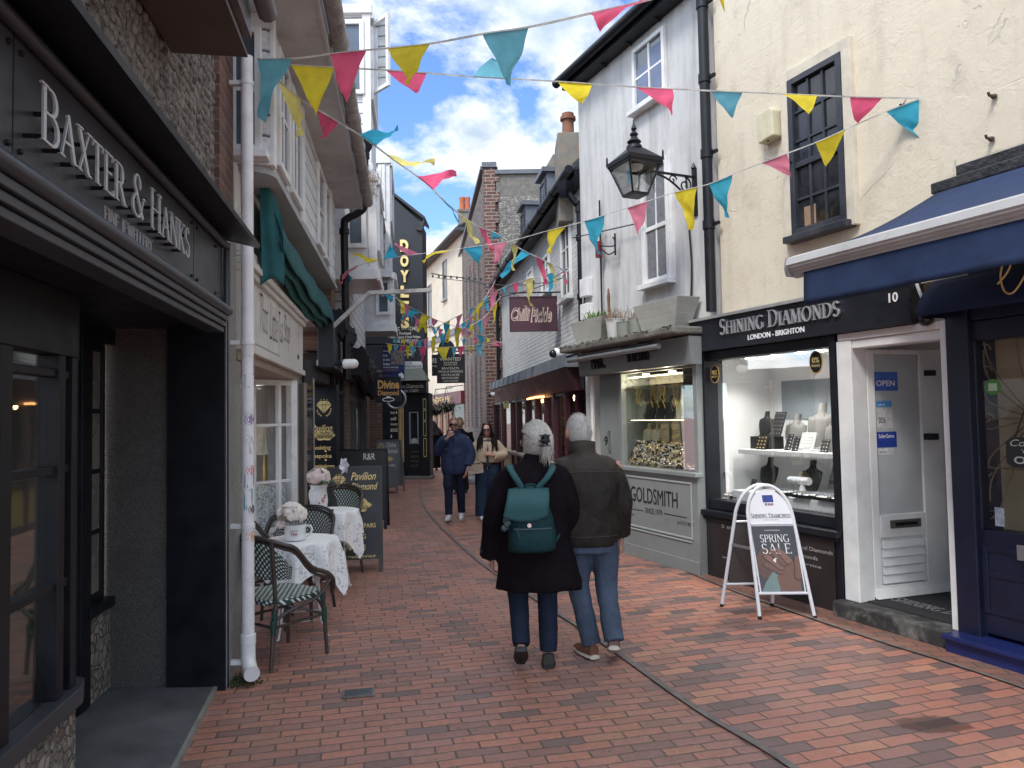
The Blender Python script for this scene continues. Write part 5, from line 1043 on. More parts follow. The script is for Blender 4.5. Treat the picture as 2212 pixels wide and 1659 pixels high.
# ---------------------------------------------------------------- white rendered building with jeweller's shop below
sL, sR = rs(1264), rs(1556); zev = 6.27
wbd = thing('white_building', 'white rendered building with a grey jewellery shopfront and planters on its ledge', 'building', RW.p(sL, 0, 0))
b = MB(); b.box(RW, sL, sR, 2.55, zev, -5, 0); b.box(RW, sL, sL+.1, 0, 2.55, -3, -.02); wwall = b.build('rendered_wall', WREND, wbd)
b = MB(); b.box(RW, sL-.1, sR+.02, zev+.002, zev+.10, -.3, .20); b.build('eaves_board', BLK, wbd)
b = MB(); b.tube([RW.p(sL-.15, zev+.10, .27), RW.p(sR+.03, zev+.11, .27)], .062, 12)
for k in range(5): b.bar(RW.p(sL+.2+k*.6, zev+.05, .2), RW.p(sL+.2+k*.6, zev-.03, .02), .02)
b.build('gutter', BLK, wbd, True)
b = MB(); b.hexa([RW.p(sL-.1, zev+.11, .22), RW.p(sR, zev+.11, .22), RW.p(sR, zev+2.2, -3), RW.p(sL-.1, zev+2.2, -3), RW.p(sL-.1, zev+.17, .22), RW.p(sR, zev+.17, .22), RW.p(sR, zev+2.26, -3), RW.p(sL-.1, zev+2.26, -3)]); b.build('roof', SLATE, wbd)
# upper casement and lower sash
s0, s1 = rs(1391), rs(1463); z0, z1 = (rz(1391, 232)+rz(1463, 180))/2, (rz(1391, 95)+rz(1463, 36))/2
uw = window(wbd, RW, s0, s1, z0, min(z1, zev-.05), .002, 2, 2, WHT, SKYG, .05, .03, .05)
b = MB(); cu = M('blue_blind', (.16, .20, .30), .7, .2, 4, 0); b.box(RW, s0+.08, (s0+s1)/2-.03, z0+.06, z0+.48, .0235, .026); b.box(RW, (s0+s1)/2+.03, s1-.08, z0+.06, z0+.62, .0235, .026); b.build('blind', cu, uw)
s0, s1 = rs(1405), rs(1463); z0, z1 = (rz(1405, 615)+rz(1463, 598))/2, (rz(1405, 355)+rz(1463, 330))/2
sw_ = window(wbd, RW, s0, s1, z0, z1, .002, 2, 2, WHT, SKYG, .055, .022, .05, sash=True, meet=z0+.46*(z1-z0))
b = MB(); b.box(RW, s0-.05, s0-.002, z0-.02, z1+.06, -.01, .03); b.box(RW, s1+.002, s1+.05, z0-.02, z1+.06, -.01, .03); b.build('architrave', WHT, sw_)
b = MB(); b.box(RW, s0+.07, s1-.07, z0+.07, z1-.1, .0235, .0255); b.build('net_blind', M('grey_venetian', (.16, .165, .17), .6, .3, 18, 0), sw_)
# grey shopfront
ga, gb = rs(1295, .15), rs(1503, .15); wa, wb_ = rs(1338, .15), rs(1491, .15); gz0, gz1 = rz(1420, 1013, .15), rz(1420, 800, .15)
b = MB(); b.box(RW, wa-.06, gb, 0, gz0-.05, -.3, .15); b.box(RW, wb_+.03, gb, gz0-.05, 2.5, -.3, .13); b.box(RW, wa-.05, wa+.01, gz0-.05, 2.5, -.3, .12); b.box(RW, wa+.01, wb_+.03, gz1, 2.5, -.3, .11); shopf = b.build('shopfront', GREYP, wbd, bevel=.006)
b = MB(); b.box(RW, wa-.09, gb+.03, gz0-.048, gz0, .11, .20); b.build('window_sill', GREYP, wbd, bevel=.008); obox('skirting', GREYP, wbd, RW, wa-.06, gb+.012, 0, .14, .151, .17, bevel=.006)
pz0, pz1 = rz(1400, 1140, .15), rz(1400, 1045, .15)
b = MB(); p0, p1 = wa+.05, wb_-.02
for (a0, a1, z0, z1) in ((p0, p1, pz1+.055, pz1+.075), (p0, p1, pz0-.02, pz0), (p0, p1, pz0-.055, pz0-.04), (p0-.02, p0, pz0-.02, pz1+.075), (p1, p1+.02, pz0-.02, pz1+.075)): b.box(RW, a0, a1, z0, z1, .151, .163)
b.build('panel_moulding', M('pale_grey_trim', (.36, .38, .37), .45, .06), wbd, bevel=.003)
b = MB(); s = lambda x: rs(x, .15); z = lambda x, y: rz(x, y, .15)
sans(b, RW, 'GOLDSMITH', s(1359), s(1459), z(1410, 1089), z(1410, 1056), .151, .156, -.004); sans(b, RW, 'SINCE 1979', s(1389), s(1425), z(1407, 1110), z(1407, 1098), .151, .154, .0)
b.box(RW, s(1346), s(1384), z(1366, 1099)-.004, z(1366, 1099)+.004, .151, .1535); b.box(RW, s(1429), s(1478), z(1455, 1113)-.004, z(1455, 1113)+.004, .151, .1535)
sans(b, RW, 'tel: 01273 748299', s(1457), s(1492), z(1475, 1134), z(1475, 1126), .151, .1535, .0); sans(b, RW, 'marcinthelanes.co.uk', s(1340), s(1365), z(1352, 1110), z(1352, 1104), .151, .1535, .0); b.build('lettering', BLKL, shopf)
fx0, fx1 = rs(1254, .23), rs(1498, .23); fz0, fz1 = (rz(1254, 817, .23)+rz(1498, 780, .23))/2, 2.50
b = MB(); b.hexa([RW.p(fx0, fz0, .23), RW.p(fx1, fz0, .23), RW.p(fx1, fz0, .1), RW.p(fx0, fz0, .1), RW.p(fx0, fz1, .26), RW.p(fx1, fz1, .26), RW.p(fx1, fz1, .1), RW.p(fx0, fz1, .1)]); gf = b.build('fascia', M('grey_fascia_paint', (.20, .212, .208), .5, .08, 3, .08, 40, grime=.2), wbd)
FS = Fr(RW.p(0, fz0, .232), RW.ex, V((0, 0, fz1-fz0)) + RW.ez*.03); fs = lambda x: rs(x, .24); hh = .06
b = MB(); sans(b, FS, 'MARC', fs(1283), fs(1312), .07, .27, .001, .02, -.01); sans(b, FS, 'IN THE LANES', fs(1362), fs(1408), .10, .27, .001, .02, -.01); b.box(FS, fs(1345), fs(1359), .19, .197, .001, .006); b.box(FS, fs(1411), fs(1425), .19, .197, .001, .006); b.build('lettering', BLKL, gf)
b = MB(); b.box(RW, fx0-.12, fx1+.02, fz1+.02, fz1+.10, -.0, .47); b.build('stone_ledge', CONC, wbd, bevel=.02)
b = MB(); random.seed(14)
for i in range(160): b.ell(RW.p(random.uniform(fx0-.1, fx1), fz1+.09+random.uniform(-.01, .015), random.uniform(.41, .48)), random.uniform(.008, .02), random.uniform(.008, .02), random.uniform(.006, .014), 5, 3)
b.build('ledge_moss', M('grey_moss', (.06, .06, .04), .95, .4, 30, .5, 60), wbd)
rb = thing('awning_roller', 'grey metal awning bar with folded arms under the planter ledge', 'awning', RW.p(fx0, fz1, .5)); b = MB(); b.tube([RW.p(fx0+.05, fz1-.09, .42), RW.p(rs(1428, .42), fz1-.085, .42)], .030, 12); b.build('roller_bar', METAL, rb, True)
b = MB()
for a0, a1 in ((fx0-.05, fx0+.35), (rs(1330, .5), rs(1370, .5)), (rs(1388, .5), rs(1420, .5))): b.bar(RW.p(a0, fz1-.03, .39), RW.p(a1, fz1-.02, .44), .03, .022)
b.build('folding_arm', BLK, rb)
# door bay with number 9
obox('shop_door', M('grey_door', (.20, .215, .21), .45, .08, 3, .1, 40), wbd, RW, rs(1299), wa-.062, 0, 2.4, -.2, .02, bevel=.008)
b = MB(); sans(b, RW, '9', rs(1305, .02), rs(1312, .02), rz(1308, 962, .02), rz(1308, 942, .02), .021, .026, .01); b.build('door_number', BLKL, wbd)
b = MB(); b.box(RW, rs(1314, .02), rs(1319, .02), rz(1316, 975, .02), rz(1316, 930, .02), .021, .035); b.build('entry_panel', METAL, wbd)
b = MB(); b.tube([RW.p(rs(1292), 0, .08), RW.p(rs(1292), 2.45, .08)], .03, 8)
for zz in (.6, 1.3, 1.9, 2.3): b.tube([RW.p(rs(1292), zz, .08), RW.p(rs(1292), zz+.04, .08)], .04, 8)
o = thing('drainpipe', 'thin off white drainpipe beside the grey shop door', 'drainpipe', RW.p(rs(1292), 0, .08)); b.build('pipe', OFFW, o, True)
# lit display inside
CSE = M('cream_display', (.40, .37, .29), .6, .06, 3, 0)
b = MB(); b.box(RW, wa, wb_+.04, gz0-.04, gz0-.005, -.3, .08); b.box(RW, wa-.02, wb_+.05, gz0, gz1+.05, -.36, -.30); b.box(RW, wa-.03, wa+.0, gz0, gz1, -.3, .05); b.box(RW, wb_+.032, wb_+.05, gz0, gz1, -.3, .08); b.box(RW, wa, wb_, gz1+.0, gz1+.02, -.3, .05); b.build('display_case', CSE, wbd)
GLSH = glass('glass_shelf', (.85, .92, .88), 1.5)
b = MB(); shz = [gz0+(gz1-gz0)*.50, gz0+(gz1-gz0)*.86]
for q in shz: b.box(RW, wa+.03, wb_, q-.004, q+.004, -.28, .06)
b.build('shelf', GLSH, wbd)
b = MB(); b.box(RW, wa+.03, wb_, gz1-.05, gz1-.04, .0, .03); b.box(RW, wa+.03, wb_, shz[0]-.012, shz[0]-.006, -.01, .0)
b.build('light_strip', emis('warm_strip_light', (1, .86, .55), 4.5), wbd)
b = MB()
for x in (1398, 1455): b.lathe(RW.p(rs(x, -.1), gz1-.015, -.1), [(0, 0), (.045, 0), (.045, .012), (0, .012)], 14)
b.build('downlight', lit, wbd)
MB().poly([RW.p(wa, gz0, .085), RW.p(wb_+.03, gz0, .085), RW.p(wb_+.03, gz1, .085), RW.p(wa, gz1, .085)]).build('shop_window', GLZS, wbd)
b = MB()
for i, s_ in enumerate(('rings - engagement - eternity - wedding - earrings', 'pendants - necklaces - bracelets - remodelling')): sans(b, RW, s_, rs(1345+4*i, .09), rs(1482-2*i, .09), gz1-.12-.105*i, gz1-.06-.105*i, .087, .089, .0)
b.build('window_lettering', M('dark_gold_letter', (.10, .09, .06), .5, .1), wbd)
def bust(fr, a, z, c, h, mat, lab, group, tilt=0.0, chain=None, name='necklace_bust'):
    o = thing(name, lab, 'display bust', fr.p(a, z, c), 0, group); f = fr.sh(a, z+.002, c); b = MB(); n = 16; rr = []
    for k in range(13):
        u = k/12; wd = h*(.30*(1-u)**.0 if u < .05 else (.36*math.sin(math.pi*min(1, (.15+u*.62)))**.8 if u < .68 else .36*(.42-.22*min(1, (u-.68)/.15)+.06*max(0, (u-.85)/.15)))); dp = h*(.12+.05*math.sin(u*3))*(1 if u < .7 else .75)
        cz_ = -h*.22*u*1.0+tilt*u; rr.append([f.p(wd*math.cos(2*math.pi*i/n), h*u, cz_+dp*math.sin(2*math.pi*i/n)) for i in range(n)])
    b.rings(rr); b.build('bust_form', mat, o, True)
    b = MB(); pts = []
    for k in range(13):
        v = k/12; ang = math.pi*v; pts.append(f.p(-h*.17*math.cos(ang), h*(.78-.38*math.sin(ang)), h*(.0+.10*math.sin(ang)-.12)+h*.06))
    b.tube(pts, h*.011, 5); b.build('necklace', chain or GOLD, o); return o
VELV = M('black_velvet', (.012, .012, .013), .8, .2); CRV = M('cream_suede', (.55, .5, .4), .8, .1); GRYV = M('grey_suede', (.17, .165, .16), .8, .1)
random.seed(17)
gg = 'necklace busts in the grey shop window'
nn = 7
for i in range(nn): 
    a = wa+.12+(wb_-wa-.2)*i/(nn-1); mt = [GRYV, VELV, VELV, VELV, CRV, VELV, CRV][i]
    bust(RW, a, shz[0]+.005, -.08, .27, mt, ['grey bust at the left end of the top glass shelf', 'black bust second from the left on the top glass shelf', 'black bust third from the left on the top glass shelf', 'black bust left of the cream bust on the top glass shelf', 'cream bust between black ones on the top glass shelf', 'black bust second from the right on the top glass shelf', 'cream bust at the right end of the top glass shelf'][i], gg)
for i, (fx, mt, lab) in enumerate(((.03, CRV, 'cream bust at the left end of the lower display row'), (.17, CRV, 'tall cream bust second in the lower display row'), (.70, VELV, 'black bust in the middle of the lower display row'), (.92, CRV, 'cream bust at the right end of the lower display row'))):
    bust(RW, wa+.05+(wb_-wa)*fx*.95, gz0+.24, -.18, .27, mt, lab, gg)
for i, fx in enumerate((.36, .52)):
    a = wa+(wb_-wa)*fx; o = thing('earring_stand', 'cream earring board %s in the lower grey shop display' % ('left of the gap', 'right of the gap')[i], 'earring stand', RW.p(a, gz0+.24, -.4), 0, 'earring boards in the grey shop window'); b = MB(); b.box(RW, a-.08, a+.07, gz0+.25, gz0+.50, -.17, -.16); b.build('board', CRV, o)
    b = MB()
    for r in range(6):
        for q in range(4): b.ell(RW.p(a-.06+.035*q, gz0+.27+.035*r, -.155), .008, .008, .012, 5, 3)
    b.build('earrings', GOLD, o)
b = MB()
for q in range(22): 
    a = wa+.05+(wb_-wa-.1)*q/21
    if 6 < q < 12 or q in (2, 3, 15, 19): 
        ln = .22+.1*math.sin(q*3.1); b.tube([RW.p(a+.01*math.sin(k), shz[1]-.01-ln*k/8, .0+.01*math.cos(k*2)) for k in range(9)], .006, 5)
for q in (15.5, 18.0): 
    a = wa+.05+(wb_-wa-.1)*q/21; b.tube([RW.p(a-.09+.18*k/10, shz[1]-.0-.3*math.sin(math.pi*k/10)*.9, .02) for k in range(11)], .005, 5)
o = b.build('hanging_chains', GOLD); tag(o, 'gold and pearl chains hanging from the top rail of the grey shop window', 'chains'); o['kind'] = 'stuff'
riser = obox('display_riser', CSE, wbd, RW, wa+.02, wb_, gz0+.0, gz0+.24, -.29, -.08)
cols_ = [('gold_ring_heap', (.75, .52, .20), .25, .8), ('silver_ring_heap', (.75, .76, .78), .2, .9), ('black_ring_boxes', (.02, .02, .022), .6, 0), ('pearl_heap', (.66, .62, .52), .3, 0)]
mbs = [MB() for _ in cols_]
for i in range(1900):
    fx = random.random(); fd = random.random(); a = wa+.04+(wb_-wa-.06)*fx; c_ = -.09+.155*fd; zz_ = gz0+.0+.26*(1-fd)+random.uniform(0, .04); k = random.choices(range(4), (4, 4, 2, 3))[0]
    if k < 2: 
        q = Matrix.Rotation(random.uniform(0, 6.28), 3, 'Z') @ Matrix.Rotation(random.uniform(0, 1.5), 3, 'X'); p = RW.p(a, zz_+.012, c_); r_ = random.uniform(.009, .014)
        mbs[k].tube([p+q @ V((r_*math.cos(j*1.047), r_*math.sin(j*1.047), 0)) for j in range(6)], .0035, 4, close=True)
    elif k == 2: mbs[k].box(RW.sh(a, zz_, c_), -.014, .014, 0, .016, -.012, .012)
    else: mbs[k].ell(RW.p(a, zz_+.01, c_), .012, .012, .009, 6, 4)
for (nm, cl, ro_, me_), m_ in zip(cols_, mbs): o = m_.build(nm, M(nm, cl, ro_, .3, 60, 0, metal=me_)); tag(o, {'gold_ring_heap': 'heap of gold rings on the lit grey shop window floor', 'silver_ring_heap': 'heap of silver rings on the lit grey shop window floor', 'black_ring_boxes': 'small black ring boxes among the rings in the grey shop window', 'pearl_heap': 'pale pearl beads among the rings in the grey shop window'}[nm], 'jewellery'); o['kind'] = 'stuff'
for i, x in enumerate((1380, 1450)):
    l = bpy.data.lights.new('display_lamp', 'POINT'); l.energy = 3.2; l.color = (1, .88, .62); l.shadow_soft_size = .04; lo = bpy.data.objects.new('display_lamp', l); C.objects.link(lo); lo.location = RW.p(rs(x, 0), gz1-.10, .05)
# planters and pots on the ledge
lz = fz1+.101; PLT = M('painted_planter', (.38, .38, .34), .6, .1, 3, .15, 30, grime=.3); POT2 = M('grey_green_pot', (.22, .235, .20), .5, .12, 4, .1, 30, grime=.3); POTW = M('white_ribbed_pot', (.6, .6, .57), .5, .08, 4, .1, 30, grime=.3)
SOIL = M('potting_soil', (.03, .022, .016), .95, .3)
def planter(x0, x1, c, h, label):
    a0, a1 = rs(x0, c), rs(x1, c); o = thing('trough_planter', label, 'planter', RW.p((a0+a1)/2, lz, c), 0, 'grey timber planters on the shop ledge'); m_ = (a0+a1)/2; w_ = (a1-a0)/2; b = MB()
    n_ = 4
    for k in range(n_):
        u0, u1 = k/n_, (k+1)/n_; f_ = lambda u: .70+.30*u-(.012 if u == u0 and k else 0)
        P = lambda u, sx, sc: RW.p(m_+w_*f_(u)*sx, lz+h*u, c+.15*f_(u)*sc)
        b.hexa([P(u0, -1, 1), P(u0, 1, 1), P(u0, 1, -1), P(u0, -1, -1), P(u1, -1, 1), P(u1, 1, 1), P(u1, 1, -1), P(u1, -1, -1)])
    b.build('planter_box', PLT, o, bevel=.004); b = MB(); b.box(RW, m_-w_*.93, m_+w_*.93, lz+h-.02, lz+h-.003+.004, c-.13, c+.13); b.build('soil', SOIL, o); return m_, w_
pm, pw_ = planter(1256, 1328, .22, .31, 'grey timber planter with green shoots at the left end of the ledge')
planter(1396, 1496, .18, .33, 'tall grey timber planter at the right end of the ledge')
def pot(x, c, r, h, mat, label, ribs=0, cyl=False):
    p = RW.p(rs(x, c), lz, c); o = thing('flower_pot', label, 'plant pot', p); b = MB(); pr = [(0, 0), (r*(.95 if cyl else .72), 0)]
    if ribs:
        for k in range(ribs): pr += [(r*(.76+.22*k/ribs), h*(k+.1)/ribs), (r*(.80+.22*k/ribs), h*(k+.5)/ribs)]
    pr += [(r, h*.97), (r*1.04, h*.97), (r*1.04, h), (r*.93, h), (r*.9, h*.86), (0, h*.86)]
    b.lathe(p, pr, 20); b.build('pot', mat, o, True); return p+UP*h
p1_ = pot(1334, .26, .12, .25, POTW, 'white ribbed round pot between the planter and the green pots', 9)
p2_ = pot(1356, .25, .105, .19, POT2, 'grey green round pot, left of the pair on the ledge', cyl=True); p3_ = pot(1384, .22, .11, .21, POT2, 'grey green round pot with a ring handle, right of the pair on the ledge', cyl=True)
def tuft(p, n, mat, label, spread, h, wd, name, cat, seed):
    random.seed(seed); b = MB()
    for i in range(n):
        a = random.uniform(0, 6.28); q = V(p)+V((random.gauss(0, spread*.5), random.gauss(0, spread*.5), -.02)); d = V((math.cos(a), math.sin(a), 0))*random.uniform(.1, 1)*spread; hh_ = h*random.uniform(.4, 1); x = d.cross(UP).normalized()*wd
        P = [q, q+d*.35+UP*hh_*.6, q+d*.8+UP*hh_*.95, q+d*1.25+UP*hh_*.8]
        for k in range(3): 
            w0, w1 = (1, .8, .5, .1)[k], (1, .8, .5, .1)[k+1]; b.poly([P[k]-x*w0, P[k]+x*w0, P[k+1]+x*w1, P[k+1]-x*w1])
    o = thing(name, label, cat, p); b.build('leaves', mat, o); return o
GRN = M('fresh_green_blade', (.10, .19, .035), .6, .3, 9, 0); DRY = M('dry_stem', (.30, .22, .15), .9, .3, 9, 0)
tuft(RW.p(pm+.04, lz+.31, .22), 90, GRN, 'bright green shoots growing in the left timber planter', .13, .15, .008, 'green_plant', 'plant', 3)
tuft(p1_+V((0, 0, -.02)), 120, DRY, 'dried brown stems spilling from the white ribbed pot', .15, .2, .004, 'dried_plant', 'plant', 4); tuft(p3_, 60, DRY, 'dried stems in the grey green pot with the ring handle', .09, .13, .004, 'dried_plant', 'plant', 5)
ob_ = MB(); q = RW.p(rs(1321, .25), lz+.30, .25); ob_.rings([[q+V((math.cos(k*.785)*r, math.sin(k*.785)*r, z)) for k in range(8)] for r, z in ((.012, -.1), (.016, .1), (.02, .25), (.012, .34), (.003, .36))]); o = ob_.build('rusty_obelisk', M('rust', (.16, .075, .045), .8, .3), None, True); tag(o, 'thin rusty brown post standing behind the white ribbed pot', 'post')
# black downpipe between white and cream, rods, boxes
dp2 = thing('downpipe', 'tall black downpipe between the white and the cream buildings', 'downpipe', RW.p(rs(1553), 2.8, .06)); b = MB(); sp0 = sR+.0; b.tube([RW.p(sp0, 2.74, .075), RW.p(sp0, 9.5, .075)], .052, 14); b.build('pipe', BLK, dp2, True)
b = MB()
for zz_ in (3.6, 4.35, 5.15, 5.95, 6.7): b.tube([RW.p(sp0, zz_, .075), RW.p(sp0, zz_+.09, .075)], .064, 14); b.box(RW, sp0, sp0+.13, zz_+.03, zz_+.06, .03, .06)
b.build('socket', BLK, dp2, True)
b = MB(); b.tube(smooth([RW.p(rs(1500), 4.3, .02), RW.p(rs(1503), 3.8, .02), RW.p(rs(1507), 3.3, .02), RW.p(rs(1504), 2.85, .03)], 5), .011, 6); o = b.build('black_cable', CABLE); tag(o, 'black cable running down the white wall below the lantern bracket', 'cable')
ra = thing('iron_bracket', 'black wrought iron sign rod and scrolls with a small red lamp on the white wall', 'bracket', RW.p(rs(1313), 3.5, .05)); b = MB(); b.tube([RW.p(rs(1313), 2.9, .05), RW.p(rs(1313), rz(1313, 428), .05)], .012, 6)
P = lambda x, y: RW.p(rs(x, .1), rz(x, y, .1), .10)
b.tube(smooth([P(1313, 480), P(1306, 478), P(1308, 488), P(1304, 500), P(1290, 505)], 5), .009, 6); b.tube([P(1245, 510), P(1400, 475)], .008, 6); b.tube(smooth([P(1300, 527), P(1333, 528), P(1338, 518), P(1333, 508)], 5), .009, 6); b.tube([P(1338, 500), P(1338, 548)], .012, 6); b.tube(smooth([P(1306, 532), P(1322, 546), P(1336, 540)], 5), .009, 6); b.build('scrollwork', BLK, ra)
b = MB(); p_ = P(1302, 535); b.rings([[p_+V((math.cos(k*.785)*.045, math.sin(k*.785)*.045, z))*1.0 for k in range(8)] for z in (-.11, .1)]); b.build('red_lamp', M('dark_red_plastic', (.13, .008, .015), .4, .1), ra, True)
for i, (y0, y1, lab) in enumerate(((600, 640, 'upper white junction box on the white building corner by the black pipe'), (655, 690, 'lower white junction box on the white building corner by the black pipe'))):
    o = thing('junction_box', lab, 'junction box', RW.p(rs(1280), rz(1280, y1), 0)); obox('case', UPVC, o, RW, rs(1270), rs(1287), rz(1278, y1), rz(1278, y0), 0, .09, bevel=.01); b = MB(); b.tube([RW.p(rs(1274), rz(1274, y1), .04), RW.p(rs(1272), rz(1272, y1+25), .04)], .012, 6); b.build('lead', CABLE, o)

# ---------------------------------------------------------------- street lantern
lpos = at(1372, 7.58, 345); ls = 2.555; lz0 = lpos.z; lc_ = .775
ln = thing('street_lantern', 'black Victorian street lantern on a scrolled bracket on the white building', 'street lamp', RW.p(ls, 4, 0))
K = 7.51/FD; zt_l = 1.7-(345-897)*K; q0 = RW.p(ls, 0, lc_); hl = lambda y: 1.7+(897-y)*K
n4 = lambda r, z: [q0+UP*z+RW.ex*(r*sx)+RW.ez*(r*sy) for sx, sy in ((-1, -1), (1, -1), (1, 1), (-1, 1))]
b = MB(); ztop, zeave, zbot = hl(335), hl(356), hl(420)
r1, r0 = .188, .092
for k in range(4):
    a, c_ = n4(r1, zeave)[k], n4(r0, zbot)[k]; b.bar(a, c_, .018); a2, c2_ = n4(r1, zeave)[(k+1) % 4], n4(r0, zbot)[(k+1) % 4]; b.bar(c_, c2_, .02); b.bar(a, a2, .024, .03)
b.rings([n4(.198, zeave), n4(.207, zeave+.012), n4(.207, hl(350)+.03), n4(.18, hl(350)+.035)]); b.rings([n4(.196, hl(350)+.035), n4(.07, hl(318)), n4(.055, hl(316))])
b.rings([n4(.075, zbot-.012), n4(.085, zbot+.004)])
for k in range(4): p = n4(.207, hl(350)+.03)[k]; b.tube([p-UP*.03, p+UP*.06, p+UP*.075], [.012, .010, .002], 6)
b.build('lantern_frame', BLK, ln)
b = MB(); y_ = lambda y: hl(y)-hl(318); b.lathe(q0+UP*hl(318), [(.0, 0), (.085, 0), (.08, .03), (.055, .05), (.075, .075), (.05, .10), (.03, .13), (.045, .155), (.03, .175), (.016, .19), (.03, .215), (.018, .245), (.008, .27), (.004, .31)], 16); b.build('finial', BLK, ln, True)
FRST = glass('lantern_glass', (.92, .93, .91), .6, .06)
for k in range(4):
    A, B_, Cc, Dd = n4(r1-.01, zeave)[k], n4(r1-.01, zeave)[(k+1) % 4], n4(r0-.005, zbot)[(k+1) % 4], n4(r0-.005, zbot)[k]; MB().poly([A, B_, Cc, Dd]).build('pane', FRST, ln)
b = MB(); b.lathe(q0+UP*(zeave-.03), [(.0, .03), (.09, .03), (.075, .0), (.05, -.012), (.02, -.015), (0, -.015)], 20); b.build('lamp_head', M('lamp_reflector', (.55, .55, .52), .3, .1), ln, True)
b = MB(); P = lambda c, z: RW.p(ls, z, c); bz = hl(362)
b.bar(P(.0, bz), P(lc_-.2, bz), .022, .022); b.tube(smooth([P(.02, bz-.33), P(.10, bz-.28), P(.20, bz-.16), P(.36, bz-.06), P(.5, bz-.02)], 6), .011, 6)
def scroll(c0, z0, r, a0, turns, s=1): return [P(c0+r*(1-k/26)*math.cos(a0+s*k/26*turns*6.28), z0+r*(1-k/26)*math.sin(a0+s*k/26*turns*6.28)) for k in range(24)]
b.tube(scroll(.14, bz-.10, .09, 1.57, 1.6), .009, 6); b.tube(scroll(.30, bz-.06, .055, 3.0, 1.4, -1), .008, 6); b.tube(scroll(.07, bz-.235, .05, 4.7, 1.3), .008, 6)
b.box(RW, ls-.03, ls+.03, bz-.42, bz+.10, .0, .025); b.tube([P(.02, bz+.1), P(.02, bz+.16)], [.03, .005], 8); b.tube([P(lc_-.2, bz), P(lc_-.2, bz-.12)], .006, 5)
b.build('wall_bracket', BLK, ln)
b = MB()
for k in range(7): b.tube([P(lc_-.24, bz-.04-k*.028)+RW.ez*(math.cos(a)*.009)*(k % 2)+RW.ex*(math.cos(a)*.009)*((k+1) % 2)+UP*math.sin(a)*.017 for a in [q*math.pi/4 for q in range(8)]], .003, 4, close=True)
b.build('hanging_chain', BLK, ln)
# ================================================================ RIGHT: cream building with black jewellery shop
cb = thing('cream_stucco_building', 'tall cream stucco building with a black jewellery shopfront numbered 10', 'building', RW.p(sR, 0, 0))
sE = 9.2
fz0_, fz1_ = 2.335, 2.655; fa, fbn = rs(1481), rs(1978, .1)
b = MB(); b.box(RW, sR+.06, sE, 2.64, 10.5, -5, -.02); cwall = b.build('stucco_wall', CREAM, cb)
s0, s1 = rs(1728), rs(1856); z0, z1 = (rz(1735, 505)+rz(1865, 470))/2, (rz(1722, 175)+rz(1840, 95))/2
NB = M('blue_black_frame', (.022, .025, .034), .4, .2, 5, .1, 40, grime=.3, gcol=(.12, .12, .12))
bw = window(cb, RW, s0+.02, s1-.02, z0, z1, -.015, 3, 5, NB, M('dusty_dark_pane', (.018, .02, .024), .12, .8, 4, .05, 3, bd=.02), .055, .024, .06, sash=True, meet=z0+.44*(z1-z0))
b = MB(); b.box(RW, s0-.07, s0+.018, z0-.05, z1+.1, -.03, .035); b.box(RW, s1-.018, s1+.07, z0-.05, z1+.1, -.03, .035); b.box(RW, s0+.02, s1-.02, z1+.004, z1+.1, -.03, .03); b.build('cream_architrave', M('cream_timber', (.60, .54, .43), .6, .12, 5, .2, 40, grime=.4), bw, bevel=.004)
b = MB(); b.tube([RW.p(s0+.05, z0+.47*(z1-z0), .03), RW.p(s0-.02, z0+.47*(z1-z0)+.02, .25)], [.012, .004], 6); b.build('iron_spike', BLK, bw)
b = MB(); b.box(RW, s0+.14, s0+.27, z0+.07, z0+.24, .004, .006); b.build('cardboard_scrap', M('cardboard', (.30, .19, .11), .8, .2), bw)
ab = thing('alarm_box', 'faded cream alarm box on the stucco wall left of the black window', 'alarm box', RW.p(rs(1685), 4, 0)); a0, a1 = rs(1667, .03), rs(1703, .03); zz0, zz1 = rz(1685, 300), rz(1685, 232)
b = MB(); b.prism(RW, [(a0+.015, zz0), (a1-.0, zz0+.02), (a1, zz1-.03), (a1-.03, zz1), (a0+.03, zz1-.0), (a0, zz1-.03)], -.02, .10); b.build('case', M('yellowed_plastic', (.60, .55, .38), .5, .12, 8, .1, 30, grime=.3), ab, bevel=.012)
b = MB(); b.ell(RW.p((a0+a1)/2, zz0+.01, .06), .012, .012, .012, 8, 5); b.build('screw', BLK, ab)
for i, (x, y, lab) in enumerate(((1985, 220, 'rusty hook holding two bunting strings on the cream wall'), (2180, 195, 'upper rusty stub of iron on the cream wall at the right'), (2170, 290, 'middle rusty stub of iron on the cream wall at the right'), (2185, 350, 'lowest rusty stub of iron on the cream wall at the right'))):
    p = RW.p(rs(x), rz(x, y), 0); b = MB(); b.tube([p-RW.ez*.04, p+RW.ez*.05, p+RW.ez*.06+UP*.02], .010, 6)
    if i == 0:
        random.seed(2)
        for k in range(7): b.tube([p+RW.ez*.05, p+RW.ez*.07+V((random.uniform(-.06, .06), 0, random.uniform(-.09, .06)))], .003, 4)
    else: b.ell(p, .022, .022, .018, 7, 5)
    o = b.build('wall_hook', M('rusty_iron_%d' % i, (.08, .05, .038), .8, .3) if i else CABLE); tag(o, lab, 'hook')
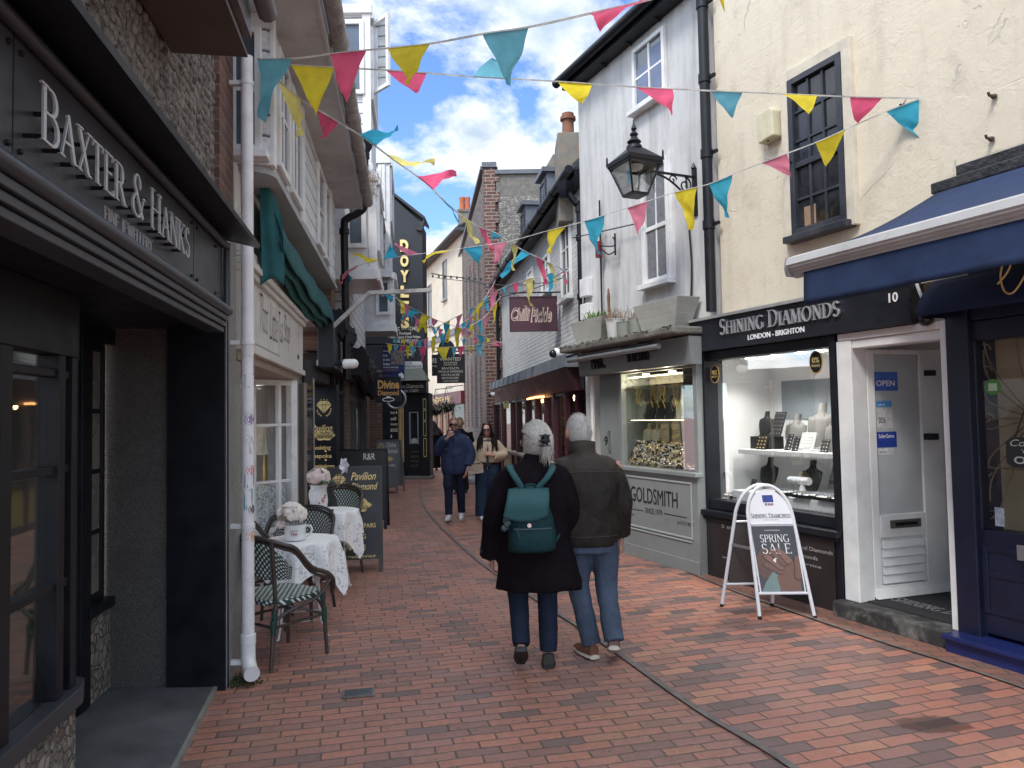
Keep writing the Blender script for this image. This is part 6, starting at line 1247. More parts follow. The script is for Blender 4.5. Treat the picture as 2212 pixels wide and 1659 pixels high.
# fascia
fsc = obox('fascia', M('black_satin_fascia', (.012, .013, .019), .32, .2, 3, .05, 20), cb, RW, fa, fbn, fz0_, fz1_, -.05, .10, bevel=.004)
b = MB(); b.box(RW, fa-.01, fbn, fz1_+.002, fz1_+.03, -.05, .13); b.build('lead_flashing', M('flashing', (.28, .285, .28), .5, .2, 5, .2, 20), cb)
b = MB(); serif(b, RW, 'SHINING DIAMONDS', rs(1560, .12), rs(1822, .12), 2.475, 2.63, .105, .125, small=.80); b.build('lettering', LET, fsc)
b = MB(); sans(b, RW, 'LONDON - BRIGHTON', rs(1622, .1), rs(1745, .1), 2.385, 2.435, .101, .108, .012); sans(b, RW, '10', rs(1931, .1), rs(1951, .1), rz(1940, 651, .1), rz(1940, 630, .1), .101, .106, .014); b.build('small_lettering', WHITEL, fsc)
# display window
va, vb = rs(1532), rs(1806); vz0, vz1 = (rz(1532, 1082)+rz(1800, 1108))/2, 2.27
b = MB(); b.box(RW, fa+.03, va, 0, fz0_-.002, -.2, .05); b.box(RW, vb, rs(1819), 0, fz0_-.002, -.2, .06); b.box(RW, va+.001, vb-.001, vz1-.03, fz0_-.002, -.12, .03); b.box(RW, va, vb, vz0-.10, vz0-.0, -.12, .03); bsf = b.build('shopfront', BLK, cb, bevel=.008)
b = MB(); b.box(RW, fa-.0, rs(1819)+.0, vz0-.165, vz0-.105, -.1, .12); b.box(RW, fa+.02, rs(1819)-.015, vz0-.20, vz0-.166, -.1, .09); b.build('ledge_moulding', BLK, cb, bevel=.01)
BRN = M('dark_brown_panel', (.022, .016, .016), .5, .2, 3, .06, 40, grime=.2); stp = obox('stall_panel', BRN, cb, RW, va-.0, vb-.01, 0, vz0-.202, -.1, .065)
b = MB()
for i, (s_, x0, x1, y) in enumerate((('5 star reviews', 1552, 1640, 1143), ('GIA certified Natural Diamonds', 1640, 1789, 1178), ('Lab Grown Diamonds', 1650, 1756, 1193), ('Bespoke Service', 1660, 1763, 1212), ('www.shiningdiamonds.com', 1552, 1690, 1218))):
    zc_ = rz((x0+x1)/2, y, .065); sans(b, RW, s_, rs(x0, .065), rs(x1, .065), zc_-.017, zc_+.017, .066, .0685, .0)
b.build('panel_lettering', M('grey_print', (.38, .38, .38), .5, .1), stp)
WD = M('white_display', (.74, .74, .74), .4, .04, 2, 0); D = .85
b = MB(); b.box(RW, va-.03, va-.001, vz0, vz1, -D, -.05); b.box(RW, va, vb, vz0-.03, vz0-.002, -D, -.03); b.box(RW, va-.03, vb, vz0, vz1, -D-.03, -D); b.box(RW, vb+.002, vb+.03, vz0, vz1, -D, -.05); b.box(RW, va, vb, vz1-.02, vz1+.01, -D, -.03); dc = b.build('display_box', WD, cb)
shz_ = rz(1720, 975, -.35); shl0 = rs(1600, -.35)
b = MB(); b.box(RW, shl0, vb, shz_-.05, shz_+.0, -.80, -.30); b.build('display_shelf', WD, cb, bevel=.006)
b = MB(); b.box(RW, shl0+.1, vb, vz0+.0, vz0+.10, -.6, -.12); b.build('display_plinth', WD, cb, bevel=.006)
b = MB(); b.box(RW, rs(1690, -.84), rs(1800, -.84), shz_+.3, vz1-.25, -.849, -.84); b.build('grey_back_panel', M('grey_panel', (.22, .25, .28), .5, .1), dc)
b = MB()
for x in (1625, 1681, 1735, 1780): b.lathe(RW.p(rs(x, -.3), vz1-.030, -.3), [(0, 0), (.05, 0), (.05, .009), (0, .009)], 16)
b.build('downlight', emis('white_downlight', (1, .97, .92), 14), cb)
for x in (1645, 1705, 1770):
    l = bpy.data.lights.new('display_lamp', 'SPOT'); l.energy = 26; l.color = (1, .96, .9); l.shadow_soft_size = .06; l.spot_size = R(125); l.spot_blend = .6; lo = bpy.data.objects.new('display_lamp', l); C.objects.link(lo); lo.location = RW.p(rs(x, -.3), vz1-.05, -.3)
MB().poly([RW.p(va, vz0, -.04), RW.p(vb, vz0, -.04), RW.p(vb, vz1, -.04), RW.p(va, vz1, -.04)]).build('shop_window', GLZS, cb)
b = MB(); n = 32
for (x, y, rx, ry, nm, tx) in ((1766, 782, .075, .105, 'gold_sticker', ('0%', 'FINANCE')), (1546, 808, .07, .095, 'gold_sticker', ('PRICE', 'MATCH'))):
    a, zc_ = rs(x, -.03), rz(x, y, -.03); b = MB(); b.prism(RW, [(a+rx*math.cos(2*math.pi*k/n), zc_+ry*math.sin(2*math.pi*k/n)) for k in range(n)], -.036, -.034); so_ = b.build(nm, GOLD, cb)
    b = MB(); b.prism(RW, [(a+rx*.88*math.cos(2*math.pi*k/n), zc_+ry*.88*math.sin(2*math.pi*k/n)) for k in range(n)], -.0338, -.032); s2 = b.build('sticker_face', BLK, so_)
    b = MB(); sans(b, RW, tx[0], a-rx*.55, a+rx*.55, zc_-.005, zc_+ry*.42, -.0315, -.0305, .015); sans(b, RW, tx[1], a-rx*.6, a+rx*.6, zc_-ry*.4, zc_-ry*.18, -.0315, -.0305, .01); b.build('sticker_lettering', GOLDP, so_)
gs_ = 'necklace busts in the white shop window'
B_ = lambda x, y, c, h, mt, lab: bust(RW, rs(x, c), y, c, h, mt, lab, gs_, .0, STEEL)
B_(1650, shz_+.13, -.55, .26, VELV, 'black necklace bust on the white shelf, left of the stud board'); B_(1712, shz_, -.62, .36, GRYV, 'smaller grey necklace bust in the middle of the white shelf'); B_(1765, shz_+.04, -.55, .42, GRYV, 'large grey necklace bust on the white shelf'); B_(1799, shz_, -.5, .34, GRYV, 'grey necklace bust at the right end of the white shelf')
B_(1652, vz0+.10, -.5, .32, VELV, 'black necklace bust below the shelf, left of the pair'); B_(1743, vz0+.10, -.45, .32, VELV, 'black necklace bust with a silver chain below the shelf, right of the pair')
obox('shelf_riser', VELV, cb, RW, rs(1632, -.5), rs(1672, -.5), shz_+.001, shz_+.13, -.62, -.42)
def studboard(x, z, c, w_, h, mat, lab, sm, rows=6, cols=4):
    a = rs(x, c); o = thing('stud_board', lab, 'jewellery board', RW.p(a, z, c), 0, 'stud boards in the white shop window'); f = Fr(RW.p(a, z+.002, c), RW.ex, UP*.93-RW.ez*.36); b = MB(); b.box(f, -w_/2, w_/2, 0, h, -.012, 0); b.build('board', mat, o); b = MB()
    for r in range(rows):
        for q in range(cols): b.ell(f.p(-w_*.38+w_*.76*q/(cols-1), h*(.12+.78*r/(rows-1)), .006), .007, .007, .007, 6, 4)
    b.build('studs', sm, o)
STUD = M('bright_studs', (.85, .85, .87), .12, .1, 30, 0, metal=.9)
studboard(1672, shz_+.13, -.48, .15, .27, VELV, 'tall black stud board beside the black bust on the shelf', STUD); studboard(1640, shz_, -.36, .12, .14, VELV, 'black stud board at the left end of the shelf', GOLD, 4, 3); studboard(1738, shz_+.03, -.36, .17, .16, TAG, 'white ring board in front of the large grey bust', STUD, 5, 6); studboard(1697, shz_, -.42, .07, .17, VELV, 'narrow black stud board, left of the two in the middle of the shelf', STUD, 5, 2); studboard(1712, shz_, -.36, .07, .15, VELV, 'narrow black stud board, right of the two in the middle of the shelf', STUD, 5, 2); studboard(1775, shz_, -.36, .09, .13, VELV, 'black stud board near the right end of the shelf', STUD, 4, 3)
studboard(1722, vz0+.10, -.42, .05, .2, VELV, 'narrow black stud board below the shelf beside the ring cone', STUD, 5, 2); studboard(1790, vz0+.10, -.5, .14, .3, GRYV, 'grey stud board at the lower right of the window', STUD, 5, 4); studboard(1614, vz0+.03, -.3, .06, .18, VELV, 'narrow black stud board at the lower left of the window', STUD, 5, 2)
for i, (x, c, lab) in enumerate(((1585, -.2, 'ring tray at the lower left corner of the white shop window'), (1612, -.25, 'ring tray second along the lower left of the white shop window'), (1690, -.18, 'ring tray behind the arched board in the white shop window'), (1735, -.16, 'ring tray at the middle front of the white shop window'), (1765, -.2, 'ring tray right of the middle in the white shop window'), (1790, -.16, 'ring tray at the lower right corner of the white shop window'))):
    tray(RW, rs(x, c), vz0+.005+(.1 if i > 1 else 0), c, 7, lab, 4, .2, .16, 60+i)['group'] = 'ring trays in the white shop window'
cn = thing('bracelet_roll', 'horizontal white roll of bracelets below the shelf in the white shop window', 'bracelet stand', RW.p(rs(1728, -.3), vz0+.1, -.3)); b = MB(); b.tube([RW.p(rs(1702, -.3), vz0+.24, -.3), RW.p(rs(1744, -.3), vz0+.24, -.3)], .035, 14); b.build('roll', WD, cn, True); b = MB(); b.tube([RW.p(rs(1728, -.3), vz0+.102, -.3), RW.p(rs(1728, -.3), vz0+.22, -.3)], [.05, .012], 10); b.build('stand', WD, cn, True); b = MB()
for k in range(9): a = rs(1704, -.3)+k*(rs(1742, -.3)-rs(1704, -.3))/8; b.tube([RW.p(a, vz0+.24+.038*math.cos(q*.524), -.3+.038*math.sin(q*.524)) for q in range(12)], .004, 4, close=True)
b.build('bracelets', STEEL, cn)
# white door, open inwards
ja, jb = rs(1821), rs(2064); dz0 = .13; JZ = 2.27
b = MB(); b.box(RW, ja+.001, rs(1853), dz0+.003, JZ, -.12, .05); b.box(RW, jb-.055, jb, dz0-.06, fz0_-.004, -.12, .055); b.box(RW, rs(1853)+.001, jb-.056, JZ-.07, JZ, -.12, .04); b.box(RW, ja+.02, jb-.056, JZ+.002, fz0_-.004, -.12, .055); b.build('door_frame', WHT, cb, bevel=.006)
H0 = V((2.945, 6.06, 0)); H1 = V((3.70, 6.30, 0)); DR = Wall((H0.x, H0.y), (H1.x, H1.y)); dw = DR.L; LZ = 2.20
rx_ = lambda x: DR.X(x); dzz = lambda x, y: DR.Z(x, y)
ga_, gb_ = rx_(1893), rx_(1991); gza, gzb = dzz(1940, 1110), dzz(1940, 765)
d0 = dz0+.03; b = MB(); b.box(DR, 0, ga_, d0, LZ, -.045, 0); b.box(DR, gb_, dw, d0, LZ, -.045, 0); b.box(DR, ga_+.001, gb_-.001, gzb, LZ, -.045, 0); b.box(DR, ga_+.001, gb_-.001, dzz(1940, 1160), gza, -.045, 0); b.box(DR, ga_+.001, gb_-.001, d0, dzz(1940, 1262), -.045, 0); b.box(DR, ga_+.001, gb_-.001, dzz(1940, 1262)+.001, dzz(1940, 1160)-.001, -.04, -.022)
leaf = b.build('door_leaf', WHT, cb, bevel=.006)
b = MB(); za_, zb2 = dzz(1940, 1258), dzz(1940, 1164)
for k in range(5):
    u0 = za_+(zb2-za_)*k/5; u1 = za_+(zb2-za_)*(k+1)/5-.008; b.hexa([DR.p(ga_+.02, u0, .004), DR.p(gb_-.02, u0, .004), DR.p(gb_-.02, u0, -.02), DR.p(ga_+.02, u0, -.02), DR.p(ga_+.02, u1, -.012), DR.p(gb_-.02, u1, -.012), DR.p(gb_-.02, u1, -.021), DR.p(ga_+.02, u1, -.021)])
b.build('louvre_panel', WHT, leaf); b = MB(); b.hexa([DR.p(0, d0-.01, .035), DR.p(dw, d0-.01, .035), DR.p(dw, d0-.01, .001), DR.p(0, d0-.01, .001), DR.p(0, d0+.06, .012), DR.p(dw, d0+.06, .012), DR.p(dw, d0+.06, .001), DR.p(0, d0+.06, .001)]); b.build('weather_bar', WHT, leaf)
MB().poly([DR.p(ga_, gza, -.02), DR.p(gb_, gza, -.02), DR.p(gb_, gzb, -.02), DR.p(ga_, gzb, -.02)]).build('pane', M('frosted_grey_pane', (.42, .44, .44), .18, .12, 2, .04, 4), leaf)
b = MB(); za_, zb2 = dzz(1945, 1140), dzz(1945, 1122); b.box(DR, rx_(1913), rx_(1978), za_, zb2, .001, .014); lb2 = b.build('letter_plate', M('aged_brass', (.16, .15, .13), .4, .2, 20, .1, 60, metal=.6), leaf, bevel=.003); b = MB(); b.box(DR, rx_(1922), rx_(1969), za_+.02, zb2-.02, .0145, .02); b.build('letter_flap', BLK, lb2)
b = MB(); b.box(DR, rx_(1999), rx_(2016), dzz(2005, 812), dzz(2005, 800), .001, .05); b.box(DR, rx_(1993), rx_(2010), dzz(2000, 950), dzz(2000, 936), .001, .08); b.build('door_lock', BLK, leaf, bevel=.004)
for x0, x1, y0, y1, c_, tx in ((1880, 1932, 803, 844, (.05, .12, .42), 'OPEN'), (1884, 1917, 866, 879, (.06, .25, .55), 'card'), (1884, 1918, 882, 925, (.5, .5, .5), '2026'), (1882, 1925, 933, 967, (.02, .05, .28), 'SaferGems'), (1884, 1917, 969, 983, (.6, .6, .62), 'Pay'), (1976, 1990, 768, 786, (.5, .1, .1), '')):
    b = MB(); x0 += 14; x1 += 14; b.box(DR, rx_(x0), rx_(x1), dzz(1905, y1), dzz(1905, y0), -.0195, -.018); o = b.build('door_sticker', M('door_sticker_print', c_, .35, .25, 25, 0), leaf)
    if tx: b = MB(); wd = rx_(x1)-rx_(x0); hh_ = dzz(1905, y0)-dzz(1905, y1); q = .5 if tx in ('2026', 'Pay', 'card') else .85; sans(b, DR, tx, rx_(x0)+wd*.1, rx_(x0)+wd*(.1+q*.9), dzz(1905, y1)+hh_*.25 if tx != 'SaferGems' else dzz(1905, y1)+hh_*.6, dzz(1905, y1)+hh_*.55 if tx != 'SaferGems' else dzz(1905, y1)+hh_*.85, -.0178, -.0172, .01); b.build('sticker_lettering', WHITEL if tx not in ('2026', 'Pay') else BLKL, o)
b = MB(); b.box(RW, ja-.1, jb-.06, dz0, 2.4, -1.6, -1.55); b.box(RW, ja-.12, ja-.06, dz0, 2.4, -1.5, -.13); b.box(RW, jb-.05, jb-.03, dz0, 2.4, -1.5, -.13); b.box(RW, ja+.1, jb, 2.37, 2.41, -1.5, -.13); b.build('lobby_wall', M('lobby_white', (.76, .76, .76), .6, .06), cb)
STEP = M('worn_black_step', (.035, .034, .033), .6, .4, 5, .5, 40, grime=.9, gs=7, gcol=(.20, .19, .17)); b = MB(); b.box(RW, ja-.04, jb+.02, 0, dz0, -1.5, .16); b.build('door_step', STEP, cb, bevel=.015)
b = MB(); b.box(RW, ja+.15, jb-.1, dz0+.001, dz0+.012, -1.2, -.03); mt_ = b.build('door_mat', M('black_mat', (.02, .02, .021), .95, .4, 80, .6, 150), cb)
FM = Fr(RW.p(ja+.2, dz0+.012, -.10), RW.ex, -RW.ez); b = MB(); serif(b, FM, 'SHINING D', 0, jb-ja-.45, .12, .26, .001, .003, small=.8); b.build('mat_lettering', M('grey_mat_print', (.2, .2, .2), .9, .2), mt_)
cc_ = thing('security_camera', 'black dome camera under the right end of the black fascia', 'camera', RW.p(rs(2000, .1), 2.4, .1)); p = at(2000, 5.35, 690); b = MB(); b.tube([p+UP*.10, p+UP*.02], .055, 14); b.ell(p+UP*.0, .055, .055, .05, 14, 8); b.build('dome', M('black_gloss', (.012, .012, .013), .15, .1), cc_, True); b = MB(); b.tube(smooth([p+UP*.1, p+V((.0, .1, .28)), p+V((.02, .2, .5))], 4), .012, 6); b.box(Fr(p+V((.05, 0, .0)), (1, 0, 0)), 0, .05, -.02, .03, 0, .03); b.build('cable', WHT, cc_)

# ================================================================ RIGHT: blue shop and its awning
bs_ = thing('blue_shop', 'navy painted shop with a glazed door and scrolled ironwork at the right edge', 'shop', RW.p(jb, 0, 0))
q0_ = jb+.012; qa = rs(2108, .02); qb = qa+1.0; qz0, qz1 = rz(2160, 1147, .02), 2.16
b = MB(); b.box(RW, q0_, q0_+.16, .1, 2.6, -.2, .09); b.box(RW, q0_+.17, qa-.08, .1, 2.6, -.2, .03); b.box(RW, qa-.079, qa, .16, 2.3, -.1, .05); b.box(RW, qa+.001, qb, .16, qz0, -.1, .045); b.box(RW, qa+.001, qb, qz1, 2.3, -.1, .045); b.box(RW, q0_+.161, qb+2.5, 2.301, 2.75, -.2, .06); b.box(RW, qb, qb+.1, .16, 2.3, -.1, .05); b.box(RW, qb+.11, qb+2.5, 0, .7, -.2, .06); nv = b.build('shopfront', NAVY, bs_, bevel=.008)
b = MB(); b.box(RW, qa+.06, qa+.6, .30, .34, .046, .055); b.box(RW, qa+.06, qa+.6, .55, .59, .046, .055); b.box(RW, qa+.06, qa+.6, .72, .76, .046, .055); b.box(RW, qa+.02, qa+.06, .3, .76, .046, .055); b.build('panel_moulding', NAVY, bs_, bevel=.004)
BLU = M('bright_navy_step', (.012, .02, .10), .35, .15, 4, .1, 40, grime=.3); b = MB(); b.box(RW, q0_-.02, qb+2.5, 0, .10, -.5, .20); b.box(RW, q0_-.02, qb+2.5, .101, .135, -.5, .24); b.build('blue_step', BLU, bs_, bevel=.008)
MB().poly([RW.p(qa, qz0, .01), RW.p(qb+2.4, qz0, .01), RW.p(qb+2.4, qz1, .01), RW.p(qa, qz1, .01)]).build('pane', GLZS, bs_)
b = MB(); b.box(RW, qa-.3, qb+2.4, .1, 2.3, -.52, -.5); b.build('inner_blind', M('warm_blind', (.42, .33, .22), .8, .1, 3, 0), bs_)
b = MB(); c_ = -.06; ctr = (qa+.34, 1.62)
for k in range(9):
    a = R(95+k*22.5); e = (max(qa+.02, ctr[0]+.95*math.cos(a)), ctr[1]+.75*math.sin(a)); b.tube(smooth([RW.p(ctr[0], ctr[1], c_), RW.p(max(qa+.06, ctr[0]+.5*math.cos(a)-.04), ctr[1]+.45*math.sin(a)-.03, c_), RW.p(e[0], e[1], c_)], 4), .006, 5)
for zz_ in (.95, 1.25, 1.62, 1.95, 2.1): b.tube([RW.p(qa+.03+.045*math.cos(k*.6)*(1-k/14), zz_+.045*math.sin(k*.6)*(1-k/14), c_) for k in range(12)], .006, 5)
for zz_ in (1.28, 1.62): b.tube([RW.p(qa, zz_, c_), RW.p(qb, zz_, c_)], .005, 5)
b.build('scroll_ironwork', M('taupe_iron', (.16, .12, .09), .6, .2), bs_)
b = MB(); x0_ = rs(2172, .05); b.prism(RW, [(x0_, 1.33), (x0_+.04, 1.30), (x0_+.3, 1.30), (x0_+.34, 1.33), (x0_+.34, 1.47), (x0_+.3, 1.5), (x0_+.04, 1.5), (x0_, 1.47)], .05, .06); os_ = thing('open_sign', 'dark chalkboard open sign hanging inside the blue door', 'sign', RW.p(x0_, 1.3, .05)); b.build('board', M('chalk_black', (.02, .022, .022), .7, .2), os_)
b = MB(); sans(b, RW, 'Come in', x0_+.03, x0_+.31, 1.44, 1.485, .061, .0625, .0, .3); sans(b, RW, "WE'RE", x0_+.1, x0_+.24, 1.395, 1.425, .061, .0625); sans(b, RW, 'OPEN', x0_+.05, x0_+.29, 1.325, 1.375, .061, .0625, .02); b.build('lettering', M('chalk_letter', (.5, .5, .48), .8, .1), os_)
b = MB(); b.tube([RW.p(x0_+.06, 1.5, .055), RW.p(x0_+.17, 1.85, .02), RW.p(x0_+.28, 1.5, .055)], .006, 5); b.build('cord', CABLE, os_)
b = MB(); n = 24; ac, zc_ = rs(2148, .01), rz(2148, 836); b.prism(RW, [(ac+.055*math.cos(2*math.pi*k/n), zc_+.055*math.sin(2*math.pi*k/n)) for k in range(n)], .011, .013); gsb = b.build('green_sticker', M('green_print', (.06, .22, .04), .4, .1), bs_); b = MB(); b.prism(RW, [(ac-.03, zc_-.025), (ac+.03, zc_-.025), (ac+.03, zc_+.025), (ac-.03, zc_+.025)], .013, .0135); b.build('sticker_emblem', M('pale_green_print', (.45, .55, .4), .4, .1), gsb)
b = MB(); b.box(RW, rs(2140, .01), rs(2160, .01), rz(2150, 1135), rz(2150, 1095), .011, .013); b.build('card_sticker', M('card_print', (.3, .33, .4), .4, .5, 40, 0), bs_)
b = MB(); b.box(RW, rs(2185, .045), rs(2225, .045), qz0-.17, qz0-.07, .046, .058); b.build('letter_plate', METAL, bs_, bevel=.004)
NAVC = cloth('navy_canvas', (.013, .030, .085), .12)
na = thing('awning', 'navy canvas awning with a ridged white front bar over the right hand shops', 'awning', RW.p(4, 3, .6))
AC = 1.20; a0 = rs(1730, AC); a1 = a0+5.2; bz0, bz1 = rz(1730, 590, AC), rz(1730, 556, AC); zr = rz(2100, 395, .08)
prof = [(-.05, -.01), (.0, -.03), (.09, .055), (.08, .10), (.02, .125), (-.05, .11), (-.06, .03)]
b = MB(); b.rings([[RW.p(a, bz0+z, AC+c) for c, z in prof] for a in (a0, a1)])
for k in range(4): b.tube([RW.p(a0, bz0-.018+k*.019, AC+.012+k*.020), RW.p(a1, bz0-.018+k*.019, AC+.012+k*.020)], .007, 6)
b.build('front_bar', M('white_metal_bar', (.42, .42, .42), .35, .06, 3, .05, 30, grime=.3), na)
b = MB(); b.rings([[RW.p(a, bz0+z, AC+c) for c, z in ((-.03, -.02), (.07, -.015), (.085, .04), (.07, .11), (-.05, .12))] for a in (a0-.022, a0-.001)]); b.build('end_cap', M('bar_cap', (.20, .20, .20), .4, .1), na)
b = MB(); ra0 = rs(2062, .08); b.grid(lambda u, v: RW.p(ra0*(1-v)+(a0+.02)*v+u*(a1-a0), zr+(bz1+.0-zr)*v-.05*math.sin(math.pi*v), .12+(AC-.12)*v), 24, 12); b.build('canopy', NAVC, na, True, solid=.004)
b = MB(); vh = .22; b.grid(lambda u, v: RW.p(a0+.10+u*(a1-a0-.1), bz0-.005-vh*v, AC+.03+.012*math.sin(u*31)*v+.01*math.sin(u*77+1)*v), 80, 6); b.build('valance', NAVC, na, True, solid=.004)
b = MB(); b.box(RW, ra0-.05, a1, zr-.02, zr+.06, .0, .16); b.box(RW, ra0+.1, a1, zr+.065, zr+.15, .0, .10); b.build('roller_cover', M('black_rubber_cover', (.02, .02, .021), .5, .4, 12, .8, 18, bd=.02), na, bevel=.01)
b = MB(); b.bar(RW.p(a0+.5, zr-.2, .05), RW.p(a0+1.0, bz0+.08, AC-.08), .03); b.bar(RW.p(a0+3.5, zr-.2, .05), RW.p(a0+3.9, bz0+.08, AC-.08), .03); b.build('arm', METAL, na)
n2_ = thing('dutch_blind', 'dark navy blind with curling script hanging below the navy awning', 'awning', RW.p(rs(1990, .3), 2.5, .4)); s_0 = rs(1988, .42); b = MB(); zz0, zz1 = rz(1990, 683, .42), rz(1990, 602, .42)
b.grid(lambda u, v: RW.p(s_0+u*4, zz0+(zz1-zz0)*v, .42-.20*v**2+.008*math.sin(u*40)), 40, 6); b.build('canvas', cloth('dark_navy_canvas', (.010, .022, .075), .1), n2_, True, solid=.004)
b = MB(); b.poly([RW.p(s_0, zz0, .415), RW.p(s_0, zz1, .22), RW.p(s_0, zz1, .02), RW.p(s_0, zz0, .1)]); b.build('end_panel', BLK, n2_)
b = MB(); sx_ = rs(2170, .43); sq = lambda a, z: RW.p(sx_+a, (zz0+zz1)/2+z, .435)
b.tube(smooth([sq(.0, .0), sq(.06, .06), (sq(.09, .13)), sq(.05, .14), sq(.02, .05), sq(.04, -.05), sq(.1, -.06), sq(.2, .08), sq(.26, .16)], 6), .006, 5); b.build('script_lettering', GOLDP, n2_)

# ================================================================ RIGHT: white brick restaurant with maroon shopfront
RC = Wall((at(1088, 20).x, 20), (1.14, 10.9)); RCL = RC.L
chp = thing('white_brick_building', 'white painted brick restaurant with a maroon glazed front under a lead canopy', 'restaurant', (0, 15, 0))
WBR = brickmat('white_painted_brick', RC.ex, [(0, (.60, .60, .59)), (.5, (.66, .66, .65)), (1, (.54, .54, .54))], (.25, .25, .25), .225, .075, .014, .6, .9, .008, .35, .3, True)
zE = 5.2; b = MB(); b.box(RC, 0, RCL+.3, 2.6, zE, -4, 0); b.box(RC, -.01, .25, 0, 2.6, -4, 0); b.build('painted_brick_wall', WBR, chp)
for x0, x1, y0, y1 in ((1226, 1241, 470, 640), (1182, 1194, 545, 628), (1150, 1158, 575, 600)):
    s0, s1 = RC.X(x0)-.1, RC.X(x1)+.1; z0, z1 = RC.Z((x0+x1)/2, y1), min(4.95, RC.Z((x0+x1)/2, y0)); window(chp, RC, s0, s1, max(3.2, z0), z1, .003, 2, 3, WHT, DKG, .06, .03, .05)
b = MB(); b.box(RC, -.1, RCL+.3, zE+.001, zE+.1, -.3, .22); b.build('eaves', BLK, chp); b = MB(); b.tube([RC.p(-.15, zE+.08, .30), RC.p(RCL+.3, zE+.09, .30)], .065, 10)
for k in range(9): b.tube([RC.p(.3+k, zE+.08, .30), RC.p(.36+k, zE+.08, .30)], .076, 10)
b.build('gutter', BLK, chp, True)
b = MB(); b.hexa([RC.p(-.1, zE+.1, .24), RC.p(RCL+.3, zE+.1, .24), RC.p(RCL+.3, 7.9, -2.6), RC.p(-.1, 7.9, -2.6), RC.p(-.1, zE+.18, .24), RC.p(RCL+.3, zE+.18, .24), RC.p(RCL+.3, 7.98, -2.6), RC.p(-.1, 7.98, -2.6)]); b.build('roof', SLATE, chp)
for i, (xl, xr, yb, yt) in enumerate(((1177, 1192, 462, 345), (1134, 1144, 522, 420))):
    c_ = -.55; s1 = RC.X(xr, c_); s0 = RC.X(xl, c_); z0, z1 = RC.Z(xr, yb, c_), RC.Z(xr, yt+8, c_); f_ = RC.sh(0, 0, c_)
    b = MB(); b.box(RC, s0, s1, z0-.3, z1, -2.4, c_); dm = b.build('dormer', LEAD, chp); window(dm, f_, s0+.08, s1-.08, z0+.05, z1-.12, .003, 2, 2, NB, SKYG, .06, .04, .04, sill=False)
    b = MB(); b.box(RC, s0-.08, s1+.08, z1+.001, z1+.10, -2.4, c_+.12); b.build('dormer_roof', LEAD, dm)
    pass
# lead canopy and maroon front, standing proud of the wall
ca = RC.X(1060, .42); cbn = RC.X(1226, .42); zc0 = (RC.Z(1060, 835, .42)+RC.Z(1226, 748, .42))/2
b = MB(); b.hexa([RC.p(ca, zc0-.19, .45), RC.p(cbn, zc0-.19, .45), RC.p(cbn, zc0-.19, 0), RC.p(ca, zc0-.19, 0), RC.p(ca, zc0, .42), RC.p(cbn, zc0, .42), RC.p(cbn, zc0+.16, .0), RC.p(ca, zc0+.16, .0)])
for k in range(12): a = ca+(cbn-ca)*(k+.5)/12; b.bar(RC.p(a, zc0-.19, .455), RC.p(a, zc0+.0, .425), .02)
b.hexa([RC.p(cbn+.002, zc0-.19, .45), RC.p(cbn+.45, zc0-.22, .05), RC.p(cbn+.45, zc0-.22, 0), RC.p(cbn, zc0-.19, 0), RC.p(cbn+.002, zc0, .42), RC.p(cbn+.45, zc0, .04), RC.p(cbn+.45, zc0, -.01), RC.p(cbn, zc0+.16, .0)])
b.build('lead_canopy', LEAD, chp)
b = MB(); zf0 = zc0-.52; b.hexa([RC.p(ca+.1, zf0, .26), RC.p(cbn-.05, zf0, .26), RC.p(cbn-.05, zf0, 0), RC.p(ca+.1, zf0, 0), RC.p(ca+.1, zc0-.195, .40), RC.p(cbn-.02, zc0-.195, .40), RC.p(cbn-.02, zc0-.195, 0), RC.p(ca+.1, zc0-.195, 0)]); b.hexa([RC.p(cbn-.048, zf0, .26), RC.p(RCL+.1, zf0, .02), RC.p(RCL+.1, zf0, -.1), RC.p(cbn-.048, zf0, -.1), RC.p(cbn-.018, zc0-.2, .40), RC.p(RCL+.15, zc0-.22, .05), RC.p(RCL+.1, zc0-.22, -.1), RC.p(cbn-.018, zc0-.2, -.1)]); b.build('fascia', MAROON, chp)
b = MB(); px_ = (1068, 1084, 1105, 1117, 1137, 1158, 1178, 1197, 1222)
for i, x in enumerate(px_): a = RC.X(x, .22); b.box(RC, a-.05, a+.05, 0, zf0+.02, .12, .24)
for z0, z1 in ((2.0, 2.06), (.78, .84), (0, .12)): b.box(RC, RC.X(1064, .22), RC.X(1226, .22), z0, z1, .13, .225)
e0, e1 = RC.p(RC.X(1222, .22), 0, .2), RC.p(RCL+.05, 0, .0); ST = Wall((e0.x, e0.y), (e1.x, e1.y))
for u in (0, .5, 1): b.box(ST, ST.L*u-.05, ST.L*u+.05, 0, zf0+.02, -.08, .03)
for z0, z1 in ((2.0, 2.06), (.78, .84), (0, .12)): b.box(ST, 0, ST.L, z0, z1, -.06, .02)
b.build('maroon_posts', MAROON, chp, bevel=.006)
b = MB(); b.box(RC, RC.X(1084, .22)+.06, RC.X(1222, .22), .12, .78, .14, .19); b.box(ST, .05, ST.L-.05, .12, .78, -.06, -.01); b.build('stall_panel', M('mustard_panel', (.26, .20, .045), .5, .15, 6, .05, 30), chp)
b = MB(); b.box(RC, RC.X(1064, .22), RC.X(1226, .22), .845, .89, .12, .30); b.box(ST, 0, ST.L, .845, .89, -.06, .06); b.build('pale_sill', M('pale_stone_sill', (.42, .36, .30), .7, .12), chp)
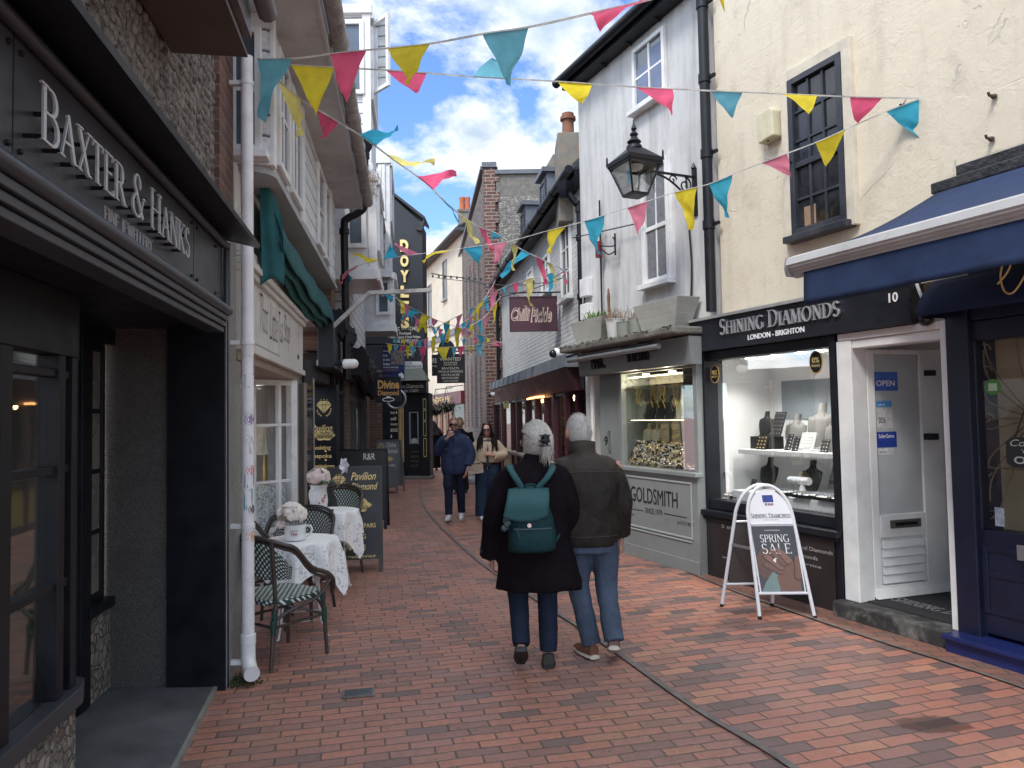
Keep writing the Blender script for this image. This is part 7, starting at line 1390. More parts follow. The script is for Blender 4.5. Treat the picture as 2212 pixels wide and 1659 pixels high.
MB().poly([RC.p(RC.X(1064, .22), .84, .17), RC.p(RC.X(1222, .22), .84, .17), RC.p(RC.X(1222, .22), zf0, .17), RC.p(RC.X(1064, .22), zf0, .17)]).poly([ST.p(0, .84, -.03), ST.p(ST.L, .84, -.03), ST.p(ST.L, zf0, -.03), ST.p(0, zf0, -.03)]).build('window_glass', GLZ, chp)
b = MB(); b.box(RC, 0, RCL+.2, 0, 2.6, -2.6, -2.5); b.box(RC, 0, RCL, .0, .05, -2.5, .1); b.box(RC, 0, RCL, 2.5, 2.55, -2.5, .1); b.build('dining_room', M('dark_dining_wall', (.045, .035, .03), .8, .4, 2, 0), chp)
b = MB(); s0 = RC.X(1165, -.9); b.box(RC, s0, s0+1.2, .9, 2.5, -1.5, -1.4); b.build('wooden_partition', M('honey_wood', (.28, .18, .08), .5, .2, 4, .1), chp)
AMB = emis('amber_bulb', (1, .62, .2), 22)
for i, (x, y, c_, lab) in enumerate(((1172, 862, -.6, 'left bulb of the bright pair of amber pendant bulbs'), (1182, 863, -.6, 'right bulb of the bright pair of amber pendant bulbs'), (1119, 878, -.5, 'small amber bulb in the left part of the restaurant'), (1243, 857, -.8, 'amber bulb behind the leaves at the right of the restaurant'))):
    p = RC.p(RC.X(x, c_), RC.Z(x, y, c_), c_); o = thing('pendant_bulb', lab, 'lamp', p, 0, 'amber pendant bulbs in the restaurant'); r_ = .055 if i < 2 else .035; b = MB(); b.lathe(p-UP*.09, [(.0, 0), (r_*.7, .02), (r_, .07), (r_*.8, .13), (.02, .17), (0, .17)], 12); b.build('bulb', AMB, o, True); b = MB(); b.tube([p+UP*.08, p+UP*(2.5-p.z)], .006, 5); b.build('flex', CABLE, o)
sl_ = thing('awning_light', 'glowing orange strip light under the maroon fascia', 'lamp', RC.p(RC.X(1165, .3), zf0, .3)); b = MB(); b.tube([RC.p(RC.X(1140, .28), zf0-.03, .28), RC.p(RC.X(1158, .28), zf0-.02, .28), RC.p(RC.X(1176, .28), zf0-.03, .28)], .018, 8); b.build('strip', emis('orange_strip', (1, .45, .16), 2.2), sl_, True)
random.seed(77); b = MB()
for i in range(420):
    q = RC.p(RC.X(1243, -1.0)+random.gauss(0, .35), 1.55+random.gauss(0, .38), -1.0+random.gauss(0, .3)); d = V((random.gauss(0, 1), random.gauss(0, 1), random.gauss(0, 1))).normalized(); x = d.cross(V((.1, .3, 1))).normalized(); b.poly([q-x*.02, q+d*.07, q+x*.02, q-d*.03])
pl_ = thing('indoor_plant', 'leafy green plant inside the right end of the restaurant window', 'plant', RC.p(RC.X(1243, -1.0), .05, -1.0)); b.build('leaves', LEAF, pl_); b = MB(); pq = RC.p(RC.X(1243, -1.0), .055, -1.0); b.lathe(pq, [(.0, 0), (.16, 0), (.2, .35), (.17, .35), (0, .3)], 14); b.tube([pq+UP*.3, pq+UP*1.6], .02, 6); b.build('pot', POT2, pl_, True)
for i in range(5):
    a = RC.X((1110, 1130, 1150, 1190, 1212)[i], -.7); p = RC.p(a, .05, -.7); o = thing('dining_table', 'dark dining table with glasses in the restaurant window, %s from the left' % ('first', 'second', 'third', 'fourth', 'fifth')[i], 'table', p, 0, 'restaurant tables behind the maroon windows'); b = MB(); b.box(RC, a-.35, a+.35, .77, .80, -1.0, -.4); b.tube([p, p+UP*.72], .04, 8); b.build('table', M('dark_wood_table', (.05, .03, .02), .4, .2), o); b = MB()
    for k in range(3): q = RC.p(a-.2+.2*k, .80, -.6+.08*k); b.lathe(q, [(.03, 0), (.006, .01), (.006, .08), (.035, .11), (.03, .18)], 8, cap=False)
    b.build('glasses', STEEL, o, True)
# hanging restaurant sign
o, f, bd_, W_, z0, z1, sx, sz = hang_sign('hanging_sign', 'maroon hanging board with pale pink script lettering', 1101, 1205, 641, 717, 12.6, M('maroon_board', (.062, .016, .028), .45, .1, 4, .05, 30), frame=MAROON)
PINK = M('pale_pink_letter', (.62, .46, .40), .5, .08)
b = MB(); sans(b, f, 'Chilli', sx(1108), sx(1150), sz(693), sz(664), .001, .004, .05, .3); sans(b, f, 'Pickle', sx(1150), sx(1197), sz(697), sz(664), .001, .004, .05, .3); lt1 = b.build('lettering_halo', PINK, bd_)
b = MB(); sans(b, f, 'Chilli', sx(1110), sx(1149), sz(691), sz(665), .0045, .008, -.012, .3); sans(b, f, 'Pickle', sx(1153), sx(1194), sz(693), sz(665), .0045, .008, -.012, .3); b.build('lettering', MAROON, lt1)
b = MB(); sans(b, f, 'THE', sx(1137), sx(1143), sz(663), sz(660), .001, .004, .02); b.build('small_lettering', PINK, bd_)
for i, (x, y, Y, r_, lab) in enumerate(((1198, 763, 11.9, .085, 'white dome camera under the lead canopy, near the grey shop'), (1060, 853, 18.5, .06, 'white dome camera at the far end of the maroon fascia'))):
    p = at(x, Y, y); o = thing('security_camera', lab, 'camera', p, 0, 'white cameras on the restaurant'); b = MB(); b.tube([p+V((r_*1.8, 0, 0)), p+V((r_*1.5, 0, 0)), p], [r_*.9, r_*1.05, r_], 14); b.build('housing', UPVC, o, True); b = MB(); b.ell(p-V((r_*.3, r_*.5, .01)), r_*.8, r_*.8, r_*.8, 12, 8); b.build('lens_dome', M('camera_lens_%d' % i, (.01, .01, .012), .1, .1), o, True)
ws = thing('warning_sign', 'yellow warning sign with a black triangle on the restaurant window', 'sign', at(1094, 17.4, 870)); WS = RC.off(.25); a0_, a1_ = WS.X(1089), WS.X(1100); z0, z1 = WS.Z(1094, 882), WS.Z(1094, 856); b = MB(); b.box(WS, a0_, a1_, z0, z1, 0, .01); b.build('plate', M('yellow_plate', (.5, .40, .06), .5, .1), ws); b = MB(); w2 = a1_-a0_; h2 = z1-z0; b.prism(WS, [(a0_+.1*w2, z0+h2*.38), (a1_-.1*w2, z0+h2*.38), ((a0_+a1_)/2, z1-.03)], .011, .014); b.box(WS, a0_+.1*w2, a1_-.1*w2, z0+.06*h2, z0+.12*h2, .011, .014); b.box(WS, a0_+.1*w2, a1_-.1*w2, z0+.2*h2, z0+.26*h2, .011, .014); b.build('symbol', BLKL, ws)
dp3 = thing('downpipe', 'black downpipe with offset bends between the white brick and white rendered buildings', 'downpipe', RC.p(RCL, 3, .3)); b = MB(); g_ = lambda x, y, Y=10.35: V((at(x, Y).x, Y, zY(y, Y)))
b.tube(smooth([g_(1236, 415), g_(1240, 425), g_(1255, 445), g_(1262, 460), g_(1262, 700), g_(1262, 850)], 4), .05, 10); b.lathe(g_(1232, 418), [(.05, -.1), (.11, 0), (.13, .14), (.1, .14)], 4)
for y in (458, 520, 650): q = g_(1262, y); b.tube([q-UP*.04, q+UP*.04], .065, 10)
b.build('pipe', BLK, dp3, True)
dp4 = thing('downpipe', 'thin black downpipe at the far corner of the white brick building', 'downpipe', RC.p(0, 3, .1)); b = MB(); q = RC.p(-.02, 0, .12); b.tube([q, q+UP*5.0, q+UP*5.15+RC.ez*.18], .05, 8); b.build('pipe', BLK, dp4, True)
# chimney above the restaurant
ch2 = thing('chimney_stack', 'lichened rendered chimney stack with one clay pot beside the white gable', 'chimney', at(1245, 11.6, 340)); f = Fr((at(1217, 11.6).x, 11.6, 0), (1, 0, 0)); wd = at(1275, 11.6).x-f.o.x; LCH = M('lichened_render', (.20, .185, .16), .9, .2, 4, .4, 40, grime=.55, gs=7, gcol=(.32, .17, .045))
b = MB(); b.box(f, 0, wd, 4.8, zY(285, 11.6), -.8, 0); b.build('stack', LCH, ch2, bevel=.015); b = MB(); b.lathe(f.p(wd*.47, zY(285, 11.6), -.3), [(.12, 0), (.1, .05), (.095, .3), (.13, .31), (.13, .36), (.1, .37), (.1, .42), (.07, .42)], 14); b.build('chimney_pot', M('old_terracotta', (.20, .085, .05), .85, .3, 12, .2, 40), ch2, True)

# ================================================================ RIGHT FAR: flint building
gx = lambda x: at(x, 20.6).x; FG = Fr((gx(1054), 20.6, 0), (1, 0, 0)); gw = gx(1190)-gx(1054); gz = lambda y: zY(y, 20.6)
_d = V((-.153, 1, 0)).normalized(); LFo = V((gx(1054), 20.6, 0)); LFa = LFo+_d*8.5; LF = Wall((LFa.x, LFa.y), (LFo.x, LFo.y))
flb = thing('flint_building', 'tall flint building with red brick quoins and lancet arches beyond the restaurant', 'building', (0, 21, 0))
FLG = flintmat('grey_knapped_flint', (1, 0, 0), 9, (.10, .095, .085), (.30, .28, .25), (.30, .275, .24), sz=1.9, coursed=True); FLS = flintmat('coursed_flint', LF.ex, 7.5, (.075, .062, .05), (.20, .165, .13), (.09, .072, .056), bd=.06, sz=1.5, coursed=True)
zt1, zt0 = gz(356), gz(372)
b = MB(); b.box(FG, gx(1085)-gx(1054), gw+2, 0, zt0-.25-.45, -4, 0); b.build('gable_wall', FLG, flb)
b = MB(); b.box(FG, gx(1080)-gx(1054), gw+2, zt0-.70, zt0-.06, -4, -.01); b.build('rendered_parapet', CONC, flb)
b = MB(); b.box(FG, gx(1078)-gx(1054), gw+2, zt0-.06, zt0+.06, -4.05, .06); b.box(FG, -.06, gx(1082)-gx(1054), zt1-.07, zt1+.08, -.7, .06); b.build('coping', LEAD, flb)
RBR = brickmat('flint_brick_quoin', (1, 0, 0), [(0, (.08, .034, .028)), (.5, (.135, .052, .036)), (1, (.18, .072, .05))], (.26, .23, .2), .3, .1, .02, bump=.5); RBS = brickmat('flint_brick_side', LF.ex, [(0, (.075, .036, .03)), (.5, (.115, .052, .038)), (1, (.14, .062, .044))], (.22, .19, .16), .3, .1, .02, bump=.5)
b = MB(); zz_ = 0; k = 0
while zz_ < zt1-.08: b.box(FG, -.0, (gx(1078) if k % 2 else gx(1087))-gx(1054), zz_, min(zz_+.3, zt1-.08), -.5, .02); zz_ += .3; k += 1
b.build('brick_quoin', RBR, flb)
b = MB(); b.prism(LF, [(-.5, 0), (LF.L-.30, 0), (LF.L-.30, zt1-.3), (-.5, zt1-.9)], -3, 0); b.build('side_wall', FLS, flb)
b = MB(); b.box(LF, LF.L-.299, LF.L+.0, 0, zt1-.05, -.4, .018); b.build('side_quoin', RBS, flb)
b = MB(); b.hexa([LF.p(-.6, zt1-.92, .1), LF.p(LF.L, zt1-.12, .1), LF.p(LF.L, zt1-.12, -.4), LF.p(-.6, zt1-.92, -.4), LF.p(-.6, zt1-.82, .1), LF.p(LF.L, zt1-.02, .1), LF.p(LF.L, zt1-.02, -.4), LF.p(-.6, zt1-.82, -.4)]); b.build('side_coping', LEAD, flb)
def lancet(a, w_, z0, z1):
    b = MB(); n = 10; out = [(a-w_/2, z0), (a+w_/2, z0)]+[(a+w_/2-(w_/2)*(1-math.cos(R(90*k/n))) , z1+w_*1.3*math.sin(R(90*k/n))) for k in range(n+1)]+[(a-w_/2+(w_/2)*(1-math.cos(R(90*k/n))), z1+w_*1.3*math.sin(R(90*k/n))) for k in range(n-1, -1, -1)]
    b.prism(LF, out, -.05, .015); o = b.build('brick_arch', RBS, flb); b = MB(); q = .72; cx = a; b.prism(LF, [(cx+(x-cx)*q*.7, z0+.05+(z-z0)*.93) for x, z in out], .0, .018); b.build('arch_recess', M('arch_shadow_brick', (.05, .035, .03), .9, .3), o)  # dark panel proud of the arch; the recess shade is put into its colour
for i, a in enumerate((1.2, 2.6, 4.0, 5.4, 6.9)):
    lancet(a, .62, 3.9, 6.3); lancet(a, .6, 1.3, 2.9)
b = MB(); b.hexa([FG.p(.9, gz(330)-.6, -5), FG.p(4.5, gz(330)-.6, -5), FG.p(4.5, gz(330)-.6, -9), FG.p(.9, gz(330)-.6, -9), FG.p(2.3, gz(318)+1.6, -5), FG.p(2.5, gz(318)+1.6, -5), FG.p(2.5, gz(318)+1.6, -9), FG.p(2.3, gz(318)+1.6, -9)]); b.build('rear_gable', CONC, flb)
# wanted sign on the flint corner
o, f, bd_, W_, z0, z1, sx, sz = hang_sign('hanging_sign', 'black hanging board headed WANTED listing jewellery in pale gold letters', 944, 1005, 765, 828, 17.6, frame=None)
b = MB()
for s_, x0, x1, y, h in (('WANTED', 952, 997, 775, 4.5), ('FINE DIAMOND', 960, 990, 783, 2.2), ('JEWELLERY', 960, 990, 788, 2.2), ('BRACELETS', 956, 993, 795, 3), ('RINGS & EARRINGS', 949, 1001, 802, 3), ('NECKLACES', 955, 994, 809, 3), ('BROOCHES', 956, 992, 816, 3), ('GOLD WATCHES', 959, 991, 822.5, 2.2)): sans(b, f, s_, sx(x0), sx(x1), sz(y+h*.9), sz(y-h*.6), .001, .004, .0)
b.build('lettering', CREAML, bd_)
b = MB(); r_ = (sx(985)-sx(948))/2; c0_ = sx(966.5); zb_ = sz(756); b.prism(f, [(c0_+r_*math.cos(k*math.pi/16), zb_+r_*1.25*math.sin(k*math.pi/16)) for k in range(17)]+[(c0_-r_, zb_-.10), (c0_+r_, zb_-.10)], -.05, 0); b.build('arched_top_board', SGN, o)
o, f, bd_, W_, z0, z1, sx, sz = hang_sign('hanging_sign', 'narrow black hanging sign partly hidden behind the WANTED board', 933, 949, 766, 812, 19.0); b = MB(); sans(b, f, 'WE BUY', sx(934), sx(948), sz(784), sz(774), .001, .004, .01); sans(b, f, 'Antique', sx(935), sx(948), sz(794), sz(788), .001, .004); b.build('lettering', CREAML, bd_)
# ================================================================ people
SKIN = M('skin', (.46, .25, .18), .5, .12, 9, .1, 90); SKIN2 = M('tan_skin', (.40, .22, .155), .5, .12, 9, .1, 90)
def fabric(name, col, rough=.85, var=.2, ws=120, wb=.25, fold=.35, **kw):
    t = NT(name); n = t.noise(5, 6, .65); c = t.mix(t.mr(n, .3, .7, 0, 1), tuple(k*(1-var) for k in col), tuple(k*(1+var) for k in col)); c = t.mix(t.mr(t.noise(ws*1.3, 2), .4, .7, 0, .25), c, tuple(k*.55 for k in col))
    nb = t.bump(t.noise(9, 4, .6, dist=.8), fold, .02); nb = t.bump(t.noise(ws, 2), wb, .002, nb); return t.fin(c, rough, nb, Specular__IOR__Level=.12, **kw)
def fuse(mb, name, mat, parent, voxel=.010, it=3, fold=0.0, fs=9.0, seed=0, zr=None):
    """several overlapping closed shapes grown into ONE continuous skin"""
    me = mb.mesh(name); ob = bpy.data.objects.new(name, me); C.objects.link(ob)
    bm_ = bmesh.new(); bm_.from_mesh(me); bmesh.ops.recalc_face_normals(bm_, faces=bm_.faces); bm_.to_mesh(me); bm_.free()
    md = ob.modifiers.new('r', 'REMESH'); md.mode = 'VOXEL'; md.voxel_size = voxel; md.use_smooth_shade = True
    if it: s = ob.modifiers.new('s', 'SMOOTH'); s.iterations = it; s.factor = .5
    dg = bpy.context.evaluated_depsgraph_get(); dg.update(); m2 = bpy.data.meshes.new_from_object(ob.evaluated_get(dg)); bpy.data.objects.remove(ob); bpy.data.meshes.remove(me); m2.name = name
    if fold:
        nn = [v.normal.copy() for v in m2.vertices]
        for v, n in zip(m2.vertices, nn):
            p = v.co; k = mnoise.fractal(V((p.x*fs, p.y*fs, p.z*fs*.55+seed)), .8, 2.0, 4) + .6*math.sin(p.z*fs*3.1+4*mnoise.noise(p*6)+seed)*max(0, mnoise.noise(p*4+V((seed, 0, 0))))
            v.co = p+n*k*fold
    m2.polygons.foreach_set('use_smooth', [True]*len(m2.polygons)); m2.materials.append(mat)
    o = bpy.data.objects.new(name, m2); C.objects.link(o); o.parent = parent; return o
def limb(mb, pts, n=14, flat=1.0):
    s = smooth(pts, 5); mb.tube([q[:3] for q in s], [q[3] for q in s], n, flat=flat)
def trunk(mb, rs_, n=32, fold=0, nf=9, ph=0):
    rr = []
    for z, cx, cy, rx, ry, *q in smooth([tuple(r)+(0,)*(6-len(r)) for r in rs_], 4):
        am = q[0] if q else 0; rr.append([V((cx+rx*math.copysign(abs(math.cos(a))**.85, math.cos(a))*(1+am*math.sin(nf*a+ph)), cy+ry*math.copysign(abs(math.sin(a))**.85, math.sin(a))*(1+am*math.sin(nf*a+ph+1)), z)) for a in [2*math.pi*i/n for i in range(n)]])
    mb.rings(rr)
def headmat(c, yaw, tilt=0, nod=0): return Matrix.Translation(V(c)) @ Matrix.Rotation(R(yaw), 4, 'Z') @ Matrix.Rotation(R(tilt), 4, 'Y') @ Matrix.Rotation(R(nod), 4, 'X')
def head(mb, Hm, s=1.0):
    rr = []; nu, nv = 36, 28
    for j in range(nv+1):
        t = -math.pi/2+math.pi*j/nv; t = max(-1.52, min(1.52, t)); ring = []
        for i in range(nu):
            u = 2*math.pi*i/nu; x, y, z = .074*math.cos(t)*math.cos(u), .094*math.cos(t)*math.sin(u), .118*math.sin(t)
            lo = max(0, -z/.118); x *= 1-.30*lo**1.5; y = y*(1-.10*lo) + (.012*lo if y > 0 else .03*lo**1.2)
            if y > 0:
                g = lambda cx, cz, w, h: math.exp(-((x-cx)/w)**2-((z-cz)/h)**2)
                y += .022*g(0, -.022, .012, .018)+.010*g(0, .0, .008, .02)-.009*(g(.031, .008, .016, .012)+g(-.031, .008, .016, .012))+.006*g(0, .032, .05, .012)+.007*g(0, -.062, .024, .006)-.004*g(0, -.055, .022, .003)+.006*g(0, -.07, .022, .006)+.009*g(0, -.098, .022, .016)
            ring.append(Hm @ V((x*s, y*s, z*s)))
        rr.append(ring)
    mb.rings(rr)
    for k in (-1, 1): mb.ell(Hm @ V((.080*k*s, -.008*s, -.008*s)), .014*s, .023*s, .034*s, 10, 8, Hm.to_3x3() @ Matrix.Rotation(-.35*k, 3, 'Z'))
def hand(mb, w, d, nrm, side=1, curl=.35, s=1.0, thumb=.5):
    """palm and five fingers: w wrist, d pointing direction, nrm back-of-hand direction, side +1/-1 where the thumb sits along d x nrm"""
    d = V(d).normalized(); nrm = V(nrm); nrm = (nrm-d*nrm.dot(d)).normalized(); x = d.cross(nrm)*side; w = V(w)
    mb.tube([w-d*.03*s, w+d*.02*s, w+d*.055*s, w+d*.088*s], [.024*s, .030*s, .037*s, .034*s], 12, flat=.5, up=nrm)
    for k, (off, ln, r) in enumerate(((.028, .066, .0088), (.010, .074, .0092), (-.009, .068, .0088), (-.026, .052, .0078))):
        p = w+d*.082*s+x*off*s; a = 0; P = [tuple(p)+(r*s,)]; c_ = curl*(1+.12*k)
        for f in (.46, .32, .24): a += c_*1.15; q = (d*math.cos(a)-nrm*math.sin(a))*ln*f*s; p = p+q; P.append(tuple(p)+(r*s*(1 if f > .4 else .9 if f > .3 else .72),))
        mb.tube([q[:3] for q in P], [q[3] for q in P], 8)
    p = w+d*.028*s+x*.030*s; e = (d*.75+x*.62-nrm*thumb*.5).normalized(); e2 = (d*.95+x*.18-nrm*thumb).normalized(); mb.tube([p-e*.012, p+e*.034*s, p+e*.034*s+e2*.028*s, p+e*.034*s+e2*.048*s], [.0135*s, .0115*s, .0105*s, .007*s], 8)
def strands(mb, Hm, a, n, r, seed, lift=.004, conv=None):
    random.seed(seed); a()
def shoe(mb, heel, toe, r=.045, h=.085, up=UP):
    heel = V(heel); toe = V(toe); d = toe-heel; L = d.length; d.normalize(); x = d.cross(UP).normalized(); u = x.cross(d); rr = []
    for k in range(11):
        v = k/10; wd = r*(.78+.28*math.sin(math.pi*min(1, v*1.15)))*(1 if v < .85 else .82); hh = h*(1-.62*max(0, (v-.30)/.7)**.8)*(1 if v < .92 else .75); c = heel+d*(L*v)
        rr.append([c+x*(wd*math.cos(q)*(1 if math.sin(q) < 0 else .86))+u*(hh*.5+hh*.5*math.copysign(abs(math.sin(q))**.7, math.sin(q))) for q in [2*math.pi*i/14 for i in range(14)]])
    mb.rings(rr); return x, u, d, L
def shoes(o, items, mat, sole, r=.045, h=.085):
    for heel, toe in items:
        b = MB(); shoe(b, heel, toe, r, h); s = b.build('shoe', mat, o, True, local=True)
        if sole: b = MB(); heel = V(heel); toe = V(toe); d = (toe-heel); u = d.cross(UP).normalized().cross(d).normalized(); shoe(b, heel-d*.03-u*.012, toe+d*.03-u*.012, r*1.12, .030); b.build('sole', sole, s, True, local=True)
def body(o, mat, Hc, yaw, hips, sh, legs, arms, hands, tilt=0, nod=0, hs=1.0, thick=.8):
    b = MB(); Hm = headmat(Hc, yaw, tilt, nod); head(b, Hm, hs); hx, hy, hz = Hc
    limb(b, [(sh[0], sh[1]-.005, sh[2]-.02, .075), (sh[0]*.6+hx*.4, sh[1]*.6+hy*.4-.008, sh[2]+.07, .052), (hx, hy-.018, hz-.06, .052)])
    trunk(b, [(hips-.06, 0, 0, .13*thick, .09*thick), (hips+.05, 0, 0, .15*thick, .10*thick), (hips+.25, 0, .0, .12*thick, .085*thick), (sh[2]-.18, sh[0], sh[1], .155*thick, .10*thick), (sh[2]-.03, sh[0], sh[1], .15*thick, .07*thick), (sh[2]+.03, sh[0], sh[1], .06, .055)], 20)
    for L in legs: limb(b, [tuple(p)+(r*thick,) for p, r in zip(L, (.078, .058, .042))]) if len(L) == 3 else None
    for A in arms: limb(b, [tuple(p)+(r*thick,) for p, r in zip(A, (.048, .040, .030, .027)[:len(A)])])
    for hd_ in hands: hand(b, **hd_)
    return fuse(b, 'body', mat, o, .0065, 2), Hm
def hairtube(b, P, r0, r1=None): b.tube(P, [r0]*(len(P)-1)+[r1 or r0*.3], 4, cap=False)
def hsurf(Hm, u, v, k=1.0):      # point on the skull: u azimuth (0 = front, degrees), v elevation
    a, e = R(90-u), R(v); return Hm @ V((.078*math.cos(e)*math.cos(a)*k, .098*math.cos(e)*math.sin(a)*k, .122*math.sin(e)*k))

# --- grey haired woman in the long dark coat
c = at(1150, 5.05); w1 = thing('person', 'grey haired person in a long dark coat, walking away with a teal backpack', 'person', (c.x, c.y, 0), R(4))
LL = [(-.095, 0, .84), (-.115, .07, .46), (-.115, -.12, .16)]; LR = [(.085, 0, .84), (.085, .045, .45), (.075, -.02, .08)]
AL = [(-.19, -.01, 1.30), (-.265, -.04, 1.03), (-.295, .03, .80), (-.295, .05, .73)]; AR = [(.19, -.01, 1.30), (.25, .0, 1.04), (.235, .10, .82), (.225, .13, .76)]
bo, Hm = body(w1, SKIN, (.03, .035, 1.515), 46, .84, (.0, -.005, 1.33), [LL, LR], [AL, AR], [dict(w=AL[3], d=(0, .15, -1), nrm=(-1, -.2, 0), side=1, curl=.4, s=.9)], nod=-6)
JN = fabric('dark_indigo_denim', (.016, .022, .040), .8, .25); VEL = fabric('aubergine_velvet', (.0065, .004, .006), .85, .35, 90, .2, .6)
b = MB()
for (h, k, a), q in ((LL, 0), (LR, 1)): limb(b, [(h[0], h[1], h[2], .105), (k[0], k[1], k[2]+.15, .086), (k[0], k[1], k[2], .072), ((k[0]+a[0])/2, (k[1]+a[1])/2-.01, (k[2]+a[2])/2, .066), (a[0], a[1]-.005, a[2]+.02, .060)])
fuse(b, 'trousers', JN, w1, .011, 2, .005, 10, 3)
b = MB(); trunk(b, [(.53, .03, .0, .30, .20, .045), (.66, .02, 0, .275, .185, .035), (.85, .0, 0, .25, .17, .015), (1.02, 0, 0, .232, .155, .0), (1.18, 0, -.005, .228, .145, 0), (1.29, .0, -.005, .205, .12, 0), (1.365, .005, 0, .13, .09, 0), (1.40, .01, .005, .078, .075, 0), (1.435, .012, .008, .074, .074, 0)], 44, nf=8)
limb(b, [(-.09, -.005, 1.30, .07), (-.165, -.005, 1.275, .085), (-.225, -.02, 1.16, .085), (-.272, -.04, 1.03, .077), (-.292, .0, .88, .074), (-.298, .04, .745, .082)]); limb(b, [(.09, -.005, 1.30, .07), (.165, -.005, 1.275, .085), (.22, -.01, 1.16, .083), (.25, 0, 1.03, .076), (.245, .06, .88, .072), (.23, .12, .77, .075)])
cw_ = fuse(b, 'coat', VEL, w1, .011, 3, .008, 8, 1)
b = MB(); [b.ell((-.365+.006*k, .0, .78+.05*k), .012, .012, .012, 8, 6) for k in range(2)]; b.build('cuff_button', BLKL, cw_, True, local=True)
shoes(w1, [((-.118, -.155, .155), (-.112, -.01, .03)), ((.07, -.075, .012), (.095, .165, .012))], M('dark_green_shoe', (.022, .026, .02), .4, .3, 20, .2, 60), BLKL, .047, .09)
GH = [M('grey_hair_%d' % i, c_, .55, .2, 60, .2, 150) for i, c_ in enumerate(((.50, .475, .42), (.40, .38, .335)))]
kn = hsurf(Hm, 212, -6, 1.38); b = MB(); skin_ = MB(); rr = []
for j in range(15):
    v = -32+122*j/14; rr.append([hsurf(Hm, u, (v if 60 < u < 300 else max(v, 40-20*math.cos(R(u))*0)) if v < 89 else 89, 1.22+.06*math.cos(R(u-180))) for u in [360*i/28 for i in range(28)]])
b.rings(rr); hb = b.build('hair', GH[1], w1, True, local=True)
b = MB(); b2 = MB(); random.seed(4)
for i in range(760):
    u0 = random.uniform(28, 332); v0 = random.uniform(30, 58) if (u0 < 75 or u0 > 285) else random.uniform(-30, 80); p0 = hsurf(Hm, u0, v0, 1.2); P = []
    for k in range(7):
        t_s = k/6; q = p0.lerp(kn+V((random.gauss(0, .010), random.gauss(0, .008), random.gauss(0, .012))), t_s); c0 = Hm.translation; d = Hm.to_3x3().inverted() @ (q-c0); e = math.sqrt((d.x/.078)**2+(d.y/.098)**2+(d.z/.122)**2); ke = 1.25+.12*t_s+.02*math.sin(i+k); q = c0+(q-c0)*(max(1, ke/e) if e < ke else 1); P.append(q)
    hairtube((b, b2)[i % 3 == 0], P, .0024, .0018)
for i in range(90):
    p0 = kn+V((random.gauss(0, .018), random.gauss(-.01, .012), random.gauss(.0, .025))); dx_ = random.gauss(.008, .018); hairtube((b, b2)[i % 2], [p0, p0+V((dx_*.6, -.02, -.03)), p0+V((dx_, -.015, -.075)), p0+V((dx_*1.5, -.0, -.09-.03*random.random()))], .0026, .001)
b.build('hair_strands', GH[0], hb, True, local=True, fix=False); b2.build('hair_strands', GH[1], hb, True, local=True, fix=False)
b = MB(); random.seed(6); cl = kn+V((.0, -.028, .02))
b.ell(cl, .030, .022, .046, 12, 8)
for k in range(3): z = .03-.03*k; b.tube([cl+V((-.008, -.015, z)), cl+V((-.028, -.02, z*1.1)), cl+V((-.040, .012, z*1.1))], [.009, .007, .003], 6); b.tube([cl+V((.008, -.015, z)), cl+V((.026, -.015, z*1.1)), cl+V((.036, .018, z*1.1))], [.009, .007, .003], 6)
b.build('hair_clip', BLK, hb, True, local=True)
b = MB(); g_ = lambda x, y, z: Hm @ V((x, y, z))
for k in (-1, 1): b.tube([g_(.034*k+.026*math.cos(a), .108-.012*math.cos(a)*k, .004+.021*math.sin(a)) for a in [q*.524 for q in range(12)]], .0016, 5, close=True); b.tube([g_(.060*k, .100, .008), g_(.082*k, .04, .008), g_(.083*k, -.012, .0)], .0018, 5)
b.tube([g_(-.008, .112, .006), g_(.008, .112, .006)], .0016, 5); b.build('glasses', M('pale_frame', (.4, .36, .33), .3, .1), w1, True, local=True)
# backpack
TEALB = fabric('teal_nylon', (.010, .037, .041), .6, .18, 200, .15, .45); TEALL = fabric('light_teal_nylon', (.034, .092, .097), .6, .12, 200, .15, .3)
bp = thing('backpack', 'teal nylon backpack with a paler flap worn on the dark velvet coat', 'backpack', (c.x-.03, c.y-.2, .80), R(4)); by = .02
b = MB(); trunk(b, [(.0, 0, by, .125, .055), (.02, .005, by-.01, .155, .085), (.12, .01, by-.02, .158, .10), (.24, .005, by-.015, .142, .09), (.34, 0, by, .115, .07), (.385, 0, by+.01, .10, .045), (.395, 0, by+.01, .05, .03)], 36); pk_ = fuse(b, 'pack_body', TEALB, bp, .008, 2, .005, 12, 5)
b = MB(); trunk(b, [(.015, .005, by-.085, .10, .02), (.03, .005, by-.09, .135, .045), (.10, .005, by-.095, .145, .055), (.165, .005, by-.09, .13, .045), (.18, .005, by-.085, .10, .02)], 28); fuse(b, 'pocket', TEALB, bp, .008, 2, .003, 14, 8)
b = MB(); b.tube([(-.12+.245*k/10, by-.135-.018*math.sin(math.pi*k/10), .172) for k in range(11)], .0035, 5); b.tube([(-.10, by-.15, .172), (-.085, by-.16, .12)], .005, 5); b.build('zip', M('dark_zip', (.02, .05, .055), .4, .1), pk_, local=True)
def flp(u, v):
    a = (u-.5)*2; d = v; return V((a*(.132+.014*d) - .04*d, by+.055-.175*math.sin(min(1.57, d*2.2))+.03*a*a*.6, .405+.02*math.cos(d*2)-.185*max(0, d-.22)**1.0*1.25-.02*a*a*(1-d)+.03*(a*a)*d*(1 if abs(a) > .6 else .6)))
b = MB(); b.grid(flp, 16, 16); f_ = b.build('flap', TEALL, bp, True, local=True, solid=.008)
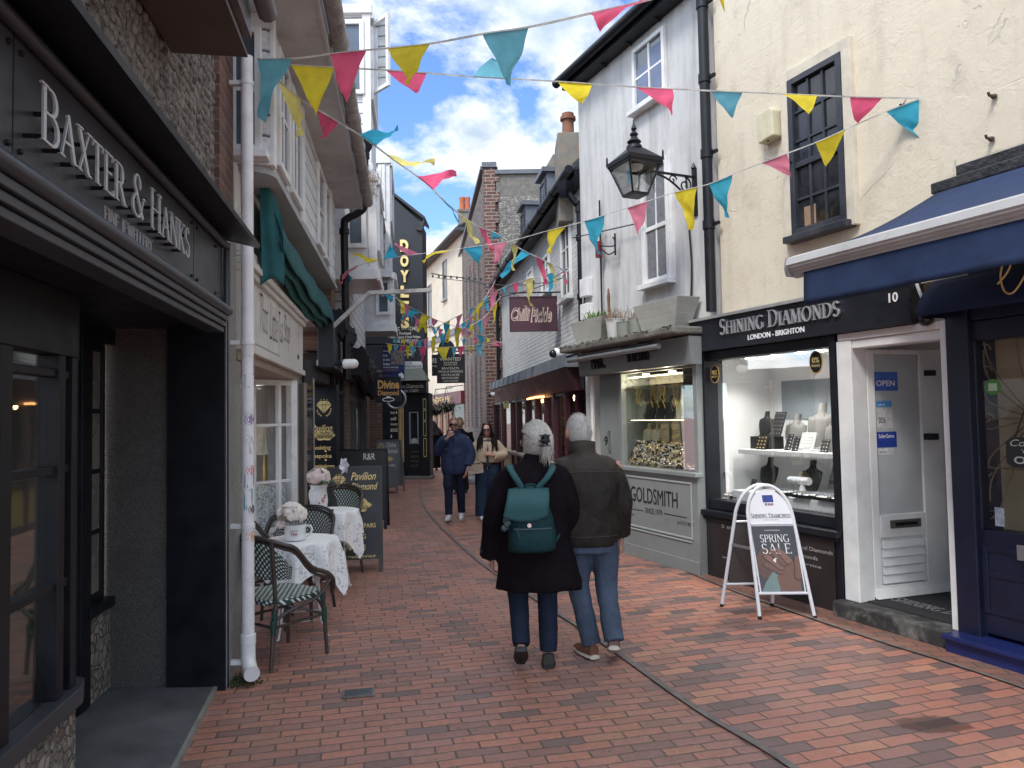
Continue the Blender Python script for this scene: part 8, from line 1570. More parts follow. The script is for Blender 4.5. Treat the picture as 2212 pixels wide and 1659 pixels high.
b = MB(); b.tube([V((-.02, by-.138, .195)), V((-.02, by-.150, .195))], .014, 10); b.build('button', STEEL, pk_, True, local=True)
for sx, top in ((-1, (-.125, -.03+.17, .615)), (1, (.155, -.03+.17, .60))):
    b = MB(); P = smooth([(.03*sx, by-.01, .39), (.05*sx, by-.02, .42), (top[0]*.75, by-.025, .49), (top[0], by+.02, .545), (top[0], by+.13, .565)], 5); b.grid(lambda u, v: V(P[min(len(P)-1, int(v*(len(P)-1)+.5))])+V(((u-.5)*.046, 0, 0)), 2, len(P)-1); b.build('strap', TEALL, bp, True, local=True, solid=.008)
b = MB(); b.tube(smooth([(.16, by, .06), (.19, by+.05, .10), (.20, by+.10, .20)], 4), .014, 8, flat=.3); b.tube(smooth([(-.035, by-.02, .40), (-.03, by-.03, .44), (.03, by-.03, .44), (.035, by-.02, .40)], 4), .009, 6); b.build('webbing', TEALB, bp, True, local=True)
b = MB(); random.seed(9)
for i in range(7): b.ell((-.165+random.uniform(-.02, .02), by-.06+random.uniform(-.02, .02), .21+random.uniform(-.05, .04)), .02, .02, .022, 8, 6)
b.build('key_charm', M('slate_charm', (.05, .075, .085), .4, .3, 30, 0), bp, True, local=True)

# --- man in the brown jacket
c = at(1266, 5.18); m1 = thing('person', 'person with short white hair in brown leather jacket and jeans, walking away', 'person', (c.x, c.y, 0), R(3))
LL = [(-.095, 0, .86), (-.07, .05, .47), (.005, .03, .09)]; LR = [(.095, 0, .86), (.12, .02, .47), (.135, -.13, .15)]
AL = [(-.20, 0, 1.36), (-.26, .0, 1.08), (-.25, .09, .85), (-.24, .10, .8)]; AR = [(.20, 0, 1.36), (.262, -.03, 1.09), (.245, .05, .86), (.243, .07, .80)]
bo, Hm = body(m1, SKIN, (-.05, .03, 1.575), 6, .86, (-.015, 0, 1.385), [LL, LR], [AL, AR], [dict(w=AR[3], d=(0, .12, -1), nrm=(.9, -.45, .1), side=-1, curl=.5)], tilt=-2, hs=1.05)
JNB = fabric('washed_blue_denim', (.062, .082, .118), .85, .28, 150, .3, .5); b = MB(); trunk(b, [(.74, 0, -.01, .165, .125), (.84, 0, 0, .185, .135), (.98, 0, 0, .17, .12)], 28)
for h, k, a in (LL, LR): limb(b, [(h[0], h[1]-.01, h[2]-.02, .112), (k[0], k[1], k[2]+.17, .092), (k[0], k[1], k[2], .078), ((k[0]+a[0])/2, (k[1]+a[1])/2-.012, (k[2]+a[2])/2, .074), (a[0], a[1]-.01, a[2]+.005, .070)])
jn = fuse(b, 'jeans', JNB, m1, .011, 2, .007, 10, 7)
t = NT('brown_leather'); zz_ = t.n('SeparateXYZ', Vector=t.pos()).outputs[2]; n = t.noise(6, 7, .7); c0_ = t.mix(t.mr(n, .35, .7, 0, 1), (.011, .009, .0075), (.026, .021, .017)); wr = t.mr(t.ma('ADD', zz_, t.ma('MULTIPLY', n, .2)), 1.28, 1.5, 0, .75)
LEA = t.fin(t.mix(wr, c0_, (.048, .038, .029)), t.mr(n, .3, .7, .5, .7), t.bump(t.noise(11, 5, .65, dist=1), .5, .02, t.bump(t.noise(130, 3), .25, .002)), Specular__IOR__Level=.2)
b = MB(); trunk(b, [(.79, .0, 0, .195, .145), (.86, 0, 0, .215, .155), (1.0, 0, 0, .222, .155), (1.18, 0, -.005, .232, .15), (1.32, -.005, -.005, .225, .128), (1.395, -.01, 0, .15, .10), (1.425, -.02, .0, .094, .085), (1.475, -.03, .006, .088, .084)], 40)
limb(b, [(-.10, 0, 1.345, .068), (-.175, 0, 1.315, .080), (-.232, 0, 1.20, .082), (-.262, 0, 1.08, .076), (-.25, .08, .88, .066)]); limb(b, [(.08, 0, 1.345, .068), (.155, 0, 1.315, .078), (.215, -.015, 1.20, .078), (.243, -.03, 1.08, .070), (.243, .01, .95, .065), (.246, .05, .845, .066)])
jk = fuse(b, 'jacket', LEA, m1, .010, 3, .008, 9, 11)
b = MB(); b.tube([(-.21, -.118, 1.30), (-.1, -.148, 1.305), (0, -.152, 1.305), (.1, -.148, 1.305), (.21, -.118, 1.30)], .004, 5); b.tube([(-.19, -.10, .865), (-.1, -.148, .862), (0, -.158, .862), (.1, -.148, .862), (.19, -.10, .865)], .004, 5); b.build('seam', M('dark_seam', (.015, .012, .01), .6, .1), jk, True, local=True)
b = MB(); rr = [[V((-.035+(.086+.008*s_)*math.cos(a), .01+(.082+.006*s_)*math.sin(a), z+(.02*math.sin(a) if z > 1.45 else 0)*-1)) for a in [2*math.pi*i/28 for i in range(28)]] for z, s_ in ((1.41, 0), (1.45, .6), (1.50, 1.0))]; b.rings(rr, False); b.build('collar', LEA, jk, True, local=True, solid=.012)
BSH = M('tan_leather_shoe', (.15, .06, .032), .45, .25, 18, .2, 60); SOL = M('cream_rubber_sole', (.50, .45, .37), .6, .15, 12, .1, 40); shoes(m1, [((.015, -.045, .02), (-.075, .195, .02)), ((.13, -.165, .115), (.165, .045, .03))], BSH, SOL, .047, .088)
WH = M('white_grey_hair', (.46, .44, .41), .7, .12, 40, .15, 160); b = MB(); rr = []
for j in range(13): v = -24+113*j/12; rr.append([hsurf(Hm, u, (max(v, 12) if 62 < u < 112 or 248 < u < 298 else v if 62 < u < 298 else max(v, 34)), 1.075) for u in [360*i/60 for i in range(60)]])
b.rings(rr); hb = b.build('hair', WH, m1, True, local=True); b = MB(); random.seed(12)
for i in range(2600):
    u = random.uniform(0, 360); v = R(0); v = math.degrees(math.asin(random.uniform(-.45, 1)))
    if ((u < 65 or u > 295) and v < 34) or (v < 14 and (u < 112 or u > 248)): continue
    p = hsurf(Hm, u, v, 1.06); o_ = hsurf(Hm, u+random.gauss(0, 6), v-random.uniform(-2, 10), 1.13+.07*random.random()); b.tube([p, o_], [.0014, .0004], 3, cap=False)
b.build('hair_tufts', M('silver_hair', (.47, .45, .42), .7, .15, 40, 0), hb, local=True, fix=False)
# --- shared builder for the small figures further up the lane
SGL = M('black_sunglasses', (.008, .008, .009), .1, .1)
def sunglasses(o, Hm, w_=.030):
    b = MB(); g_ = lambda x, y, z: Hm @ V((x, y, z))
    for k in (-1, 1): b.rings([[g_(.034*k+w_*s_*math.cos(a), .102+dy-.25*abs(.034*k+w_*math.cos(a)), .006+.022*s_*math.sin(a)) for a in [q*.449 for q in range(14)]] for s_, dy in ((1, 0), (1, .006), (.8, .008))]); b.tube([g_(.062*k, .092, .012), g_(.086*k, .0, .01)], .003, 5)
    b.tube([g_(-.008, .108, .010), g_(.008, .108, .010)], .003, 5); b.build('sunglasses', SGL, o, True, local=True)
def lips(o, Hm): b = MB(); b.ell(Hm @ V((0, .1005, -.060)), .020, .005, .006, 10, 6, Hm.to_3x3()); b.build('lips', M('lip', (.30, .10, .09), .5, .1), o, True, local=True)
# man in the navy parka
c = at(981, 12.1); m2_ = thing('person', 'person in sunglasses and navy parka raising a hand to the mouth', 'person', (c.x, c.y, 0), R(178))
LL = [(-.09, 0, .86), (-.09, -.05, .46), (-.085, -.14, .10)]; LR = [(.09, 0, .86), (.10, .09, .47), (.095, .12, .09)]
AL = [(-.20, 0, 1.36), (-.27, .02, 1.08), (-.235, .11, .88), (-.21, .13, .83)]; AR = [(.20, 0, 1.36), (.275, .05, 1.13), (.115, .20, 1.33), (.075, .205, 1.38)]
bo, Hm = body(m2_, SKIN, (0, .05, 1.575), 0, .86, (0, 0, 1.38), [LL, LR], [AL, AR], [dict(w=AR[3], d=(-.45, .05, .9), nrm=(.3, .95, .1), side=1, curl=.75), dict(w=AL[3], d=(.2, .3, -1), nrm=(-1, .2, 0), side=-1, curl=.3)], nod=-4); sunglasses(m2_, Hm); lips(m2_, Hm)
b = MB()
for h, k, a in (LL, LR): limb(b, [(h[0], h[1], h[2], .105), (k[0], k[1], k[2]+.15, .086), (k[0], k[1], k[2], .074), (a[0], a[1], a[2]+.02, .062)])
fuse(b, 'jeans', JN, m2_, .013, 2, .006, 10, 2); NVP = fabric('navy_parka_cloth', (.030, .042, .085), .7, .2, 150, .2, .5)
b = MB(); trunk(b, [(.76, 0, 0, .20, .15), (.85, 0, .01, .225, .165), (1.05, 0, .01, .225, .165), (1.25, 0, 0, .232, .15), (1.36, 0, 0, .19, .12), (1.42, 0, .005, .12, .105), (1.48, 0, .012, .115, .108)], 36); limb(b, [(-.10, 0, 1.34, .07), (-.175, 0, 1.31, .082), (-.245, .01, 1.18, .082), (-.272, .02, 1.07, .078), (-.235, .11, .89, .068)]); limb(b, [(.10, 0, 1.34, .07), (.175, 0, 1.31, .082), (.245, .02, 1.21, .082), (.275, .05, 1.13, .078), (.19, .14, 1.24, .070), (.11, .20, 1.335, .060)]); pk2 = fuse(b, 'parka', NVP, m2_, .012, 2, .008, 9, 21)
b = MB(); b.tube([(0, .175, .80), (0, .185, 1.05), (0, .155, 1.3), (0, .115, 1.43)], .006, 5); b.box(Fr((0, .17, 0), (-1, 0, 0)), -.16, -.04, 1.16, 1.19, -.02, .012); b.build('placket', M('dark_navy_trim', (.014, .02, .045), .6, .1), pk2, local=True)
shoes(m2_, [((-.085, -.19, .05), (-.09, .07, .02)), ((.095, .06, .035), (.105, .325, .05))], M('white_trainer', (.62, .60, .57), .5, .1, 20, .1, 60), SOL, .046, .085)
HB = M('light_brown_hair', (.17, .115, .07), .6, .3, 80, .4, 160)
def cap(o, Hm, mat, front=38, low=-20, k=1.06, nm='hair'):
    b = MB(); rr = []
    for j in range(13): v = low+(89-low)*j/12; rr.append([hsurf(Hm, u, (v if 62 < u < 298 else max(v, front)), k+.012*math.sin(u*.31+j)) for u in [360*i/32 for i in range(32)]])
    b.rings(rr); return b.build(nm, mat, o, True, local=True)
cap(m2_, Hm, HB, 44)
# woman in the beige jacket
c = at(1051, 12.25); w2_ = thing('person', 'person with long dark hair and sunglasses in a cropped beige jacket', 'person', (c.x, c.y, 0), R(183))
LL = [(-.09, 0, .83), (-.10, -.04, .45), (-.10, -.12, .09)]; LR = [(.09, 0, .83), (.10, .07, .45), (.10, .10, .08)]
AL = [(-.18, 0, 1.27), (-.265, .02, 1.06), (-.11, .17, 1.05), (-.05, .19, 1.07)]; AR = [(.18, 0, 1.27), (.27, .02, 1.03), (.215, .13, .88), (.19, .16, .85)]
bo, Hm = body(w2_, SKIN2, (0, .04, 1.465), -6, .83, (0, 0, 1.29), [LL, LR], [AL, AR], [dict(w=AL[3], d=(1, .2, .15), nrm=(0, .8, .5), side=1, curl=.7, s=.9), dict(w=AR[3], d=(-.5, .5, -.7), nrm=(.6, .6, .3), side=1, curl=.7, s=.9)], nod=3, hs=.97); sunglasses(w2_, Hm, .034); lips(w2_, Hm)
b = MB()
for h, k, a in (LL, LR): limb(b, [(h[0], h[1], h[2]+.08, .11), (h[0], h[1], h[2]-.08, .118), (k[0], k[1], k[2], .108), (a[0], a[1]+.01, a[2]-.02, .118)])
fuse(b, 'wide_jeans', fabric('dark_blue_denim', (.022, .034, .062), .85, .25, 150, .3, .5), w2_, .013, 2, .007, 9, 31); b = MB(); trunk(b, [(.86, 0, 0, .15, .115), (1.1, 0, .01, .15, .12), (1.27, 0, .01, .14, .095), (1.335, 0, .01, .062, .06)], 24); fuse(b, 'black_top', BLKL, w2_, .012, 1)
BGJ = fabric('beige_wool', (.40, .315, .225), .9, .12, 110, .3, .4); b = MB(); trunk(b, [(.935, 0, 0, .21, .155), (.96, 0, 0, .222, .16), (1.1, 0, 0, .225, .155), (1.22, 0, -.005, .215, .135), (1.29, 0, -.008, .17, .10), (1.335, 0, -.005, .085, .078)], 36); limb(b, [(-.09, 0, 1.25, .065), (-.155, 0, 1.225, .08), (-.23, 0, 1.12, .088), (-.27, .02, 1.05, .086), (-.19, .10, 1.03, .078), (-.115, .165, 1.045, .066)]); limb(b, [(.09, 0, 1.25, .065), (.155, 0, 1.225, .08), (.23, .0, 1.12, .088), (.275, .02, 1.02, .088), (.25, .08, .93, .078), (.215, .13, .875, .064)]); jb_ = fuse(b, 'jacket', BGJ, w2_, .012, 2, .006, 9, 41)
b = MB(); b.prism(Fr((0, .15, 0), (-1, 0, 0)), [(-.018, .94), (.022, .94), (.012, 1.1), (.004, 1.25)], .0, .022); [b.tube([(-.03, .165-.0*k, 1.02+.07*k), (.03, .165, 1.02+.07*k)], .006, 5) for k in range(3)]; b.build('front_opening', BLKL, jb_, local=True)
shoes(w2_, [((-.10, -.16, .04), (-.10, .07, .015)), ((.10, .05, .02), (.105, .28, .02))], M('white_shoe', (.6, .58, .55), .5, .1), None)
DKH = M('black_brown_hair', (.014, .010, .009), .35, .4, 60, .4, 120); hb = cap(w2_, Hm, DKH, 52, -35, 1.07); b = MB(); random.seed(15)
for i in range(240):
    s_ = random.choice((-1, 1)); u = s_*random.uniform(45, 150); p0 = hsurf(Hm, u, random.uniform(30, 70), 1.07); p1 = hsurf(Hm, u+s_*10, -5, 1.14); x = s_*random.uniform(.075, .15); y = random.uniform(-.09, .11) if abs(u) > 75 else random.uniform(.03, .12); wv = random.uniform(0, 6)
    hairtube(b, [p0, p1, V((x*.9, y*.7-.01, 1.36)), V((x+.02*math.sin(wv), y, 1.29)), V((x*1.1+.02*math.sin(wv+2), y*1.1+.03, 1.19-.08*random.random()))], .009, .003)
b.build('long_hair', DKH, hb, True, local=True, fix=False)
hg = thing('handbag', 'small pale beige handbag held by the person in the beige jacket', 'handbag', (c.x-.14, c.y-.2, .75), R(183)); b = MB(); f = Fr((.045, .06, 0), (-1, .15, 0)); b.prism(f, [(-.12, .0), (.13, .03), (.12, .17), (-.10, .16)], -.035, .035); b.build('bag_body', M('cream_leather', (.50, .42, .33), .45, .08), hg, bevel=.012, local=True); b = MB(); b.prism(f, [(-.115, .07), (.02, .04), (.125, .09), (.122, .175), (-.102, .165)], .036, .042); b.build('bag_flap', M('tan_leather', (.34, .26, .19), .5, .1), hg, local=True); b = MB(); b.tube(smooth([f.p(-.09, .16, 0), f.p(-.05, .2, 0), f.p(.05, .2, 0), f.p(.1, .17, 0)], 4), .006, 6); b.build('handle', M('strap_cream', (.5, .42, .34), .5, .1), hg, local=True)
def simple(label, loc, yaw, H, coat_m, hair_m, hair_long, skin_m=SKIN, gait=.08, hem=.3):
    o = thing('person', label, 'person', loc, yaw); k = H/1.7; LL = [(-.09, 0, .86*k), (-.09, gait*.5, .46*k), (-.09, -gait, .09)]; LR = [(.09, 0, .86*k), (.09, .04, .46*k), (.09, gait, .09)]; AL = [(-.19, 0, 1.36*k), (-.25, .0, 1.08*k), (-.22, .10, .90*k), (-.19, .13, .88*k)]; AR = [(-x, y, z) for x, y, z in AL]
    bo, Hm = body(o, skin_m, (0, .03, 1.585*k), 0, .86*k, (0, 0, 1.38*k), [LL, LR], [AL, AR], [dict(w=AL[3], d=(.3, .4, -.9), nrm=(-1, .3, 0), side=-1), dict(w=AR[3], d=(-.3, .4, -.9), nrm=(1, .3, 0), side=1)])
    b = MB(); trunk(b, [(hem, 0, 0, .21, .16, .03), (.8*k, 0, 0, .215, .16, .01), (1.1*k, 0, 0, .20, .14), (1.32*k, 0, 0, .20, .12), (1.40*k, 0, 0, .10, .085), (1.45*k, 0, .005, .075, .07)], 30)
    for A in (AL, AR): limb(b, [tuple(p)+(r,) for p, r in zip(A[:3], (.082, .075, .065))])
    fuse(b, 'coat', coat_m, o, .016, 2, .008, 9, 51); b = MB(); [limb(b, [tuple(p)+(r,) for p, r in zip(L, (.1, .08, .075))]) for L in (LL, LR)]; fuse(b, 'trousers', BLKL, o, .016, 1); shoes(o, [((-.09, -gait-.06, .01), (-.09, -gait+.18, .01)), ((.09, gait-.06, .01), (.09, gait+.18, .01))], M('dark_shoe_%d' % len(label), (.03, .03, .03), .5, .1), None)
    hb = cap(o, Hm, hair_m, 40, -25, 1.12 if hair_long else 1.06)
    if hair_long:
        b = MB(); random.seed(3)
        for i in range(200):
            u = random.uniform(60, 300); p0 = hsurf(Hm, u, random.uniform(20, 80), 1.1); x = math.sin(R(u))*random.uniform(.08, .17); hairtube(b, [p0, hsurf(Hm, u, -10, 1.5), V((x*1.1+random.gauss(0, .02), -.10, 1.40*k)), V((x+random.gauss(0, .03), -.14+random.gauss(0, .02), (1.2+.1*random.random())*k))], .012, .005)
        b.build('long_hair', hair_m, hb, True, local=True, fix=False)
    return o
BCO = fabric('black_wool_coat', (.010, .010, .013), .85, .3); c = at(936, 23.2); simple('person with long curly brown hair in a long black coat by the black gabled shop', (c.x, c.y, 0), R(20), 1.56, BCO, M('curly_brown_hair', (.035, .02, .016), .6, .4, 30, .5, 60), True, gait=.02, hem=.10)
c = at(994, 16.3); simple('person in a dark jacket almost hidden behind the person in the navy parka', (c.x, c.y, 0), R(175), 1.68, BCO, HB, False, gait=.12, hem=.75)
# ================================================================ A-boards
def aboard(label, pl, pr_, H, mat, fmat, lean=.17, leg=.14, back=.42, name='pavement_board', group='folding boards along the left side of the lane'):
    """two leaning panels hinged at the top; pl, pr_ = ground points of the front feet, left to right"""
    a = V((pl[0], pl[1], 0)); b_ = V((pr_[0], pr_[1], 0)); ex = (b_-a).normalized(); n = ex.cross(UP); W_ = (b_-a).length
    o = thing(name, label, 'sign board', (a+b_)/2-n*.2, 0, group)
    f = Fr(a, ex, UP-n*lean); bk = Fr(a-n*back, ex, UP+n*(back/H-lean)); L = H*math.sqrt(1+lean*lean)
    for fr_, nm in ((f, 'front_panel'), (bk, 'rear_panel')):
        b = MB(); b.box(fr_, .0, W_, leg, L, -.025, 0); pn = b.build(nm, mat, o, bevel=.003)
        if nm == 'front_panel': front = pn
        b = MB(); q = .022; b.box(fr_, 0, q, 0, L, .001, .008); b.box(fr_, W_-q, W_, 0, L, .001, .008); b.box(fr_, q, W_-q, L-q, L, .001, .008); b.box(fr_, q, W_-q, leg, leg+q, .001, .008); b.build('frame', fmat, o)
        for x in (0, W_-.045): b = MB(); b.box(fr_, x, x+.045, 0, leg-.001, -.025, 0); b.build('leg', fmat, o)
    return o, f, W_, L, front
ABK = M('black_board', (.016, .015, .016), .4, .2, 5, .06, 40)
pr2 = G(827, 1235); pl2 = V((pr2.x-.60, pr2.y-.10, 0)); o, f, W_, L, fp = aboard('black pavement board with gold script, gem emblem and badge beside the far lace table', pl2, pr2, 1.16, ABK, M('dark_bronze', (.05, .045, .035), .4, .2, metal=.5))
b = MB(); gem(b, f, .13, L-.16, .075, .004); sans(b, f, 'Pavilion', .26, .54, L-.16, L-.07, .001, .004, .014, .35); sans(b, f, 'Diamond', .26, .56, L-.27, L-.19, .001, .004, .014, .35); sans(b, f, 'EST. 2018', .09, .18, L-.285, L-.27, .001, .003, .005)
for i, s_ in enumerate(('SAME DAY REPAIRS', 'RESIZING', 'BESPOKE', 'COMMISSIONS')): w_ = (.46, .25, .25, .34)[i]; y = L-.64-.115*i-(0 if i < 1 else .005); sans(b, f, s_, .535-w_ if i < 1 else .30-w_/2+(.0 if i < 3 else .06), .535 if i < 1 else .30+w_/2+(.0 if i < 3 else .06), y-.05, y, .001, .003, .005)
for y in (L-.715, L-.83, L-.945): b.ell(f.p(.30, y, .002), .016, .003, .012, 8, 4)
b.build('lettering', GOLDP, fp)
b = MB(); n = 30; b.prism(f, [(.33+(.15+.012*math.cos(6*2*math.pi*k/n))*math.cos(2*math.pi*k/n), L-.44+.075*(1+.14*math.cos(6*2*math.pi*k/n))*math.sin(2*math.pi*k/n)) for k in range(n)], .001, .003); bd_ = b.build('gold_badge', GOLDP, fp)
b = MB(); sans(b, f, 'We Buy', .25, .41, L-.425, L-.395, .003, .005, .015); sans(b, f, 'SCRAP GOLD', .22, .45, L-.485, L-.445, .003, .005, .02); b.build('badge_lettering', BLKL, bd_)
pr3 = G(836, 1143); pl3 = V((pr3.x-.75, pr3.y-.05, 0)); o, f, W_, L, fp = aboard('plain black pavement board with cream initials, just behind the gold lettered board', pl3, pr3, 1.22, ABK, BLK)
b = MB(); sans(b, f, 'R&R', .38, .56, L-.17, L-.07, .001, .004, .0); b.build('lettering', CREAML, fp)
pr4 = G(858, 1066); pl4 = V((pr4.x-.56, pr4.y+.16, 0)); o, f, W_, L, fp = aboard('silver grey pavement board with gold badge, furthest of the boards on the left', pl4, pr4, 1.2, M('silver_panel', (.26, .27, .29), .3, .3, 1.2, .05, 20, metal=.4), METAL)
b = MB(); sans(b, f, 'Divine', .24, .48, L-.17, L-.06, .001, .004, .01, .35); sans(b, f, 'Diamond', .24, .54, L-.31, L-.20, .001, .004, .01, .35); sans(b, f, 'REPAIRS', .22, .5, L-.62, L-.56, .001, .004); b.build('lettering', WHITEL, fp)
b = MB(); sans(b, f, 'D', .06, .18, L-.27, L-.08, .001, .004, .03); b.prism(f, [(.30+.13*math.cos(2*math.pi*k/20), L-.44+.05*math.sin(2*math.pi*k/20)) for k in range(20)], .001, .003); b.build('gold_emblem', GOLDP, fp)
# arched white board with sale poster
A_, B_2 = G(1642, 1339), G(1761, 1338); C1, C2 = G(1559, 1311), G(1668, 1309)
o = thing('pavement_board', 'white tubular arched board with a sale poster of a hand, outside the black shop', 'sign board', (A_+C2)/2)
WT = M('white_enamel_tube', (.66, .66, .68), .3, .05, 5, .03, 30); bxs = (B_2-A_).normalized(); HB = 1.07; top_c = (A_+B_2+C1+C2)/4
def arch(p0, p1, mid):
    ex = (p1-p0); W_ = ex.length; ex.normalize(); m_ = (p0+p1)/2; nrm = (mid-m_); nrm.z = 0; up = (V((0, 0, HB))+nrm*.86).normalized(); f = Fr(p0, ex, up); L = HB*1.02; r = W_*.40; pts = [(0, 0), (W_*.08, L*.72)]
    pts += [(W_/2-(W_*.42)*math.cos(R(a)), L*.74+(L*.26)*math.sin(R(a))) for a in range(10, 171, 16)]+[(W_*.92, L*.72), (W_, 0)]
    return f, W_, L, pts
for nm, p0, p1 in (('front_frame', A_, B_2), ('rear_frame', C1, C2)):
    f, W_, L, pts = arch(p0, p1, top_c); b = MB(); b.tube(smooth([f.p(*q, 0) for q in pts], 4), .0155, 10); b.tube([f.p(W_*.05, L*.19, 0), f.p(W_*.95, L*.19, 0)], .011, 8); b.tube([f.p(W_*.07, L*.705, 0), f.p(W_*.93, L*.705, 0)], .010, 8); b.build(nm, WT, o, True)
    b = MB()
    for x in (0, W_): b.tube([f.p(x, -.002, 0), f.p(x, .03, 0)], .0175, 8)
    b.build('foot_cap', BLK, o)
    if nm == 'rear_frame': MB().box(f, .04, W_-.04, L*.2, L*.70, -.008, 0).build('rear_panel', M('brown_back_panel', (.06, .05, .048), .5, .1), o)
    else: ff, FW, FL = f, W_, L
b = MB(); q = [(FW*.5-(FW*.40)*math.cos(R(a)), FL*.73+(FL*.245)*math.sin(R(a))) for a in range(180, -1, -12)]; b.prism(ff, [(FW*.09, FL*.712), (FW*.91, FL*.712)]+[(FW*.5+(FW*.40)*math.cos(R(a)), FL*.735+(FL*.235)*math.sin(R(a))) for a in range(0, 181, 12)], -.006, .004); hd = b.build('header_panel', M('white_header', (.70, .70, .72), .35, .04, 2, 0), o)
b = MB(); serif(b, ff, 'SHINING DIAMONDS', FW*.13, FW*.87, FL*.752, FL*.785, .004, .0055, small=.8, thick=.13, thin=.07); sans(b, ff, 'LONDON - BRIGHTON', FW*.36, FW*.64, FL*.732, FL*.739, .004, .0055); b.build('lettering', M('slate_letter', (.10, .10, .12), .5, .1), hd)
b = MB(); b.box(ff, FW*.40, FW*.60, FL*.87, FL*.925, .004, .006); b.build('card_sticker', M('card_blue', (.02, .04, .22), .35, .3, 40, 0), hd); b = MB(); [b.box(ff, FW*(.43+.055*k), FW*(.475+.055*k), FL*.845, FL*.863, .004, .006) for k in range(3)]; b.build('card_logos', M('card_logo_mix', (.25, .15, .2), .4, .8, 60, 0), hd)
px0, px1, py0, py1 = FW*.105, FW*.895, FL*.205, FL*.69; PW, PH = px1-px0, py1-py0
MB().box(ff, px0-.012, px1+.012, py0-.012, py1+.012, -.012, .002).build('poster_frame', WT, o)
t = NT('poster_background'); s_ = t.n('SeparateXYZ', Vector=t.pos()).outputs[2]; ps = t.fin(t.mix(t.noise(3.5, 2), (.012, .016, .026), (.06, .05, .045)), .25); po = MB().box(ff, px0, px1, py0, py1, .002, .006).build('poster', ps, o)
b = MB(); serif(b, ff, 'SPRING', px0+PW*.16, px0+PW*.84, py0+PH*.75, py0+PH*.865, .007, .0085, thick=.10, thin=.05); serif(b, ff, 'SALE', px0+PW*.16, px0+PW*.86, py0+PH*.575, py0+PH*.725, .007, .0085, thick=.10, thin=.05); b.build('lettering', WHITEL, po)
b = MB(); sans(b, ff, 'SHINING DIAMONDS', px0+PW*.3, px0+PW*.66, py0+PH*.925, py0+PH*.94, .007, .0075); b.build('small_lettering', WHITEL, po)
sk = [M('poster_skin_%d' % i, c, .3, .15, 14, 0) for i, c in enumerate(((.15, .068, .042), (.105, .045, .028), (.19, .092, .06), (.045, .02, .014)))]
def pshape(pts, c, m, nm='poster_print'): 
    b = MB(); b.prism(ff, [(px0+PW*x, py0+PH*y) for x, y in pts], .0062, c); return b.build(nm, m, po)
def capsule(x0, y0, x1, y1, r0, r1, n=10):
    a = math.atan2((y1-y0)*PH, (x1-x0)*PW); P = [(x1+r1/PW*math.cos(a+R(t)), y1+r1/PH*math.sin(a+R(t))) for t in range(-90, 91, 18)]+[(x0+r0/PW*math.cos(a+R(t)), y0+r0/PH*math.sin(a+R(t))) for t in range(90, 271, 18)]; return P
pshape([(0, .28), (0, .52), (.16, .66), (.36, .60), (.44, .34), (.30, .22), (.12, .2)], .0064, sk[1]); pshape([(0.02, .0), (.44, .0), (.50, .22), (.34, .30), (.14, .14)], .0066, M('poster_sleeve', (.15, .22, .21), .4, .1))
pshape([(.46, .0), (.93, .0), (.95, .2), (.92, .38), (.80, .48), (.62, .46), (.48, .34), (.42, .2)], .0072, sk[0])
for i, (x0, y0, x1, y1, r0, r1) in enumerate(((.52, .30, .20, .40, .026, .019), (.54, .37, .24, .52, .028, .020), (.62, .43, .38, .61, .028, .020), (.73, .46, .54, .62, .027, .019), (.90, .22, .93, .50, .026, .017))):
    pshape(capsule(x0, y0, x1, y1, r0*1.18, r1*1.2), .0076+.0006*i, sk[3], 'poster_shadow_line'); pshape(capsule(x0+.01, y0+.006, x1+.012, y1+.006, r0, r1), .0079+.0006*i, sk[(0, 2, 0, 2, 0)[i]], 'poster_finger')
pshape(capsule(.40, .47, .46, .50, .005, .005), .0112, WHITEL, 'poster_ring'); pshape([(.40, .455), (.425, .485), (.455, .465), (.43, .435)], .0115, WHITEL, 'poster_gem')
b = MB(); fl_, Wl, Ll, _ = arch(A_, B_2, top_c); fr2, Wr, Lr, _ = arch(C1, C2, top_c)
for x in (.06, .94): b.bar(fl_.p(Wl*x, Ll*.52, 0), fr2.p(Wr*x, Lr*.52, 0), .012, .022)
b.build('hinge_strut', METAL, o)
# white plinth board far away behind the woman in beige, and lettered yellow board by the restaurant
p0 = G(1008, 1045); o = thing('pavement_board', 'small white framed board on a grey foot behind the woman in beige', 'sign board', p0); f = Fr(V((p0.x, p0.y, 0)), (1, -.1, 0)); b = MB(); b.box(f, 0, .55, .12, .95, -.05, 0); b.build('panel', UPVC, o, bevel=.01); MB().box(f, .06, .49, .2, .9, .001, .006).build('print', M('grey_print_panel', (.30, .31, .34), .4, .3, 5, 0), o); MB().box(f, -.04, .6, 0, .115, -.25, .12).build('foot', M('grey_foot', (.32, .33, .35), .5, .1), o, bevel=.02)

